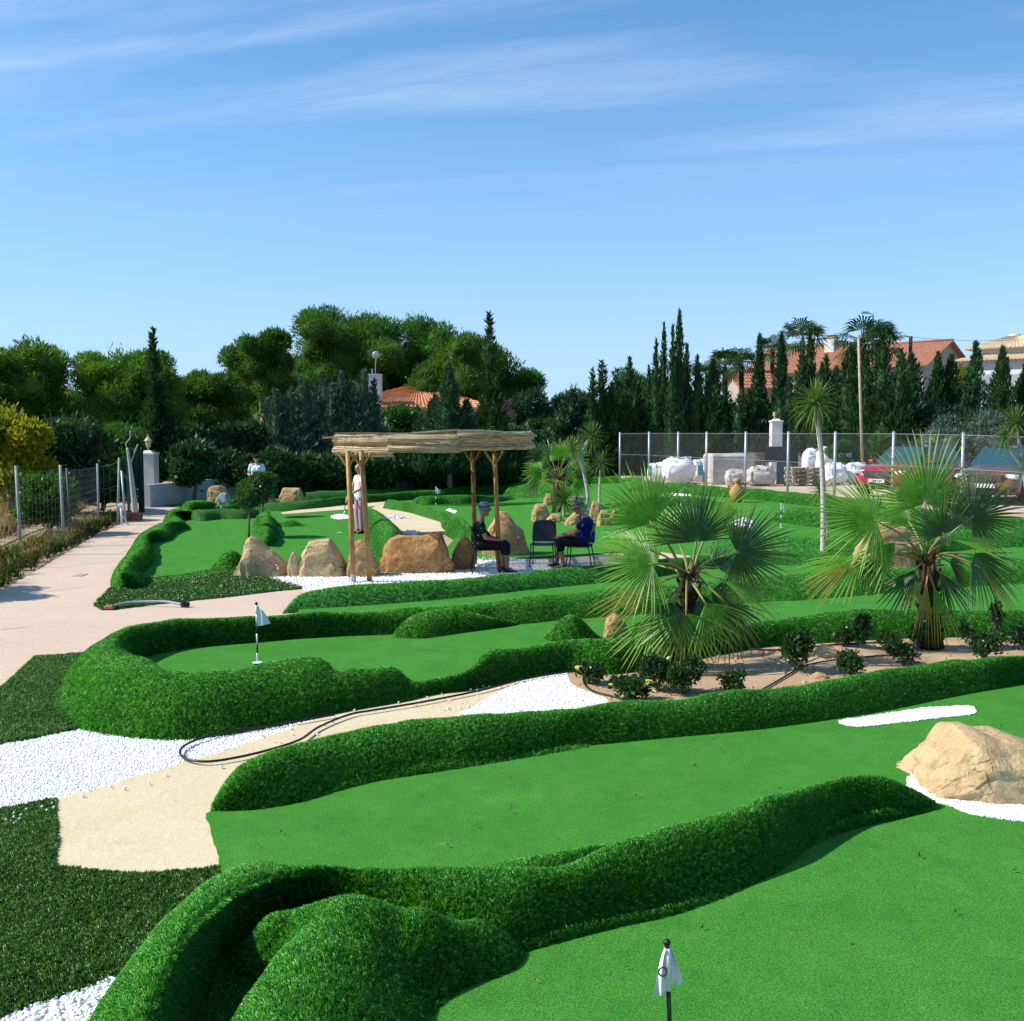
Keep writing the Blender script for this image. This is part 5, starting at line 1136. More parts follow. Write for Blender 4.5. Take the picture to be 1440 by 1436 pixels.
# ------------------------------------------------------------------ small shrubs of the sandy bed
def shrub(u, v, wpx, hpx, label, m='shrub', n=700, leaf=.05, lw=.028, seed=0, group=None, flowers=0, dz=.03, stems=5, name="shrub"):
    b = P(u, v, dz); s = FPX / b.y; w, h = wpx / s, hpx / s; t = empty(name, b); tag(t, label, name.replace('_', ' '), group); rng = random.Random(seed)
    cl = [(rng.uniform(-.28, .28) * w, rng.uniform(-.28, .28) * w, h * rng.uniform(.3, .72), w * .28, w * .28, h * .27) for _ in range(6)] + [(0, 0, h * .4, w * .34, w * .34, h * .36)]
    clump_crown("foliage", cl, n, leaf, lw, M[m], t, seed + 300, up=.4, shell=.8, core=False, jag=.5)
    mb = MB()
    for i in range(stems):
        a = rng.uniform(0, 6.28); mb.tube([(0, 0, -.02), (math.cos(a) * w * .12, math.sin(a) * w * .12, h * .35), (math.cos(a) * w * .3, math.sin(a) * w * .3, h * .75)], [.007, .005, .003], 4)
    mb.build("stem", M['bark'], t)
    for i in range(flowers):
        a = rng.uniform(0, 6.28); q = Vector((math.cos(a) * w * .5, math.sin(a) * w * .42 - .03, h * rng.uniform(.55, 1.15))); mb = MB(); mb.tube([q * .6, q], .003, 4)
        for k in range(6):
            e = k * 1.047; mb.ball(q + Vector((math.cos(e) * .013, math.sin(e) * .013, .004)), (.011, .011, .007), 5, 3)
        mb.build("flower", M['flower'], t)
    return t
gs = "young shrubs planted in the sandy bed"
shrub(832, 962, 42, 34, "small bush with yellow flowers at the tip of the bed", n=900, seed=1, group=gs, flowers=6)
shrub(885, 988, 60, 42, "bush with a few yellow blooms behind the second bank", n=1300, seed=2, group=gs, flowers=4)
shrub(925, 972, 56, 58, "leafy shrub under the left side of the near palm", n=1100, seed=3, group=gs)
shrub(962, 975, 60, 56, "leafy shrub right below the near palm's hanging frond", n=1200, seed=4, group=gs)
shrub(1030, 976, 42, 34, "rounded small shrub right of the near palm", n=1100, leaf=.04, seed=5, group=gs)
shrub(1117, 944, 52, 66, "tall dark leafy shrub between the palms", n=1500, leaf=.055, lw=.034, seed=6, group=gs)
shrub(1200, 950, 44, 38, "dense low shrub below the flat pale stone", n=1300, leaf=.04, seed=7, group=gs)
shrub(1211, 912, 22, 64, "upright dark stem shrub against the oval bank", n=900, leaf=.05, lw=.03, seed=8, group=gs)
shrub(1185, 908, 34, 32, "thin leafy shrub at the back of the bed", n=600, seed=9, group=gs)
shrub(1245, 915, 40, 30, "pale green sprout left of the thick palm trunk", 'lolly', 350, .06, .03, 10, gs)
shrub(1270, 935, 44, 34, "straggly shrub at the foot of the right palm", n=600, leaf=.06, seed=11, group=gs)
shrub(1385, 928, 50, 44, "dense shrub right of the right palm", n=1300, leaf=.05, seed=12, group=gs)
shrub(1358, 905, 34, 36, "pale leafed sprig behind the dense right shrub", n=300, leaf=.05, seed=13, group=gs)
shrub(1400, 898, 22, 62, "slim tall sprig on the right by the drooping frond", n=420, leaf=.045, seed=14, group=gs)
shrub(1436, 915, 30, 40, "shrub cut by the right edge of the photo", n=500, leaf=.05, seed=15, group=gs)
shrub(1290, 915, 30, 50, "leafy vine climbing the right palm trunk", n=400, leaf=.05, seed=16, group=gs)
shrub(862, 930, 30, 28, "dark shrub left behind the near palm", n=500, seed=17, group=gs)

# clipped ball trees
def ball_tree(u, v, cu, cv, rpx, label):
    b = P(u, v); s = FPX / b.y; t = empty("clipped_tree", b); tag(t, label, "tree", "clipped ball trees on the left green")
    q = PD(cu, cv, b.y); c = Vector((q.x - b.x, 0, q.z - b.z)); r = rpx / s; rng = random.Random(u)
    cl = [(c.x + rng.uniform(-.45, .45) * r, rng.uniform(-.45, .45) * r, c.z + rng.uniform(-.45, .4) * r, r * .6, r * .6, r * .52) for _ in range(9)]
    clump_crown("crown", cl, 4200, .085, .045, M['lolly'], t, u, up=.3, jag=.25, core_s=.7)
    trunk([(0, 0, 0), (c.x * .4 + .01, 0, c.z * .5), c], .028, .02, M['bark'], t)
ball_tree(350, 758, 349, 697, 26, "clipped ball tree on a thin stem nearest the pergola rocks")
ball_tree(369, 729, 369, 683, 21, "clipped ball tree standing behind in front of the standing man")

# ------------------------------------------------------------------ pergola
pz = 0.0
pg = empty("reed_pergola", (-1.4, 18.9, .0)); tag(pg, "round wooden pergola covered and skirted with split reed matting", "pergola")
O = Vector((-1.4, 18.9, 0))
def post(ub, vb, ut, vt, m, r=.044, y=None, white=False):
    b = P(ub, vb) if y is None else Vector((PD(ub, vb, y).x, y, 0)); tp = PD(ut, vt, b.y); tp.z = 2.20
    mb = MB(); pts = [b - O + Vector((0, 0, -.05)), (b + tp) / 2 - O + Vector((.008, 0, 0)), tp - O]; mb.tube(pts, [r, r * .96, r * .92], 12)
    mb.build("post", M[m], pg, smooth=True)
    if white: mb = MB(); mb.tube([b - O, b - O + Vector((0, 0, .16))], r + .004, 12); mb.build("post_shoe", M['galv'], pg)
    for sx in (-1, 1):
        mb = MB(); e = tp - O; mb.tube([e + Vector((0, 0, -.28)), e + Vector((sx * .16, 0, -.03))], .022, 8); mb.build("brace", M[m], pg)
    return tp - O
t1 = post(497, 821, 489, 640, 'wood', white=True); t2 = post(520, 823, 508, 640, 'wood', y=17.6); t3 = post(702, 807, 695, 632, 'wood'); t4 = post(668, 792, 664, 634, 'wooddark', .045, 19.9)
post(560, 785, 560, 634, 'wooddark', .001, 20.6) if False else None
# roof: shallow oval deck of joists with reed mat on top
cx, cy = 0.0, .35; rx, ry = 1.72, 1.75; zt = 2.30
def rim(a, k=1.0): return Vector((cx + rx * k * math.cos(a), cy + ry * k * math.sin(a), 0))
def roofz(a): return 2.44 + .10 * math.cos(a - .6)
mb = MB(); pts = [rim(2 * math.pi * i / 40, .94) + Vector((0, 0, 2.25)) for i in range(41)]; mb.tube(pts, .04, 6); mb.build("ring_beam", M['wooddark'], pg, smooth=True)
for i in range(7):
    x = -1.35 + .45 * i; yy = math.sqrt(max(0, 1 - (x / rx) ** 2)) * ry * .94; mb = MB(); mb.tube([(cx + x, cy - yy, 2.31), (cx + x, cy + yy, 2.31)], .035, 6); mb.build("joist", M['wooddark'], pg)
mt = mat("reed"); t_ = NT(mt); oi = t_.noise(20, 5, .75, "Object", 0, (.10, .4, 4.5)); c_ = t_.ramp(oi, [(.34, (.10, .065, .028)), (.47, (.44, .34, .19)), (.60, (.70, .59, .38))]); t_.done(t_.bsdf(c_, .75, .2)); M['reed'] = mt
V = []; F = []; rng = random.Random(3)
for k in range(150):                                    # reeds laid side by side across the roof
    y = -1 + 2 * (k + .5) / 150; half = math.sqrt(1 - y * y) * rx * 1.02; yy = cy + y * ry * 1.02
    x0 = cx - half - (rng.uniform(0, .14) + (.10 if abs(y) < .5 else 0)); x1 = cx + half + rng.uniform(0, .10); n_ = 8; prev = None; r = .011
    for q in range(n_ + 1):
        x = x0 + (x1 - x0) * q / n_; a = math.atan2((yy - cy) / ry, (x - cx) / rx); zz = 2.435 + .075 * (1 - ((x - cx) / rx) ** 2) + .03 * math.sin(x * 2.1) + rng.uniform(-.003, .003) + .03 * x / rx
        kk = len(V); V += [Vector((x, yy + r * math.cos(b), zz + r * math.sin(b))) for b in (0, 2.09, 4.19)]
        if prev is not None: F += [(prev + j, prev + (j + 1) % 3, kk + (j + 1) % 3, kk + j) for j in range(3)]
        prev = kk
tag(link("roof_reeds", mesh_np("roof_reeds", V, F, [M['reed']]), pg), kind='stuff')
def skirt(a0, a1, ztop, zbot, off, seed, label):
    rng = random.Random(seed); V = []; F = []; rows = int((ztop - zbot) / .0115)
    for r_ in range(rows):
        z = ztop - (ztop - zbot) * (r_ + .5) / rows; n_ = 14; e0 = a0 - rng.uniform(0, .02) ; e1 = a1 + rng.uniform(0, .05); prev = None; rr = .0068 * rng.uniform(.7, 1.3)
        f = (r_ / rows); bulge = off + .075 * abs(math.sin(f * math.pi * 2.0))
        if r_ % 23 == 22 and rng.random() < .6: continue
        sag = rng.uniform(-.004, .004)
        for q in range(n_ + 1):
            a = e0 + (e1 - e0) * q / n_; p = rim(a, 1.0); o = Vector((math.cos(a), math.sin(a), 0)); p = p + o * (bulge + .006 * noise.noise(Vector((a * 9, z * 6, seed))))
            zz = z + sag + .012 * noise.noise(Vector((a * 4, z * 9, seed + 3))); kk = len(V)
            V += [p + o * rr * math.cos(b) + Vector((0, 0, zz + rr * math.sin(b))) for b in (0, 2.09, 4.19)]
            if prev is not None: F += [(prev + j, prev + (j + 1) % 3, kk + (j + 1) % 3, kk + j) for j in range(3)]
            prev = kk
    o = link("reed_skirt", mesh_np("reed_skirt", V, F, [M['reed']]), pg); tag(o, label, kind='stuff')
    for aa in (a0 + .03, (a0 + a1) / 2, a1 - .03):
        p = rim(aa, 1.0) + Vector((math.cos(aa), math.sin(aa), 0)) * (off + .03); mb = MB(); mb.tube([p + Vector((0, 0, ztop)), p + Vector((0, 0, zbot))], .003, 4); mb.build("binding_wire", M['galv'], o)
skirt(R(188), R(250), 2.46, 2.10, .02, 1, "left reed mat hanging lowest of the front skirt")
skirt(R(250), R(287), 2.47, 2.17, .04, 2, "middle reed mat of the front skirt")
skirt(R(287), R(372), 2.52, 2.20, .02, 3, "right reed mat curving back with frayed ends")
skirt(R(12), R(188), 2.50, 2.20, .02, 4, "rear reed mat of the skirt")

# ------------------------------------------------------------------ people
def remesh(name, mb, m, parent, vox, smooth_it=3):
    me = mesh_np(name, mb.v, mb.f, []); o = bpy.data.objects.new("tmp", me); COL.objects.link(o)
    r = o.modifiers.new("r", 'REMESH'); r.mode = 'VOXEL'; r.voxel_size = vox; r.use_smooth_shade = True
    s = o.modifiers.new("s", 'SMOOTH'); s.iterations = smooth_it; s.factor = .5
    dg = bpy.context.evaluated_depsgraph_get(); me2 = bpy.data.meshes.new_from_object(o.evaluated_get(dg)); bpy.data.objects.remove(o)
    me2.name = name; me2.materials.clear(); me2.materials.append(m); me2.polygons.foreach_set('use_smooth', np.ones(len(me2.polygons), dtype=bool))
    return link(name, me2, parent)
def cap(mb, a, b, r0, r1, n=10):
    a, b = Vector(a), Vector(b); k = 4; mb.tube([a.lerp(b, i / k) for i in range(k + 1)], [r0 + (r1 - r0) * i / k for i in range(k + 1)], n); mb.ball(a, r0, n, 6); mb.ball(b, r1, n, 6)
def hand(mb, w, fdir, pn, thumb, curl=.5):
    """w wrist, fdir towards the knuckles, pn palm normal, thumb side vector"""
    f = fdir.normalized(); t = (thumb - f * thumb.dot(f)).normalized(); p = f.cross(t).normalized(); p = p if p.dot(pn) > 0 else -p
    c = w + f * .045
    for i in range(4): a = t * (.028 - .019 * i); cap(mb, w + a * .6, c + a + f * .035, .015, .013, 8)
    for i, L in enumerate((.070, .080, .074, .058)):
        b = c + t * (.030 - .020 * i) + f * .04; d1 = (f + p * curl * .6).normalized(); m1 = b + d1 * L * .45; d2 = (f * (1 - curl) + p * (curl * 1.4 + .1)).normalized(); m2 = m1 + d2 * L * .32; d3 = (f * (.6 - curl * 1.2) + p).normalized() if curl > .3 else d2
        cap(mb, b, m1, .0095, .009, 8); cap(mb, m1, m2, .009, .0085, 8); cap(mb, m2, m2 + d3 * L * .25, .0085, .007, 8)
    b = w + f * .02 + t * .03; m1 = b + (t * .8 + f * .6 + p * .2).normalized() * .035; cap(mb, b, m1, .012, .0105, 8); cap(mb, m1, m1 + (f * .8 + t * .2 + p * curl).normalized() * .032, .0105, .008, 8)
def person(loc, rz, J, label, skin, top, bottom, shoe, hair, sleeve=.55, leg='short', scale=1.0, hat=None, group=None, top_extra=None, hems=None, curl=.6, female=False):
    t = empty("person", loc, rz); t.scale = (scale,) * 3; tag(t, label, "person", group)
    J = {k: Vector(v) for k, v in J.items()}
    mb = MB(); H = J['head']; hd = J['look'].normalized(); side = hd.cross(Vector((0, 0, 1))).normalized(); up = side.cross(hd)
    rot = Matrix((side, hd, up)).transposed()
    mb.ball(H + up * .02, (.074, .092, .098), 14, 10, rot=rot); mb.ball(H + hd * .028 - up * .055, (.054, .06, .052), 12, 8, rot=rot)
    cap(mb, H + hd * .088 + up * .018, H + hd * .108 - up * .012, .008, .013, 8)                                   # nose
    mb.ball(H + hd * .088 - up * .046, (.026, .010, .008), 8, 6, rot=rot); mb.ball(H + hd * .086 - up * .058, (.022, .010, .008), 8, 6, rot=rot)  # lips
    mb.ball(H + hd * .076 - up * .088, (.024, .018, .016), 8, 6, rot=rot)                                           # chin
    mb.ball(H + hd * .080 + up * .048, (.052, .014, .010), 8, 6, rot=rot)                                           # brow
    for s in (-1, 1):
        mb.ball(H + side * s * .076 - hd * .005, (.012, .022, .032), 8, 6, rot=rot); mb.ball(H + side * s * .045 + hd * .066 - up * .022, (.02, .02, .018), 8, 6, rot=rot)
    cap(mb, J['neck'], H - up * .04 - hd * .012, .056, .052)
    cap(mb, J['neck'], J['chest'], .06, .10); cap(mb, J['chest'], J['pelvis'], .11, .12)
    for s in 'LR':
        cap(mb, J['neck'].lerp(J['sh' + s], .5), J['sh' + s], .055, .052); cap(mb, J['sh' + s], J['el' + s], .050, .040); cap(mb, J['el' + s], J['wr' + s], .041, .027)
        f = (J['wr' + s] - J['el' + s]); f = J.get('hd' + s, f); hand(mb, J['wr' + s], f, J.get('pn' + s, Vector((0, 0, -1))), J.get('th' + s, Vector((1 if s == 'L' else -1, 0, 0))), curl)
        cap(mb, J['pelvis'] + (J['hp' + s] - J['pelvis']) * .6, J['hp' + s], .10, .095); cap(mb, J['hp' + s], J['kn' + s], .088, .058); cap(mb, J['kn' + s], J['kn' + s].lerp(J['an' + s], .35), .055, .056); cap(mb, J['kn' + s].lerp(J['an' + s], .35), J['an' + s], .056, .036)
        cap(mb, J['an' + s] - Vector((0, 0, .03)), J['an' + s] + J['ft' + s] * .15 - Vector((0, 0, .05)), .036, .028)
    remesh("body", mb, M[skin], t, .0095)
    mb = MB()                                                                                                       # shirt
    sx = (J['shR'] - J['shL']).normalized(); cr = .128 if not female else .115
    for s, sg in (('L', -1), ('R', 1)):
        a = J['chest'] + sx * sg * .055; cap(mb, a, J['waist'] + sx * sg * .05, cr, cr + (.004 if not female else -.012), 14); cap(mb, J['chest'] + sx * sg * .05, J['sh' + s] - sx * sg * .02, .105, .066, 12)
        e = J['sh' + s].lerp(J['el' + s], sleeve); cap(mb, J['sh' + s], e, .066, .060, 12)
        cap(mb, J['waist'] + sx * sg * .05, J['hip_hem'] + sx * sg * .06, cr, cr + .018, 14)
    cap(mb, J['neck'] - Vector((0, 0, .03)), J['chest'], .068, .11, 12)
    if J.get('belly') is not None: mb.ball(J['belly'], (.15, .13, .14), 14, 8)
    sh = remesh("shirt", mb, M[top], t, .012)
    mb = MB()                                                                                                       # shorts or trousers
    for s, sg in (('L', -1), ('R', 1)):
        cap(mb, J['pelvis'] + sx * sg * .05, J['hp' + s], .122, .108, 12)
        if leg == 'short': e = J['hp' + s].lerp(J['kn' + s], 1.0); cap(mb, J['hp' + s], e, .105, .082, 12); cap(mb, e, e.lerp(J['an' + s], .28), .08, .078, 12)
        else: cap(mb, J['hp' + s], J['kn' + s], .100, .072, 12); cap(mb, J['kn' + s], J['kn' + s].lerp(J['an' + s], .9), .072, .060, 12)
    remesh("shorts" if leg == 'short' else "trousers", mb, M[bottom], t, .012)
    for s in 'LR':
        mb = MB(); a = J['an' + s]; f = J['ft' + s].normalized(); cap(mb, a - f * .03 - Vector((0, 0, .045)), a + f * .13 - Vector((0, 0, .058)), .044, .036, 10); cap(mb, a - Vector((0, 0, .02)), a - Vector((0, 0, .05)), .045, .044)
        remesh("shoe", mb, M[shoe], t, .010)
    if hair:
        mb = MB(); mb.ball(H + up * .045 - hd * .030, (.081, .078, .084), 14, 8, rot=rot); mb.ball(H - hd * .055 - up * .02, (.066, .040, .07), 12, 8, rot=rot)
        if female: cap(mb, H - hd * .05, H - hd * .06 - up * .16, .065, .045); [cap(mb, H + side * s * .065 - hd * .01, H + side * s * .07 - up * .14, .026, .02) for s in (-1, 1)]
        remesh("hair", mb, M[hair], t, .009)
    for e in (-1, 1):                                                                                               # eyes
        mb = MB(); mb.ball(H + side * e * .030 + hd * .083 + up * .026, .011, 8, 6); mb.build("eye", M['black'], t, smooth=True)
    if hat:
        kind, hm, bm_ = hat; V = []; base = H + up * .058; n = 24
        if kind == 'cap':
            mb = MB(); mb.ball(base + up * .0, (.088, .10, .072), 16, 8, rot=rot); mb.box(base + hd * .12 - up * .004, (.13, .10, .010), rot, bev=.02)
            o = mb.build("cap", M[hm], t, smooth=True)
        else:
            prof = [(.155 if kind == 'wide' else .135, -.045), (.150 if kind == 'wide' else .128, -.028), (.098, .0), (.094, .04), (.080, .085), (.05, .098), (0.001, .10)]
            mb = MB(); F = []
            for (r, z) in prof:
                for j in range(n):
                    a = 6.283 * j / n; dz = (.014 * math.sin(a * 2 + 1) if r > .12 else 0); V.append(base + rot @ Vector((r * math.cos(a), r * 1.08 * math.sin(a), z + dz)))
            for i in range(len(prof) - 1):
                for j in range(n): F.append((i * n + j, i * n + (j + 1) % n, (i + 1) * n + (j + 1) % n, (i + 1) * n + j))
            mb.add(V, F); o = mb.build("sun_hat", M[hm], t, smooth=True)
            md = o.modifiers.new("thickness", 'SOLIDIFY'); md.thickness = .004
            mb = MB(); mb.tube([base + rot @ Vector((.097 * math.cos(6.283 * j / n), .104 * math.sin(6.283 * j / n), .012)) for j in range(n + 1)], .011, 6, caps=False); mb.build("hat_band", M[bm_], o, smooth=True)
    return t
def skinmat(name, c): 
    m = mat(name); t = NT(m); n = t.noise(6, 3); t.done(t.bsdf(t.ramp(n, [(.3, tuple(x * .85 for x in c)), (.7, c)]), .5, .35, None, 0)); return m
M['skin'] = skinmat("sunned_skin", (.52, .27, .17)); M['skinred'] = skinmat("red_skin", (.55, .24, .17)); M['skindark'] = skinmat("tanned_skin", (.38, .17, .10))
def floral(name, base, cols, sc, thr=.32):
    m = mat(name); t = NT(m); v = t.n.new("ShaderNodeTexVoronoi"); v.inputs["Scale"].default_value = sc; t.l.new(t.tc.outputs["Object"], v.inputs[0])
    w = t.n.new("ShaderNodeTexVoronoi"); w.inputs["Scale"].default_value = sc * 2.3; t.l.new(t.tc.outputs["Object"], w.inputs[0])
    pet = t.math('LESS_THAN', t.math('ADD', v.outputs["Distance"], t.math('MULTIPLY', t.noise(sc * 3, 2), .25)), thr + .12)
    pc = t.ramp(t.n.new("ShaderNodeSeparateColor").outputs[0] if False else t.noise(sc * .7, 1), [(.35, cols[0]), (.5, cols[1]), (.65, cols[2])])
    lf = t.math('LESS_THAN', w.outputs["Distance"], .22); c = t.mix(lf, base, cols[3]); c = t.mix(pet, c, pc); t.done(t.bsdf(c, .8, .1)); return m
M['floral'] = floral("black_floral_cotton", (.010, .014, .016), [(.62, .62, .50), (.20, .30, .12), (.50, .52, .40), (.10, .16, .06)], 13, .22)
M['bluefloral'] = floral("blue_floral_cotton", (.006, .012, .12), [(.02, .10, .42), (.01, .04, .26), (.40, .20, .10), (.01, .02, .14)], 9, .26)
M['denimhat'] = simple("faded_blue_hat", (.17, .22, .28), .85, .1, .2); M['greyhat'] = simple("taupe_hat", (.19, .17, .15), .85, .1, .25); M['darkband'] = simple("hat_band", (.03, .04, .05), .8)
M['darkcloth'] = simple("dark_cloth", (.012, .012, .016), .9, .1); M['greyhair'] = simple("grey_hair", (.30, .29, .27), .7, .2, .3, 30); M['bluewhite'] = simple("pale_blue_shirt", (.60, .70, .84), .8, .1, .12, 6)
M['pink'] = simple("pink_cotton", (.52, .27, .36), .8, .1, .15, 5); M['ltop'] = simple("white_top", (.70, .66, .64), .8, .1, .1); M['blond'] = simple("ash_hair", (.34, .27, .20), .6, .3, .35, 30)
seat = dict(head=(0, -.03, 1.16), look=(0, 1, -.06), neck=(0, -.09, 1.00), chest=(0, -.12, .84), waist=(0, -.14, .66), hip_hem=(0, -.12, .56), pelvis=(0, -.14, .54), shL=(-.18, -.11, .92), shR=(.18, -.11, .92),
            elL=(-.25, -.02, .68), elR=(.25, -.02, .68), wrL=(-.15, .20, .63), wrR=(.15, .20, .63), hdL=(.3, 1, -.2), hdR=(-.3, 1, -.2), hpL=(-.10, -.06, .53), hpR=(.10, -.06, .53), knL=(-.13, .36, .52), knR=(.13, .36, .52),
            anL=(-.13, .33, .10), anR=(.13, .38, .10), ftL=(-.1, 1, 0), ftR=(.1, 1, 0), belly=(0, -.03, .66))
pa = P(683, 808); person((pa.x, pa.y + .15, 0), R(-84), dict(seat, look=(-.1, 1, -.05)), "seated person in faded blue hat and black floral shirt facing right", 'skindark', 'floral', 'darkcloth', 'black', 'greyhair', scale=.97, hat=('brim', 'denimhat', 'darkband'), group="people at the course")
pb = P(815, 803); seatb = dict(seat, head=(0, .02, 1.13), look=(.15, 1, -.25), neck=(0, -.05, .99), wrL=(-.10, .34, .62), wrR=(.12, .36, .62), elL=(-.26, .08, .70), elR=(.26, .08, .70), anL=(-.12, .28, .10), anR=(.13, .46, .10))
person((pb.x + .02, pb.y + .2, 0), R(78), seatb, "seated man in grey sun hat and blue floral shirt holding a putter", 'skindark', 'bluefloral', 'darkcloth', 'black', 'greyhair', scale=1.0, hat=('wide', 'greyhat', 'darkband'), group="people at the course")
stand = dict(head=(0, .02, 1.64), look=(0, 1, -.08), neck=(0, -.01, 1.48), chest=(0, 0, 1.30), waist=(0, .01, 1.10), hip_hem=(0, .01, .92), pelvis=(0, 0, .96), shL=(-.19, 0, 1.42), shR=(.19, 0, 1.42), elL=(-.27, .02, 1.14), elR=(.27, .02, 1.14),
             wrL=(-.10, .24, 1.08), wrR=(.10, .24, 1.08), hdL=(1, .4, 0), hdR=(-1, .4, 0), hpL=(-.10, 0, .90), hpR=(.10, 0, .90), knL=(-.12, .03, .50), knR=(.12, .03, .50), anL=(-.13, 0, .09), anR=(.13, 0, .09), ftL=(-.25, 1, 0), ftR=(.25, 1, 0), belly=(0, .06, 1.10))
pm = P(362, 716); person((pm.x, pm.y, 0), R(176), stand, "man standing by the wall in dark cap and pale blue open shirt", 'skinred', 'bluewhite', 'darkcloth', 'black', 'greyhair', scale=1.0, hat=('cap', 'darkcloth', 'darkband'), group="people at the course")
pw = P(507, 752); zw = .03
wom = dict(stand, look=(.25, 1, -.45), wrL=(-.02, .34, .98), wrR=(.03, .36, .90), elL=(-.22, .12, 1.14), elR=(.22, .12, 1.12), hdL=(.2, .5, -1), hdR=(-.2, .5, -1), knL=(-.09, .03, .50), anL=(-.07, .0, .09), anR=(.08, .02, .09), belly=(0, .02, 1.12), shL=(-.17, 0, 1.41), shR=(.17, 0, 1.41))
person((pw.x, pw.y, zw), R(128), wom, "woman in white top and pink trousers putting behind the posts", 'skin', 'ltop', 'pink', 'black', 'blond', sleeve=.25, leg='long', scale=.97, group="people at the course", female=True)
# shorts wrapped at the woman's waist are part of her top; her putter is a thing of its own
def putter(grip, head, label, hd=Vector((-1, 0, 0)), gm='black'):
    t = empty("putter", head); tag(t, label, "putter", "putters"); d = grip - head
    mb = MB(); mb.tube([(0, 0, .01), d * .72], .0065, 8); mb.build("shaft", M['alu' if gm != 'black2' else 'black'], t, smooth=True)
    mb = MB(); mb.tube([d * .70, d], [.010, .014], 8); mb.build("grip", M['black'], t, smooth=True)
    mb = MB(); mb.box(hd * .04 + Vector((0, 0, .012)), (.12, .03, .028), hd.to_track_quat('X', 'Z').to_matrix(), bev=.006); mb.build("putter_head", M['whitepl'], t)
wr = Matrix.Rotation(R(128), 3, 'Z') @ (Vector((.01, .40, .86)) * .97) + Vector((pw.x, pw.y, zw))
putter(wr, PD(481, 746, pw.y - .6) if False else Vector((PD(480, 747, pw.y - .1).x, pw.y - .1, .045)), "woman's putter with its head on the green")
wr = Matrix.Rotation(R(78), 3, 'Z') @ Vector((-.02, .44, .62)) + Vector((pb.x + .02, pb.y + .2, 0))
putter(wr + Vector((-.02, 0, .30)), wr + Vector((.04, -.02, -.60)), "putter held upright between the blue shirted man's knees", gm='black2')

# ------------------------------------------------------------------ chairs
def chair(loc, rz, label):
    t = empty("plastic_chair", loc, rz); tag(t, label, "chair", "dark chairs under the pergola")
    def sheet(pts_rows, name, th=.012):
        V = [p for r in pts_rows for p in r]; n = len(pts_rows[0]); F = [(i * n + j, i * n + j + 1, (i + 1) * n + j + 1, (i + 1) * n + j) for i in range(len(pts_rows) - 1) for j in range(n - 1)]
        o = link(name, mesh_np(name, V, F, [M['blackpl']], True), t); m_ = o.modifiers.new("th", 'SOLIDIFY'); m_.thickness = th; m_.offset = 0; b = o.modifiers.new("s", 'SUBSURF'); b.levels = 1; b.render_levels = 1
    rows = []
    for i in range(8):
        f = i / 7; y = .22 - .42 * f; w = .225 + .01 * math.sin(f * 3.14); rows.append([Vector((w * (k / 4 - 1), y, .45 - .025 * math.sin(f * 3.14) + .012 * abs(k / 4 - 1) ** 3 - (.02 if i == 0 else 0))) for k in range(9)])
    sheet(rows, "seat")
    rows = []
    for i in range(9):
        f = i / 8; z = .47 + .40 * f; y = -.19 - .10 * f; w = .225 * (1 - .28 * max(0, f - .55) ** 1.6 * 2.2) * (1.0 if f < .98 else .93); rows.append([Vector((w * (k / 4 - 1), y + .03 * (k / 4 - 1) ** 2, z - (.025 * abs(k / 4 - 1) ** 3 if f > .9 else 0))) for k in range(9)])
    sheet(rows, "backrest")
    for sx in (-1, 1):
        mb = MB(); mb.tube([(sx * .20, .19, .44), (sx * .22, .23, 0)], .012, 8); mb.build("leg", M['blackpl'], t, smooth=True)
        mb = MB(); mb.tube([(sx * .20, -.18, .44), (sx * .22, -.26, 0)], .012, 8); mb.build("leg", M['blackpl'], t, smooth=True)
        mb = MB(); mb.tube([(sx * .20, .19, .44), (sx * .20, -.18, .44), (sx * .20, -.22, .60)], .011, 8); mb.build("side_rail", M['blackpl'], t, smooth=True)
chair((pa.x, pa.y + .15, 0), R(-84), "dark chair carrying the person in the floral shirt")
pc_ = P(764, 800); chair((pc_.x, pc_.y + .2, 0), R(172), "empty dark chair between the two seated people")
chair((pb.x + .02, pb.y + .2, 0), R(78), "dark chair under the man in the blue shirt")

# ------------------------------------------------------------------ golf flags
def flag(u, v, vt, label, z0=0.0, lean=0.0, dirx=1, letter=False, cloth='drape', y=None):
    b = P(u, v, z0 + .03); s = FPX / b.y; h = PD(u, vt, b.y).z - b.z
    t = empty("golf_flag", b); tag(t, label, "golf flag", "golf flags"); t.rotation_euler = (0, lean, 0)
    n = 6
    for i in range(n): mb = MB(); mb.tube([(0, 0, h * i / n), (0, 0, h * (i + 1) / n)], .0085, 10); mb.build("pole_band", M['whitepl' if i % 2 == 0 or i >= n - 2 else 'black'], t, smooth=True)
    mb = MB(); mb.ball((0, 0, h + .008), .017, 12, 8); mb.build("knob", M['black'], t, smooth=True)
    mb = MB(); mb.lathe([(.052, 0), (.054, .004), (.030, .006)], 16); mb.build("cup", M['whitepl'], t)
    hh = h * .36; V = []; F = []; nx_, nz = 10, 8
    for i in range(nz + 1):
        for j in range(nx_ + 1):
            f = j / nx_; q = i / nz; wv = .13 * h / .6
            x = dirx * (.008 + wv * f * (.35 + .65 * q ** .8)); y_ = .020 * math.sin(f * 7 + q * 2) * f; z = h * .985 - hh * q * (1 - .12 * f) - .05 * f * (1 - q) * (h / .6)
            V.append((x, y_, z))
    for i in range(nz):
        for j in range(nx_): k = i * (nx_ + 1) + j; F.append((k, k + 1, k + nx_ + 2, k + nx_ + 1))
    link("pennant", mesh_np("pennant", V, F, [M['cloth_white']], True), t)
    return t, h
flag(362, 932, 850, "golf flag on the raised green inside the oval bank", .09)
flag(311, 729, 693, "golf flag on the far left green", .0)
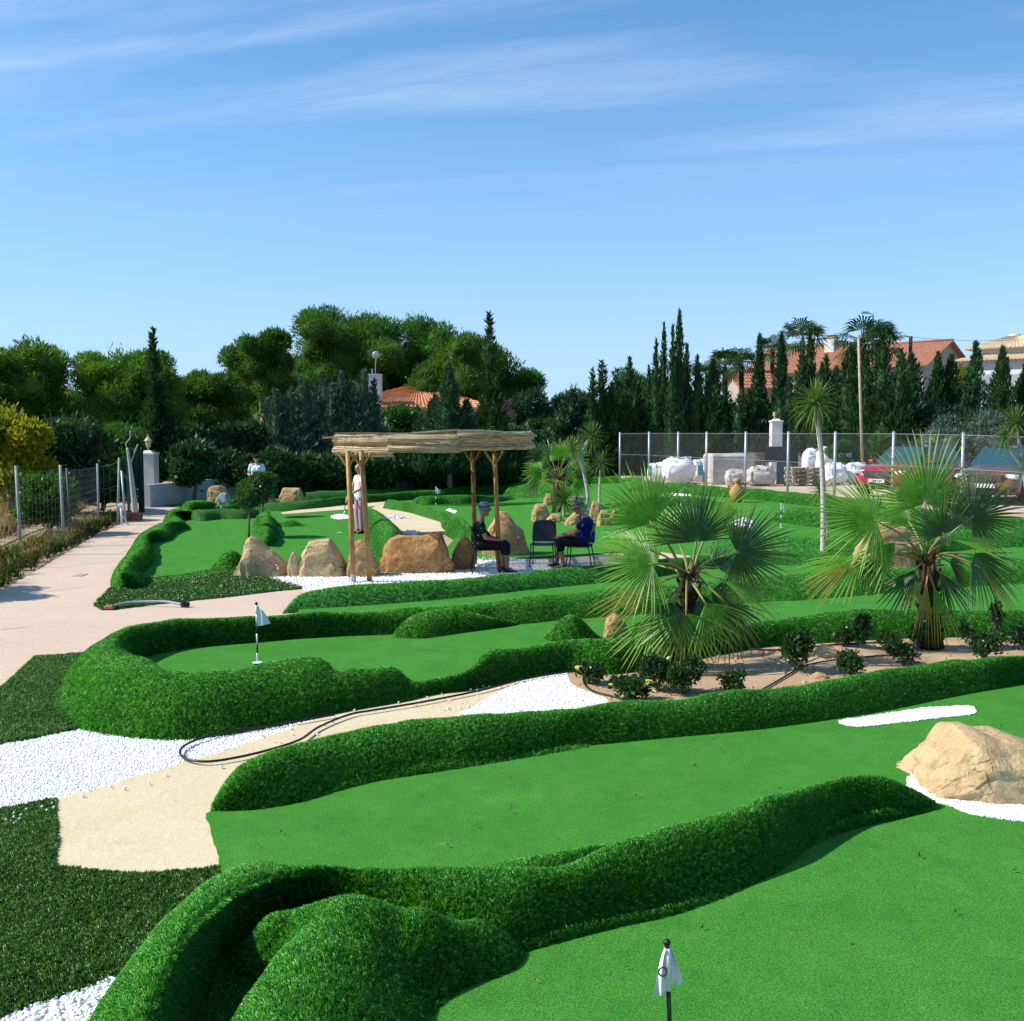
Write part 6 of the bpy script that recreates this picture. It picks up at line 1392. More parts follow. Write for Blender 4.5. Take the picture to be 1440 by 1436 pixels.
flag(613, 712, 684, "golf flag on the green seen left of the pergola post", .0)
flag(1098, 742, 707, "golf flag beyond the near fan palm on the right", .0)
# nearest flag: folded cloth hanging both sides of the pole, with its number
b = P(944, 1520, .03); t = empty("golf_flag", b); tag(t, "nearest golf flag with its drooping white cloth and black knob", "golf flag", "golf flags"); h = PD(938, 1327, b.y).z - b.z
tp = PD(938, 1327, b.y); lean = (tp.x - b.x)
seg = [(0, .30, 'whitepl'), (.30, .66, 'black'), (.66, 1.0, 'whitepl')]
for a, c, mm in seg: mb = MB(); mb.tube([(lean * a, 0, h * a), (lean * c, 0, h * c)], .0088 if mm == 'black' else .0092, 12); mb.build("pole_band", M[mm], t, smooth=True)
mb = MB(); mb.ball((lean, 0, h + .004), .0145, 14, 10); mb.tube([(lean, 0, h - .02), (lean, 0, h)], .010, 10); mb.build("knob", M['black'], t, smooth=True)
mb = MB(); mb.tube([(lean * .97, -.001, h * .97), (lean * .74, -.001, h * .74)], [.0125, .0125], 12); mb.build("flag_sleeve", M['whitepl'], t, smooth=True)
pen = None
for sgn, w0, L0 in ((-1, .050, .175), (1, .055, .155)):
    V = []; F = []; nz, nx_ = 12, 8
    for i in range(nz + 1):
        q = i / nz
        for j in range(nx_ + 1):
            f = j / nx_; wv = w0 * (q ** .75) * (1 - .25 * max(0, q - .8) * 5 * (1 if sgn > 0 else -.2))
            V.append((lean * (1 - q * .25) + sgn * (.007 + wv * f), (.012 * math.sin(f * 8 + q * 3 + sgn) - .006) * (.3 + f) + (.012 if sgn > 0 else -.004), h * .975 - q * L0 - f * .02 * q * (1 if sgn < 0 else -.6)))
    for i in range(nz):
        for j in range(nx_): k = i * (nx_ + 1) + j; F.append((k, k + 1, k + nx_ + 2, k + nx_ + 1))
    p = link("pennant", mesh_np("pennant", V, F, [M['cloth_white']], True), t); pen = pen or p
mb = MB()                                                # the printed round digit, partly folded away
pts = [(lean * .9 - .020 - .016 * math.cos(a_), -.0235, h * .975 - .085 + .017 * math.sin(a_)) for a_ in [6.283 * i / 20 for i in range(21)]]
pts = [p for p in pts if p[0] < lean * .9 - .006]; mb.tube(pts, .0028, 6); mb.build("flag_print", M['black'], pen)

# ------------------------------------------------------------------ hose, pipe
def hose(px, label, rad=.013, zs=None, name="garden_hose"):
    pts = [P(u, v, (zs[i] if zs else .045)) for i, (u, v) in enumerate(px)]; pts = smooth_poly(pts, False, 6); mb = MB(); mb.tube(pts, rad, 8); o = mb.build(name, M['black'], smooth=True); tag(o, label, "hose"); return o
hose([(900, 940), (876, 944), (807, 944), (738, 955), (675, 971), (595, 987), (529, 998), (491, 1005), (449, 1022), (422, 1040), (380, 1054), (334, 1065), (291, 1071), (262, 1067), (253, 1058), (262, 1047), (287, 1037), (334, 1027), (401, 1017), (470, 1005)],
     "black hose looping over the white gravel and cream path", .010)
hose([(820, 950), (822, 962), (835, 972), (858, 978), (885, 984), (930, 990)], "thin black irrigation line curling round the yellow flowers", .009, name="irrigation_line")
hose([(1040, 985), (1075, 968), (1110, 948), (1135, 935), (1200, 925), (1280, 920)], "black irrigation line across the soil between the palms", .009, name="irrigation_line")
hose([(1050, 912), (1100, 914), (1180, 906), (1260, 903)], "dark irrigation line below the oval bank behind the shrubs", .010, name="irrigation_line")
t = empty("bent_pipe", P(210, 852, .04)); tag(t, "bent grey pipe with a brick red end lying on the dark lawn", "pipe"); o0 = t.location.copy()
pts = smooth_poly([P(157, 853, .05) - o0, P(175, 848, .08) - o0, P(200, 846, .09) - o0, P(232, 846, .09) - o0, P(255, 850, .06) - o0], False, 5)
mb = MB(); mb.tube(pts, .018, 8); mb.build("pipe", M['galv'], t, smooth=True)
mb = MB(); mb.box(P(154, 854, .05) - o0, (.14, .09, .06), bev=.02); mb.build("end_block", M['brick'], t)
mb = MB(); mb.tube([P(255, 850, .06) - o0, P(266, 850, .05) - o0], [.04, .035], 10); mb.build("end_cap", M['black'], t)
t = P(113, 809, .015); mb = MB(); mb.box((0, 0, 0), (.16, .30, .012), bev=.004); o = mb.build("drain_cover", M['rust'], None, t); tag(o, "small metal drain cover set in the concrete path", "drain cover")
def crack(px, label): 
    pts = [P(u, v, .0135) for u, v in px]; V = []; F = []
    for i, p in enumerate(pts): V += [(p.x, p.y - .012, p.z + .002), (p.x, p.y + .012, p.z + .002)]
    for i in range(len(pts) - 1): F.append((2 * i, 2 * i + 2, 2 * i + 3, 2 * i + 1))
    o = link("path_joint", mesh_np("path_joint", V, F, [M['rust']])); tag(o, label, "joint", None, 'structure')
crack([(62, 797), (80, 798), (130, 793), (172, 789)], "joint line across the path by the drain cover"); crack([(0, 837), (40, 835), (118, 826)], "joint line across the path near the tree shadow")
crack([(0, 886), (42, 881)], "joint line at the left edge of the path"); crack([(105, 772), (150, 764), (195, 760)], "joint line across the path beside the fence weeds"); crack([(135, 753), (180, 748), (212, 744)], "farther joint line across the path")
# water tap post and brick at the fence end
# amphora
ab = P(1036, 708, .0); t = empty("amphora", ab); tag(t, "terracotta amphora with two handles standing on the bank", "amphora"); s_ = 30 / (FPX / ab.y) / .62
k = 36 / (FPX / ab.y)
mb = MB(); mb.lathe([(.10 * k, 0), (.20 * k, .12 * k), (.30 * k, .40 * k), (.26 * k, .58 * k), (.13 * k, .72 * k), (.10 * k, .80 * k), (.15 * k, .86 * k), (.15 * k, .92 * k), (.05 * k, 1.0 * k)], 20); mb.build("jar", M['amph'], t, smooth=True)
for sx in (-1, 1): mb = MB(); mb.tube([(sx * .10 * k, 0, .78 * k), (sx * .32 * k, 0, .76 * k), (sx * .34 * k, 0, .62 * k), (sx * .25 * k, 0, .54 * k)], .035 * k, 8); mb.build("handle", M['amph'], t, smooth=True)
# ------------------------------------------------------------------ fences
def fence_right():
    px = [(872, 64), (913, 67), (954, 72), (994, 76), (1049, 80), (1109, 87), (1175, 93), (1257, 98), (1355, 104), (1475, 111), (1620, 119)]
    pts = []
    for u, h in px: D = 2.0 * FPX / h; q = PD(u, 608, D); pts.append(Vector((q.x, D, g(q.x, D))))
    t = empty("wire_fence", (pts[4].x, pts[4].y, pts[4].z)); tag(t, "galvanised posts and diamond wire fence in front of the car park", "fence"); O = t.location.copy(); prev = None
    for i, p in enumerate(pts):
        mb = MB(); mb.tube([p - O + Vector((0, 0, -.1)), p - O + Vector((0, 0, 2.0))], .045, 8); o = mb.build("post", M['galv'], t, smooth=True)
        mb = MB(); mb.ball(p - O + Vector((0, 0, 2.0)), (.05, .05, .03), 8, 4); mb.build("cap", M['galv'], o, smooth=True)
    for z in (1.96, 1.05, .12): mb = MB(); mb.tube([p - O + Vector((0, -.03, z)) for p in pts], .007, 4); mb.build("line_wire", M['galv'], t)
    V = []; F = []; r = .0013
    L = [0]
    for a, b in zip(pts, pts[1:]): L.append(L[-1] + (b - a).length)
    def at(d):
        for i in range(len(pts) - 1):
            if d <= L[i + 1] or i == len(pts) - 2: return pts[i].lerp(pts[i + 1], (d - L[i]) / (L[i + 1] - L[i]))
    d = -1.9
    while d < L[-1]:
        for sg in (1, -1):
            a = d if sg > 0 else d + 1.9; b = d + 1.9 if sg > 0 else d
            n = 6; prev = None
            for q in range(n + 1):
                f = q / n; dd = a + (b - a) * f; zz = .06 + 1.9 * f
                if dd < 0 or dd > L[-1]: prev = None; continue
                p = at(dd) - O + Vector((0, -.03 + sg * .003, zz)); k = len(V); V += [p + Vector((r, 0, 0)), p + Vector((-r * .5, r, 0)), p + Vector((-r * .5, -r, 0))]
                if prev is not None: F += [(prev + j, prev + (j + 1) % 3, k + (j + 1) % 3, k + j) for j in range(3)]
                prev = k
        d += .085
    tag(link("diamond_mesh", mesh_np("diamond_mesh", V, F, [M['rust']]), t), kind='stuff')
fence_right()
def left_fence():
    px = [(30, 781, 22.5, 655, 'rust'), (90, 768, 84.7, 654, 'rust'), (101, 757, 94, 658, 'darkpost'), (139, 739, 137, 652, 'rust'), (165, 739, 167.6, 644, 'rust')]
    P0 = P(90, 768); t = empty("post_fence", P0); tag(t, "row of thin leaning fence posts with sagging wires left of the path", "fence"); O = t.location.copy(); ends = []
    for (u, v, ut, vt, m) in px:
        b = P(u, v); tp = PD(ut, vt, b.y); mb = MB(); mb.tube([b - O + Vector((0, 0, -.2)), tp - O], .032, 8); mb.build("post", M[m], t, smooth=True); ends.append((b - O, tp - O))
    e = [x for i, x in enumerate(ends) if i != 2]
    for f in (.25, .6, .95):
        pts = []
        for i in range(len(e)):
            pts.append(e[i][0].lerp(e[i][1], f))
            if i < len(e) - 1: q = pts[-1].lerp(e[i + 1][0].lerp(e[i + 1][1], f), .5); q.z -= .05; pts.append(q)
        d = (pts[0] - pts[2]); pts.insert(0, pts[0] + d); mb = MB(); mb.tube(pts, .002, 4); mb.build("wire", M['galv'], t)
left_fence()
def left_mesh():                                         # thin chicken wire hung between the left posts
    t = bpy.data.objects["post_fence"]; O = t.location.copy(); seg = [(P(30, 781), 1.78), (P(90, 768), 1.76), (P(139, 739), 1.66), (P(165, 739), 1.7)]
    a0 = seg[0][0] + (seg[0][0] - seg[1][0]) * 1.2; seg = [(a0, 1.75)] + seg; V = []; F = []; r = .0014
    def wire(p, q):
        k = len(V)
        for e in (p, q): V.extend([e + Vector((r, 0, 0)), e + Vector((-r, r, 0)), e + Vector((-r, -r, 0))])
        F.extend([(k + j, k + (j + 1) % 3, k + 3 + (j + 1) % 3, k + 3 + j) for j in range(3)])
    for (a, ha), (b, hb) in zip(seg, seg[1:]):
        n = max(2, int((b - a).length / .15)); up = lambda f, z: a.lerp(b, f) - O + Vector((0, 0, z * (ha + (hb - ha) * f)))
        for i in range(n): wire(up(i / n, .02), up(i / n, .94))
        for j in range(11): wire(up(0, .03 + .09 * j), up(1, .03 + .09 * j))
    tag(link("wire_mesh", mesh_np("wire_mesh", V, F, [M['rust']]), t), kind='stuff')
left_mesh()
def leaning(u0, v0, u1, v1, m, r, label, name="leaning_pole"):
    b = P(u0, v0); tp = PD(u1, v1, b.y + .1); mb = MB(); mb.tube([(0, 0, -.05), tp - b], r, 8); o = mb.build(name, M[m], None, b, smooth=True); tag(o, label, "pole")
leaning(177, 737, 171, 662, 'galv', .03, "grey pole leaning beside the green screen")
# green shade screen at the end of the fence
b = P(186, 722); t = empty("shade_screen", b); tag(t, "dark green shade cloth screen at the end of the left fence", "screen")
M['screen'] = simple("shade_cloth", (.012, .035, .030), .8, .1, .2); M['screenlt'] = simple("shade_cloth_edge", (.12, .20, .18), .8, .1, .2)
for i in range(5):
    x0, x1 = -.22 + i * .11, -.22 + (i + 1) * .11 - .012; mb = MB(); mb.box(((x0 + x1) / 2, .2 + .06 * (i % 2), .98), (x1 - x0, .02, 1.96), bev=.005); mb.build("screen_panel", M['screen' if i else 'screenlt'], t)
# dead trunk
b = P(191, 727); t = empty("dead_tree", b); tag(t, "bare grey dead trunk leaning before the dark screen", "dead tree"); L = lambda u, v: (PD(u, v, b.y) - b)
mb = MB(); mb.tube(smooth_poly([Vector((0, 0, -.05)), L(187, 690), L(183, 655), L(179, 630)], False, 4), [.10 - .065 * i / 12 for i in range(13)], 8); mb.build("trunk", M['barkpale'], t, smooth=True)
mb = MB(); mb.tube(smooth_poly([L(184, 652), L(190, 634), L(194, 625)], False, 3), .022, 6); mb.build("branch", M['barkpale'], t, smooth=True)
mb = MB(); mb.tube(smooth_poly([L(179, 630), L(177, 624), L(183, 616), L(183, 606)], False, 3), .018, 6); mb.build("branch", M['barkpale'], t, smooth=True)
# standpipe, brick pile
b = P(171, 739); t = empty("water_standpipe", b); tag(t, "white plastic water standpipe at the end of the path edge", "standpipe")
mb = MB(); mb.tube([(0, 0, 0), (0, 0, .50)], .035, 10); mb.build("pipe", M['whitepl'], t, smooth=True); mb = MB(); mb.box((0, 0, .54), (.14, .10, .10), bev=.02); mb.build("valve", M['whitepl'], t)
mb = MB(); mb.tube([(.02, 0, .30), (.22, -.1, .02)], .02, 8); mb.build("side_pipe", M['galv'], t)
b = P(185, 733); t = empty("brick_stack", b); tag(t, "little stack of red bricks beside the dead trunk", "bricks"); k = 0
for z in range(3):
    for x in range(2):
        for y in range(2):
            mb = MB(); mb.box((x * .25 - .12 + z * .01, y * .13, .04 + z * .082), (.24, .115, .075), bev=.006); o = mb.build("brick", M['brick'], t); o.rotation_euler = (0, 0, random.Random(k).uniform(-.05, .05)); k += 1
# ------------------------------------------------------------------ walls and pillars
def wall(name, a, b, h, th, m, label, dz=0.0, cap_h=.06):
    a, b = Vector(a), Vector(b); n = max(2, int((b - a).length / 2)); V = []; F = []; d = (b - a).normalized(); s = Vector((-d.y, d.x, 0)) * th / 2
    for i in range(n + 1):
        p = a.lerp(b, i / n); p.z = g(p.x, p.y) + dz; hh = h + .04 * noise.noise(p * .3)
        V += [p - s + Vector((0, 0, -.3)), p - s + Vector((0, 0, hh)), p + s + Vector((0, 0, hh)), p + s + Vector((0, 0, -.3))]
    for i in range(n):
        for j in range(4): F.append((i * 4 + j, i * 4 + (j + 1) % 4, i * 4 + 4 + (j + 1) % 4, i * 4 + 4 + j))
    F += [(0, 1, 2, 3)[::-1], tuple(n * 4 + j for j in range(4))]
    o = link(name, mesh_np(name, V, F, [M[m]])); tag(o, label, "wall"); return o
wl1 = P(198, 716); wl2 = P(300, 703); wl3 = P(745, 676)
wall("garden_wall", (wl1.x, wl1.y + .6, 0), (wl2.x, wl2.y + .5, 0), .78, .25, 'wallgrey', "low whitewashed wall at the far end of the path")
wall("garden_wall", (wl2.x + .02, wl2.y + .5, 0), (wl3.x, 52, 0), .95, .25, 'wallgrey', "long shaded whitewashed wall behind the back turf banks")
wall("boundary_wall", (5.0, 53.5, 0), (16.5, 49.5, 0), 1.05, .3, 'walltan', "rough rendered wall behind the rubble bags")
wall("boundary_wall", (19.0, 47.5, 0), (36, 40, 0), 1.75, .3, 'walltan', "taller tan wall behind the parked cars")
def pillar(u0, u1, vb, vt, D, label, lamp=True, m='wallwhite'):
    s = FPX / D; c = PD((u0 + u1) / 2, vb, D); z0 = g(c.x, D); zt = PD(u0, vt, D).z; w = (u1 - u0) / s
    t = empty("gate_pillar", (c.x, D, z0)); tag(t, label, "pillar"); h = zt - z0
    mb = MB(); mb.box((0, 0, h / 2), (w, w, h), bev=.01); mb.build("shaft", M[m], t)
    mb = MB(); mb.box((0, 0, h + .04), (w + .06, w + .06, .08), bev=.015); mb.box((0, 0, h + .12), (w * .8, w * .8, .09), taper=.5); mb.build("capstone", M[m], t)
    if lamp:
        b = h + .16; mb = MB(); mb.tube([(0, 0, b), (0, 0, b + .10)], [.03, .02], 8); mb.lathe([(.06, b + .10), (.03, b + .13)], 8); mb.build("lamp_stem", M['tileyel'], t)
        mb = MB(); mb.lathe([(.07, b + .13), (.12, b + .34), (.12, b + .35)], 6); mb.build("lamp_glass", M['tileyel'], t)
        mb = MB(); mb.lathe([(.16, b + .34), (.14, b + .37), (.03, b + .50), (.02, b + .58)], 8); mb.build("lamp_hood", M['tileyel'], t)
pillar(200, 221, 700, 640, 38, "white gate pillar with a lantern on top at the end of the path")
pillar(1083, 1098, 640, 594, 48, "white gate pillar with a small urn beyond the car park", False)
x_, = (PD(1089, 600, 48).x,); mb = MB(); zt_ = PD(1089, 592, 48).z; mb.lathe([(.05, 0), (.03, .06), (.10, .16), (.05, .22), (.09, .28)], 10); o = mb.build("urn", M['rockpale'], None, (x_, 48, zt_ + .12), smooth=True); tag(o, "small stone urn standing on the white gate pillar", "urn")
# iron gate panels beside the pillar
def railing(u0, u1, D, vt, label):
    a = PD(u0, 640, D); b = PD(u1, 640, D); z0 = g(a.x, D); h = PD(u0, vt, D).z - z0; t = empty("iron_railing", (a.x, D, z0)); tag(t, label, "railing"); w = b.x - a.x; n = int(w / .13)
    for i in range(n + 1): mb = MB(); mb.tube([(w * i / n, 0, .1), (w * i / n, 0, h)], .010, 5); mb.build("bar", M['darkpost'], t)
    for z in (.15, h - .12): mb = MB(); mb.box((w / 2, 0, z), (w, .03, .04)); mb.build("rail", M['darkpost'], t)
railing(1056, 1083, 48, 612, "dark iron railing left of the white gate pillar")

# ------------------------------------------------------------------ builders' things in the car park
def bag(u0, u1, vb, vt, D, label, m='cloth_white', seed=0, group="white rubble sacks behind the fence", depth=.9, sag=.25, name="rubble_sack"):
    s = FPX / D; c = PD((u0 + u1) / 2, vb, D); z0 = g(c.x, D); w = (u1 - u0) / s; h = max(.15, PD(u0, vt, D).z - z0); t = empty(name, (c.x, D, z0)); tag(t, label, "sack", group)
    bm = bmesh.new(); bmesh.ops.create_icosphere(bm, subdivisions=4, radius=1)
    for v in bm.verts:
        p = v.co.copy(); e = .55; f = lambda a: math.copysign(abs(a) ** e, a); o = Vector((seed, seed * 2, 0)); nn = noise.noise_vector(p * 2.2 + o) * .13 + noise.noise_vector(p * 6 + o) * .06
        rg = .04 * (abs(noise.noise(p * 9 + o)))
        v.co = Vector(((f(p.x) + nn.x) * w / 2, (f(p.y) + nn.y) * w / 2 * depth, max(0, h * (.5 + .5 * math.copysign(abs(p.z) ** .7, p.z) + nn.z * .9 - sag * .4 * (p.x ** 2 + p.y ** 2) * max(0, p.z))) + rg))
    me = bpy.data.meshes.new("sack_body"); bm.to_mesh(me); bm.free(); me.materials.append(M[m]); me.polygons.foreach_set('use_smooth', np.ones(len(me.polygons), dtype=bool)); link("sack_body", me, t)
    for sx in (-1, 1):
        mb = MB(); mb.tube(smooth_poly([Vector((sx * w * .3, -w * .3 * depth, h * .8)), Vector((sx * w * .33, -w * .42 * depth, h * 1.02)), Vector((sx * w * .15, -w * .44 * depth, h * .9)), Vector((sx * w * .12, -w * .46 * depth, h * .3))], False, 3), .014, 4); mb.build("strap", M['blackpl' if seed % 2 else m], t)
bag(911, 940, 678, 650, 43, "leftmost white rubble sack with a turquoise print", seed=1); bag(932, 976, 680, 643, 42, "biggest white rubble sack behind the fence", seed=2); bag(972, 1002, 676, 646, 43.5, "rubble sack leaning on the big beige cube", seed=3)
o = None
M['turq'] = simple("turquoise_print", (.08, .50, .48), .7, .2, .05)
for (u, v, D, w, h) in ((914, 662, 42.3, .16, .42), (985, 661, 42.9, .22, .40)):
    q = PD(u, v, D); mb = MB(); mb.box((0, 0, 0), (w, .02, h), bev=.005); o = mb.build("printed_patch", M['turq'], None, q); tag(o, "turquoise printed cloth patch hanging on a rubble sack" + (" at the far left" if u < 950 else " beside the beige cube"), "cloth patch")
bag(1020, 1048, 681, 661, 39, "dusty low sack in front of the beige cube", 'dusty', 4); bag(1050, 1088, 680, 656, 40, "flat dusty sack between cube and dark panel", 'dusty', 5, depth=1.0)
bag(1128, 1150, 662, 632, 45, "upright white sack behind the pallets", seed=6); bag(1148, 1176, 668, 630, 44, "tall white sack right of the pallets", seed=7); bag(1172, 1198, 668, 637, 43, "open topped white sack with a dark mouth", seed=8); bag(1158, 1190, 674, 652, 41, "white sack lying in front of the taller ones", seed=9); bag(1186, 1218, 670, 651, 41.5, "low white sack nearest the red car", seed=10)
D = 41.5; s = FPX / D; c = PD(1020, 675, D); z0 = g(c.x, D); mb = MB(); w = 54 / s; h = PD(1020, 638, D).z - z0; mb.box((0, 0, h / 2), (w, w * .9, h), bev=.09); o = mb.build("stone_cube", M['dusty'], None, (c.x, D, z0), rz=.06, smooth=False); tag(o, "big beige cube shaped block wrapped in dusty cloth", "block")
def pallet_stack(u0, u1, vb, n, D, label, rz=.1):
    s = FPX / D; c = PD((u0 + u1) / 2, vb, D); z0 = g(c.x, D)
    for i in range(n):
        t = empty("pallet", (c.x + .03 * (i % 2), D, z0 + i * .145), rz + .05 * ((i * 7) % 3 - 1)); tag(t, label.format(["bottom", "second", "third", "fourth", "fifth", "sixth"][i]), "pallet", "stacked wooden pallets")
        for x in (-.55, 0, .55):
            for y in (-.35, 0, .35): mb = MB(); mb.box((x, y, .055), (.12, .10, .075)); mb.build("block", M['pallet'], t)
        for y in (-.35, 0, .35): mb = MB(); mb.box((0, y, .007), (1.2, .10, .014)); mb.build("bottom_board", M['pallet'], t)
        for k in range(7): mb = MB(); mb.box((-.55 + k * .183, 0, .106), (.12, .80, .018)); mb.build("deck_board", M['pallet'], t)
pallet_stack(1110, 1150, 672, 5, 40, "{} pallet of the stack beside the dark panel", .12)
pallet_stack(1062, 1096, 655, 3, 45, "{} pallet of the low stack behind the dusty sacks", -.2)
D = 41; c = PD(1098, 675, D); z0 = g(c.x, D); t = empty("dark_board", (c.x, D, z0)); tag(t, "dark blue board propped up beside the pallets", "board"); s = FPX / D; zt_ = PD(1098, 628, D).z - z0; zb_ = PD(1098, 650, D).z - z0
M['navy'] = simple("navy_board", (.012, .018, .040), .6, .3); M['teal'] = simple("teal_board", (.03, .10, .11), .6, .3)
mb = MB(); mb.box((0, 0, (zt_ + zb_) / 2), (47 / s, .05, zt_ - zb_)); mb.build("top_panel", M['navy'], t); mb = MB(); mb.box((.25, .04, zb_ / 2), (30 / s, .04, zb_)); mb.build("lower_panel", M['teal'], t)
for sx in (-1, 1): mb = MB(); mb.tube([(sx * .45 - .1, .06, zb_), (sx * .45 + .1, -.2, 0)], .03, 6); mb.build("leg", M['rust'], t)

# ------------------------------------------------------------------ cars
def carpaint(name, c, c2=None):
    m = mat(name); t = NT(m); n = t.noise(1.5, 2); col = t.ramp(n, [(.3, c), (.7, c2 or c)]); t.done(t.bsdf(col, .28, .5, None, .25, Coat_Weight=.8, Coat_Roughness=.04)); return m
M['carred'] = carpaint("red_paint", (.36, .010, .022), (.42, .014, .03)); M['carbronze'] = carpaint("bronze_paint", (.07, .035, .025), (.26, .11, .03)); M['tyre'] = simple("tyre_rubber", (.015, .015, .016), .8, .2); M['rim'] = simple("alloy", (.42, .43, .45), .3, .5, .05, metal=.8)
M['carglass'] = simple("car_glass", (.02, .07, .085), .04, .9, .1); M['lamp'] = simple("lamp_lens", (.72, .76, .80), .08, .8, .1); M['trim'] = simple("black_trim", (.012, .012, .013), .5, .4); M['dkglass'] = simple("side_glass", (.010, .014, .022), .05, .9)
M['dkpaint'] = carpaint('dark_roof_paint', (.012, .016, .030))
def car(loc, rz, paint, label, plate_text, badge):
    t = empty("parked_car", loc, rz); t.scale = (1.0,) * 3; tag(t, label, "car", "cars parked behind the wire fence"); Lh, Wd = 4.4, 1.84
    # stations from nose (+x) to tail: x, half width, z of sill, z of belt/bonnet, crown
    st = [(2.18, .62, .38, .62, .66), (2.12, .78, .28, .74, .80), (1.98, .87, .24, .86, .93), (1.6, .90, .22, .94, 1.02), (1.2, .91, .22, .99, 1.07), (.85, .92, .22, 1.03, 1.10), (.3, .92, .22, 1.04, 1.07), (-.5, .92, .22, 1.06, 1.08), (-1.2, .91, .22, 1.09, 1.11), (-1.75, .89, .24, 1.12, 1.14), (-2.05, .84, .30, 1.10, 1.12), (-2.18, .72, .42, 1.0, 1.02)]
    V = []; F = []; n = 12
    for (x, w, z0, z1, zc) in st:
        sec = [(-w * .92, z0), (-w, z0 + .10), (-w * 1.0, z0 + (z1 - z0) * .5), (-w * .985, z1 - .12), (-w * .93, z1), (-w * .45, zc - .005), (0, zc), (w * .45, zc - .005), (w * .93, z1), (w * .985, z1 - .12), (w, z0 + (z1 - z0) * .5), (w, z0 + .10), (w * .92, z0)]
        V += [(x, y, z) for y, z in sec]
    n = 13
    for i in range(len(st) - 1):
        for j in range(n - 1): F.append((i * n + j, (i + 1) * n + j, (i + 1) * n + j + 1, i * n + j + 1))
        F.append((i * n + n - 1, (i + 1) * n + n - 1, (i + 1) * n, i * n))
    F.append(tuple(range(n))); F.append(tuple((len(st) - 1) * n + j for j in range(n))[::-1])
    me = mesh_np("body", V, F, [M[paint]], True); bm = bmesh.new(); bm.from_mesh(me); bmesh.ops.recalc_face_normals(bm, faces=bm.faces); bm.to_mesh(me); bm.free()
    try: me.set_sharp_from_angle(angle=R(40))
    except Exception: pass
    body = link("body", me, t); sb = body.modifiers.new("s", 'SUBSURF'); sb.levels = 1; sb.render_levels = 2
    # greenhouse
    def quadpatch(pts, name, m, parent=t, th=.012):
        o = link(name, mesh_np(name, pts, [tuple(range(len(pts)))], [M[m]]), parent); md = o.modifiers.new("t", 'SOLIDIFY'); md.thickness = th; return o
    base = dict(wf=(1.02, .76, 1.06), wr=(-1.95, .76, 1.10)); rf = (.28, .60, 1.56); rm = (-.6, .62, 1.62); rr = (-1.65, .58, 1.54)
    V = [(.98, -.80, 1.03), (.98, .80, 1.03), (.30, .60, 1.55), (.30, -.60, 1.55), (-.6, .62, 1.62), (-.6, -.62, 1.62), (-1.62, .57, 1.56), (-1.62, -.57, 1.56), (-2.02, .78, 1.09), (-2.02, -.78, 1.09), (-.5, .84, 1.06), (-.5, -.84, 1.06)]
    F = [(0, 1, 2, 3), (3, 2, 4, 5), (5, 4, 6, 7), (7, 6, 8, 9), (1, 10, 4, 2), (10, 8, 6, 4), (0, 3, 5, 11), (11, 5, 7, 9)]
    me = mesh_np("cabin", V, F, [M[paint]], False); bm = bmesh.new(); bm.from_mesh(me); bmesh.ops.recalc_face_normals(bm, faces=bm.faces); bmesh.ops.bevel(bm, geom=bm.edges[:], offset=.05, segments=2, affect='EDGES'); bm.to_mesh(me); bm.free(); me.materials[0] = M['dkpaint']; link("cabin", me, t)
    def onp(a, b, c, d, inset, out):                     # inset panel lying proud of a cabin face
        pts = [Vector(p) for p in (a, b, c, d)]; ce = sum(pts, Vector()) / 4; nn = (pts[1] - pts[0]).cross(pts[2] - pts[0]).normalized(); nn = nn if nn.dot(ce - Vector((-.5, 0, 1.2))) > 0 else -nn
        return [p + (ce - p).normalized() * inset + nn * out for p in pts]
    quadpatch(onp(V[0], V[1], V[2], V[3], .06, .012), "windscreen", 'carglass'); quadpatch(onp(V[7], V[6], V[8], V[9], .08, .012), "rear_window", 'dkglass')
    for sg in (1, -1):
        a = [Vector((p[0], sg * abs(p[1]), p[2])) for p in (V[1], V[10], V[4], V[2])]; b = [Vector((p[0], sg * abs(p[1]), p[2])) for p in (V[10], V[8], V[6], V[4])]
        quadpatch(onp(*a, .07, .012), "side_window", 'dkglass'); quadpatch(onp(*b, .07, .012), "side_window", 'dkglass')
        # door seams, handles, mirror
        for x in (.75, -.35, -1.25): mb = MB(); mb.box((x, sg * .915, .68), (.012, .02, .62)); mb.build("door_seam", M['trim'], body)
        for x in (-.15, -1.08): mb = MB(); mb.box((x, sg * .925, .90), (.16, .03, .03), bev=.01); mb.build("door_handle", M[paint], body)
        mb = MB(); mb.ball((.72, sg * .98, 1.08), (.07, .12, .07), 10, 6); mb.build("mirror", M[paint], t, smooth=True)
        mb = MB(); mb.box((0, sg * .90, .27), (2.3, .06, .14), bev=.02); mb.build("sill_trim", M['trim'], t)
        mb = MB(); mb.tube([(.1, sg * .55, 1.62), (-1.4, sg * .55, 1.62)], .018, 6); mb.build("roof_rail", M['trim'], t)
        for x in (1.38, -1.38):
            w = empty("wheel", (x, sg * .84, .34)); w.parent = t; mb = MB(); mb.lathe([(.20, -.10), (.32, -.11), (.34, -.07), (.34, .07), (.32, .11), (.20, .10)], 24); o = mb.build("tyre", M['tyre'], w, smooth=True); o.rotation_euler = (R(90), 0, 0)
            mb = MB(); mb.lathe([(.22, .0), (.22, .095 * 1), (.20, .085)], 20); mb.lathe([(.05, -.11), (.06, .11)], 10)
            for k in range(5): a_ = 1.2566 * k; mb.box((.12 * math.cos(a_), .12 * math.sin(a_), 0), (.20, .045, .19), Matrix.Rotation(a_, 3, 'Z'))
            o = mb.build("rim", M['rim'], w); o.rotation_euler = (R(90), 0, 0)
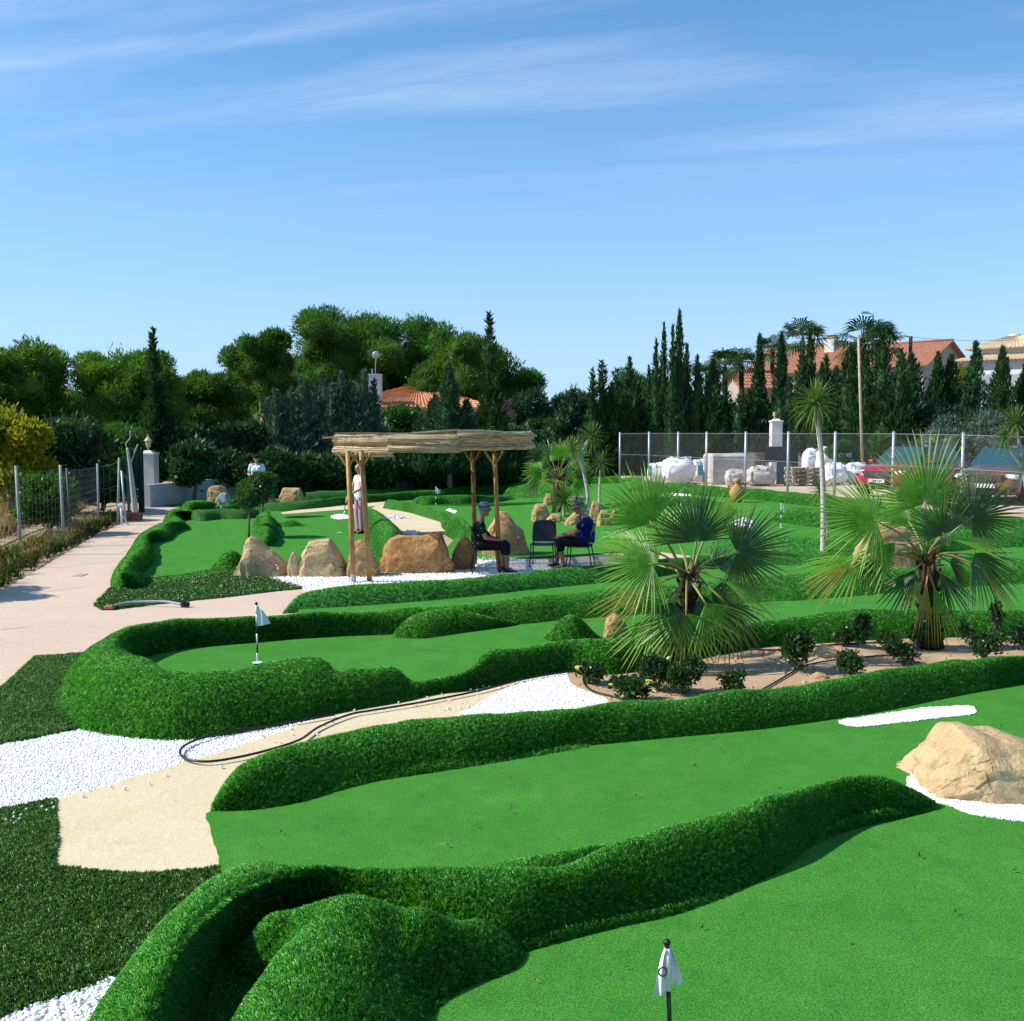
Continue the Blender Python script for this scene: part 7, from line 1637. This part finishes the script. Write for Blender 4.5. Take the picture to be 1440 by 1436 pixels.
            mb = MB(); mb.tube([(x + .42 * math.cos(a_), sg * .905, .34 + .42 * math.sin(a_)) for a_ in [3.1416 * q / 12 for q in range(13)]], .035, 6); mb.build("arch_trim", M['trim'], t)
        mb = MB(); mb.box((2.05, sg * .66, .78), (.20, .36, .13), Matrix.Rotation(-sg * .55, 3, 'Z'), bev=.035); mb.build("headlight", M['lamp'], t)
        mb = MB(); mb.box((2.10, sg * .66, .42), (.12, .28, .12), Matrix.Rotation(-sg * .4, 3, 'Z'), bev=.02); mb.build("fog_lamp_recess", M['trim'], t)
        mb = MB(); mb.box((-2.10, sg * .66, .92), (.14, .34, .14), Matrix.Rotation(sg * .4, 3, 'Z'), bev=.03); mb.build("tail_light", M['brick'], t)
    mb = MB(); mb.prism([(-.42, -.085), (.42, -.085), (.50, .09), (-.50, .09)], -.02, .02); gr = mb.build("grille", M['trim'], t, (2.175, 0, .72)); gr.rotation_euler = (R(90), 0, R(90))
    for k in range(5): mb = MB(); mb.box((0, -.06 + .03 * k, .024), (.84, .008, .01)); mb.build("grille_bar", M['rim'], gr)
    mb = MB(); mb.box((2.13, 0, .36), (.12, 1.1, .18), bev=.03); mb.build("lower_grille", M['trim'], t)
    pl = MB(); pl.box((2.215, 0, .52), (.02, .52, .11), bev=.004); pl = pl.build("number_plate", M['whitepl'], t)
    def text(body_, size, loc_, parent, m):
        c = bpy.data.curves.new("lettering", 'FONT'); c.body = body_; c.size = size; c.align_x = 'CENTER'; c.align_y = 'CENTER'; c.extrude = .003; c.materials.append(M[m]); o = bpy.data.objects.new("lettering", c); COL.objects.link(o); o.parent = parent; o.location = loc_; o.rotation_euler = (R(90), 0, R(90)); return o
    if plate_text: text(plate_text, .10, (2.23, 0, .52), pl, 'trim')
    if badge: text(badge, .15, (0, 0, 0), gr, 'rim').matrix_local = Matrix.Translation((0, 0, .03))
q = PD(1233, 690, 32.6); f = Vector((math.cos(R(-137)), math.sin(R(-137)), 0)); lc = Vector((q.x, 32.6, 0)) - f * 2.18; car((lc.x, lc.y, g(lc.x, lc.y)), R(-137), 'carred', "red crossover car with its nose towards the pallets", "1208 KJN", "S")
q = PD(1385, 690, 29.6); f = Vector((math.cos(R(-128)), math.sin(R(-128)), 0)); lc = Vector((q.x, 29.6, 0)) - f * 2.18; car((lc.x, lc.y, g(lc.x, lc.y)), R(-128), 'carbronze', "bronze car with a teal windscreen cut by the right edge", None, None)

# ------------------------------------------------------------------ houses
def house(c, L, W, hw, hr, rz, wm, tm, label, hip=False, name="house", eave=.45, chim=None, windows=(), z0=None):
    x, y = c; z0 = g(x, y) if z0 is None else z0; t = empty(name, (x, y, z0), rz); tag(t, label, "house")
    mb = MB(); hx, hy = L / 2, W / 2
    if hip: mb.box((0, 0, hw / 2), (L, W, hw))
    else:
        V = [(-hx, -hy, 0), (hx, -hy, 0), (hx, hy, 0), (-hx, hy, 0), (-hx, -hy, hw), (hx, -hy, hw), (hx, hy, hw), (-hx, hy, hw), (-hx, 0, hr - .08), (hx, 0, hr - .08)]
        mb.add(V, [(0, 1, 5, 4), (2, 3, 7, 6), (1, 2, 6, 9, 5), (3, 0, 4, 8, 7), (0, 3, 2, 1), (4, 5, 9, 8), (6, 7, 8, 9)])
    mb.build("wall", M[wm], t)
    # roof planes with rows of round tiles as real corrugation
    ex, ey = hx + eave, hy + eave; k = (hr - hw) / hy; ze = hw - eave * k
    def plane(e0, e1, r1, r0, nm):                       # eave start, eave end, ridge end, ridge start
        e0, e1, r1, r0 = map(Vector, (e0, e1, r1, r0)); n = max(6, int((e1 - e0).length / .11)); V = []; F = []; up = (e1 - e0).cross(r0 - e0).normalized(); up = up if up.z > 0 else -up; rows = max(3, int((r0 - e0).length / .45))
        for i in range(n + 1):
            f = i / n; a = e0.lerp(e1, f); b = r0.lerp(r1, f); h = .05 * abs(math.sin(i * math.pi / 2))
            for j in range(rows + 1):
                q = j / rows; V.append(a.lerp(b, q) + up * (h + .02)); 
                if j < rows: V.append(a.lerp(b, (j + .96) / rows) + up * (h - .015))
        m = 2 * rows + 1
        for i in range(n):
            for j in range(m - 1): F.append((i * m + j, (i + 1) * m + j, (i + 1) * m + j + 1, i * m + j + 1))
        o = link("roof", mesh_np("roof", V, F, [M[tm]]), t); md = o.modifiers.new("t", 'SOLIDIFY'); md.thickness = .08; md.offset = -1; return o
    rx_ = hx - hy * .9 if hip else ex
    if hip and rx_ < .3: rx_ = .3
    r0 = plane((-ex, -ey, ze), (ex, -ey, ze), (rx_, 0, hr), (-rx_, 0, hr), 'a'); plane((ex, ey, ze), (-ex, ey, ze), (-rx_, 0, hr), (rx_, 0, hr), 'b')
    if hip: plane((ex, -ey, ze), (ex, ey, ze), (rx_, .02, hr), (rx_, -.02, hr), 'c'); plane((-ex, ey, ze), (-ex, -ey, ze), (-rx_, -.02, hr), (-rx_, .02, hr), 'd')
    mb = MB(); mb.tube([(-rx_, 0, hr + .03), (rx_, 0, hr + .03)], .10, 8); mb.build("ridge_tiles", M[tm], t, smooth=True)
    for (px, py, w, z1, z2) in (chim or []):
        mb = MB(); mb.box((px, py, (z1 + z2) / 2), (w, w, z2 - z1)); ch = mb.build("chimney", M['wallwhite'], t); mb = MB(); mb.box((px, py, z2 + .05), (w + .12, w + .12, .10)); mb.box((px, py, z2 + .22), (w + .1, w + .1, .06)); mb.build("chimney_cap", M[tm], ch)
    for (side, a, zc, w, h) in windows:
        mb = MB(); p = {'-y': ((a, -hy - .03, zc), (w, .06, h)), '+x': ((hx + .03, a, zc), (.06, w, h)), '-x': ((-hx - .03, a, zc), (.06, w, h))}[side]; mb.box(*p); wd = mb.build("window", M['whitepl'], t)
        q = {'-y': ((a, -hy - .045, zc), (w * .86, .06, h * .88)), '+x': ((hx + .045, a, zc), (.06, w * .86, h * .88)), '-x': ((-hx - .045, a, zc), (.06, w * .86, h * .88))}[side]; mb = MB(); mb.box(*q); mb.build("pane", M['dkglass'], wd)
    return t
D = 54; hc = PD(578, 560, D); house((hc.x, D + 4), 7.6, 8.0, PD(0, 570, D).z, PD(0, 541, D + 4).z, 0.0, 'wallwhite', 'tile', "white house with orange tiled hip roof behind the silvery shrubs", hip=True, chim=None, z0=0, windows=[('-y', -1.5, 2.2, 1.0, 1.1), ('-y', 1.6, 2.2, 1.0, 1.1)])
D = 53.5; cl_ = PD(420, 585, D); house((cl_.x, D + 3), 3.4, 5, PD(0, 590, D).z, PD(0, 566, D + 3).z, .05, 'wallwhite', 'tile', "lower tiled wing left of the chimney", hip=False, z0=0)
D = 56; cr_ = PD(680, 575, D); house((cr_.x, D + 3), 4.6, 5, PD(0, 580, D).z, PD(0, 555, D + 3).z, .0, 'wallwhite', 'tile', "small tiled roof part right of the bluish conifer", hip=False, z0=0)
# chimney standing on the front roof slope of the tiled house, and the dish on its mast
D = 54.2; cc = PD(528, 550, D); zb_ = PD(528, 556, D).z - .5; zt_ = PD(528, 528, D).z; w = 17 / (FPX / D); t = empty("chimney", (cc.x, D, zb_)); tag(t, "white chimney on the orange tiled roof", "chimney")
mb = MB(); mb.box((0, 0, (zt_ - zb_) / 2), (w, w, zt_ - zb_)); mb.build("stack", M['wallwhite'], t); mb = MB(); mb.box((0, 0, zt_ - zb_ + .03), (w + .05, w + .05, .06)); mb.build("cap", M['wallwhite'], t)
t = empty("satellite_dish", (cc.x, D, zt_ + .06)); tag(t, "satellite dish on a thin mast above the white chimney", "satellite dish"); hm = PD(531, 500, D).z - zt_ - .06
mb = MB(); mb.tube([(0, 0, 0), (.04, 0, hm)], .022, 6); mb.build("mast", M['galv'], t); mb = MB(); V = []; F = []; n = 20
for i in range(5):
    r = .19 * i / 4
    for j in range(n): a = 6.283 * j / n; V.append((.06 + r * math.cos(a), -.10 - .0 + .5 * r * r, hm + .02 + r * math.sin(a)))
for i in range(4):
    for j in range(n): F.append((i * n + j, i * n + (j + 1) % n, (i + 1) * n + (j + 1) % n, (i + 1) * n + j))
o = link("dish", mesh_np("dish", V, F, [M['galv']], True), t); md = o.modifiers.new("t", 'SOLIDIFY'); md.thickness = .01
mb = MB(); mb.tube([(-.05, -.1, hm - .2), (-.22, -.35, hm + .1), (-.30, -.38, hm + .2)], .012, 5); mb.build("receiver_arm", M['galv'], t)
mb = MB(); mb.tube([(-.16, 0, 0), (-.16, 0, .28)], .03, 6); mb.build("vent", M['galv'], t)
# right hand houses
D = 80; a = PD(1165, 484, D); house((28.8, 81.1), 8.0, 8.0, PD(0, 516, D).z - .5, PD(0, 482, D).z - .5, R(-44), 'rockgrey', 'tilepink', "house with a red gabled roof and a grey gable wall", chim=[(-1.6, -.9, .8, 6.0, PD(0, 477, D).z - .5)], z0=.5, windows=[('+x', 0, 4.2, 1.0, 1.0)])
D = 84; house((PD(1180, 500, D).x, D + 4), 9.0, 9, PD(0, 520, D).z - .5, PD(0, 480, D).z - .5, R(-40), 'walltan', 'tilepink', "second red roofed house hidden behind the tall palm", chim=[(1.0, -1.0, .8, 6.5, PD(0, 472, D).z - .5)], z0=.5)
D = 72; house((PD(1070, 540, D).x, D + 3), 2.6, 3.4, PD(0, 540, D).z - .5, PD(0, 520, D).z - .5, R(10), 'walltan', 'tilepink', "small pinkish house glimpsed between the slender cypresses", z0=.5)
M['wallpink'] = M['walltan']
D = 60; xw = PD(1424, 520, D).x; house((xw + 3.4, D + 3.6), 7.0, 6.5, PD(0, 499, D).z - .5, PD(0, 482, D).z - .3, R(-40), 'wallwhite', 'tileyel', "white house with a straw coloured tiled roof at the right", hip=True, z0=.5, windows=[('-y', -1.9, 4.2, .8, 1.3), ('-y', .6, 4.2, .8, 1.3)])
D = 61; house((PD(1462, 480, D).x, D + 3), 3.6, 3.6, PD(0, 482, D).z - .5, PD(0, 466, D).z - .5, R(-40), 'wallwhite', 'tileyel', "raised tower room on the white house roof", hip=True, z0=.5)
D = 58; mb = MB(); aw = PD(1342, 560, D); bw = PD(1400, 560, D); zt_ = PD(0, 527, D).z - .5; wall("garden_wall", (aw.x, D, 0), (bw.x + 3, D - 1, 0), zt_, .25, 'wallwhite', "high white garden wall before the white house")

# ------------------------------------------------------------------ poles, lamps, cable
def street(u, vt, D, label, m, arm, r=.06, head='rim', lean=0, name="street_lamp"):
    q = PD(u, vt, D); z0 = g(q.x, D); h = q.z - z0; t = empty(name, (q.x, D, z0)); tag(t, label, name.replace('_', ' ')); mb = MB(); mb.tube([(lean, 0, 0), (0, 0, h)], [r * 1.3, r], 8); mb.build("pole", M[m], t, smooth=True)
    if arm:
        mb = MB(); mb.tube([(0, 0, h - .06), (arm, 0, h + .05)], .03, 6); mb.build("arm", M[m], t); mb = MB(); mb.box((arm * 1.25, 0, h + .05), (abs(arm) * .9 + .1, .18, .12), bev=.03); mb.build("lamp_head", M[head], t)
street(1228, 441, 62, "tall grey street lamp rising behind the highest palm", 'galv', -.38, .05)
street(1281, 473, 60, "dark brown lamp post with a pale head beside the red roof", 'darkpost', -.42, .10, 'whitepl')
street(1207, 470, 47, "pale wooden utility pole among the cypresses", 'pallet', 0, .055, name="utility_pole", lean=.35)
a = PD(1228, 468, 62); b2 = PD(1460, 477, 62); pts = [a.lerp(b2, i / 10) - Vector((0, 0, .25 * math.sin(i / 10 * math.pi))) - a for i in range(11)]
mb = MB(); mb.tube(pts, .016, 4); o = mb.build("overhead_cable", M['rust'], None, a); tag(o, "thin overhead cable crossing the sky at the right", "cable")
# ------------------------------------------------------------------ dry field and weeds
T_dry = source("dry_tuft", tuft_mesh(16, .42, .018, .20, M['drygrass'], 11, .9)); T_weed = source("weed_tuft", tuft_mesh(18, .30, .026, .16, M['weeds'], 12, .9))
def strip(name, px, src, dens, label, cat, tilt=.3, smin=.5, smax=1.2, seed=0, world_pts=None):
    pts = world_pts or [P(u, v) for u, v in px]; V = [(p[0], p[1], g(p[0], p[1]) + (.03 if name in ("rubble", "stray_pebbles") else .045 if name == "fallen_leaves" else -.02)) for p in pts]; o = link(name, mesh_np(name, V, [tuple(range(len(V)))], [M['earth']])); tag(o, label, cat, None, 'stuff')
    if o.data.polygons[0].normal.z < 0: o.data.flip_normals()
    scatter(o, src, dens, smin, smax, tilt, seed, keep=False)
strip("dry_grass", None, T_dry, 15, "dry straw coloured grass filling the field left of the fence", "grass", world_pts=[Vector(p) for p in [(-9.6, 16, 0), (-11.0, 21, 0), (-12.8, 28, 0), (-14.4, 37, 0), (-40, 40, 0), (-40, 14, 0), (-14, 12, 0)]])
strip("weeds", [(-60, 855), (0, 825), (62, 790), (120, 757), (168, 733), (164, 724), (100, 745), (40, 768), (-60, 805)], T_weed, 20, "green weeds along the left edge of the path", "weeds", seed=2)
strip("weeds", [(-60, 850), (0, 822), (62, 787), (168, 730), (150, 727), (40, 770), (-60, 815)], T_dry, 14, "dry stalks mixed with the weeds along the path", "weeds", seed=5)

T_rub = source("rubble_source", pebble_mesh()); T_rub.data.transform(Matrix.Scale(2.6, 4)); T_rub.data.materials[0] = M['rockpale']
strip("rubble", [(-60, 862), (0, 833), (62, 797), (120, 762), (168, 738), (196, 722), (192, 718), (165, 731), (110, 757), (50, 790), (0, 820), (-60, 850)], T_rub, 26, "small stones and rubble along the broken path edge", "rubble", tilt=3, smin=.4, smax=1.5, seed=9)
strip("rubble", [(800, 952), (830, 936), (1000, 906), (1276, 886), (1560, 880), (1560, 925), (1340, 965), (1150, 990), (950, 1010), (880, 1005), (820, 975)], T_rub, 16, "pebbles and clods scattered on the sandy bed", "rubble", tilt=3, smin=.2, smax=.9, seed=10)

# stray pebbles kicked on to the paths beside the gravel
strip("stray_pebbles", [(78, 1128), (230, 1084), (300, 1064), (460, 1006), (640, 965), (760, 945), (780, 960), (640, 990), (470, 1030), (310, 1085), (240, 1105), (80, 1150)], T_peb, 30, "white pebbles kicked on to the cream path", "pebbles", tilt=3, smin=.5, smax=1.2, seed=21)
strip("stray_pebbles", [(640, 1012), (740, 956), (700, 955), (600, 1000)], T_peb, 50, "white pebbles spilled at the gravel wedge", "pebbles", tilt=3, smin=.5, smax=1.2, seed=22)
strip("stray_pebbles", [(0, 1146), (78, 1130), (84, 1150), (0, 1170)], T_peb, 160, "white pebbles lying on the dark lawn edge", "pebbles", tilt=3, smin=.5, smax=1.2, seed=23)
strip("fallen_leaves", [(300, 1180), (800, 1060), (1440, 970), (1440, 1100), (1180, 1150), (700, 1220), (340, 1240)], source("leaf_litter", tuft_mesh(1, .03, .012, .01, M['drygrass'], 31, 3.0)), 3.0, "dry leaf scraps on the long green", "leaves", tilt=1.6, seed=24)
strip("fallen_leaves", [(640, 1436), (720, 1360), (950, 1300), (1180, 1190), (1440, 1180), (1440, 1600), (640, 1600)], bpy.data.objects["leaf_litter"], 3.0, "dry leaf scraps on the nearest green", "leaves", tilt=1.6, seed=25)
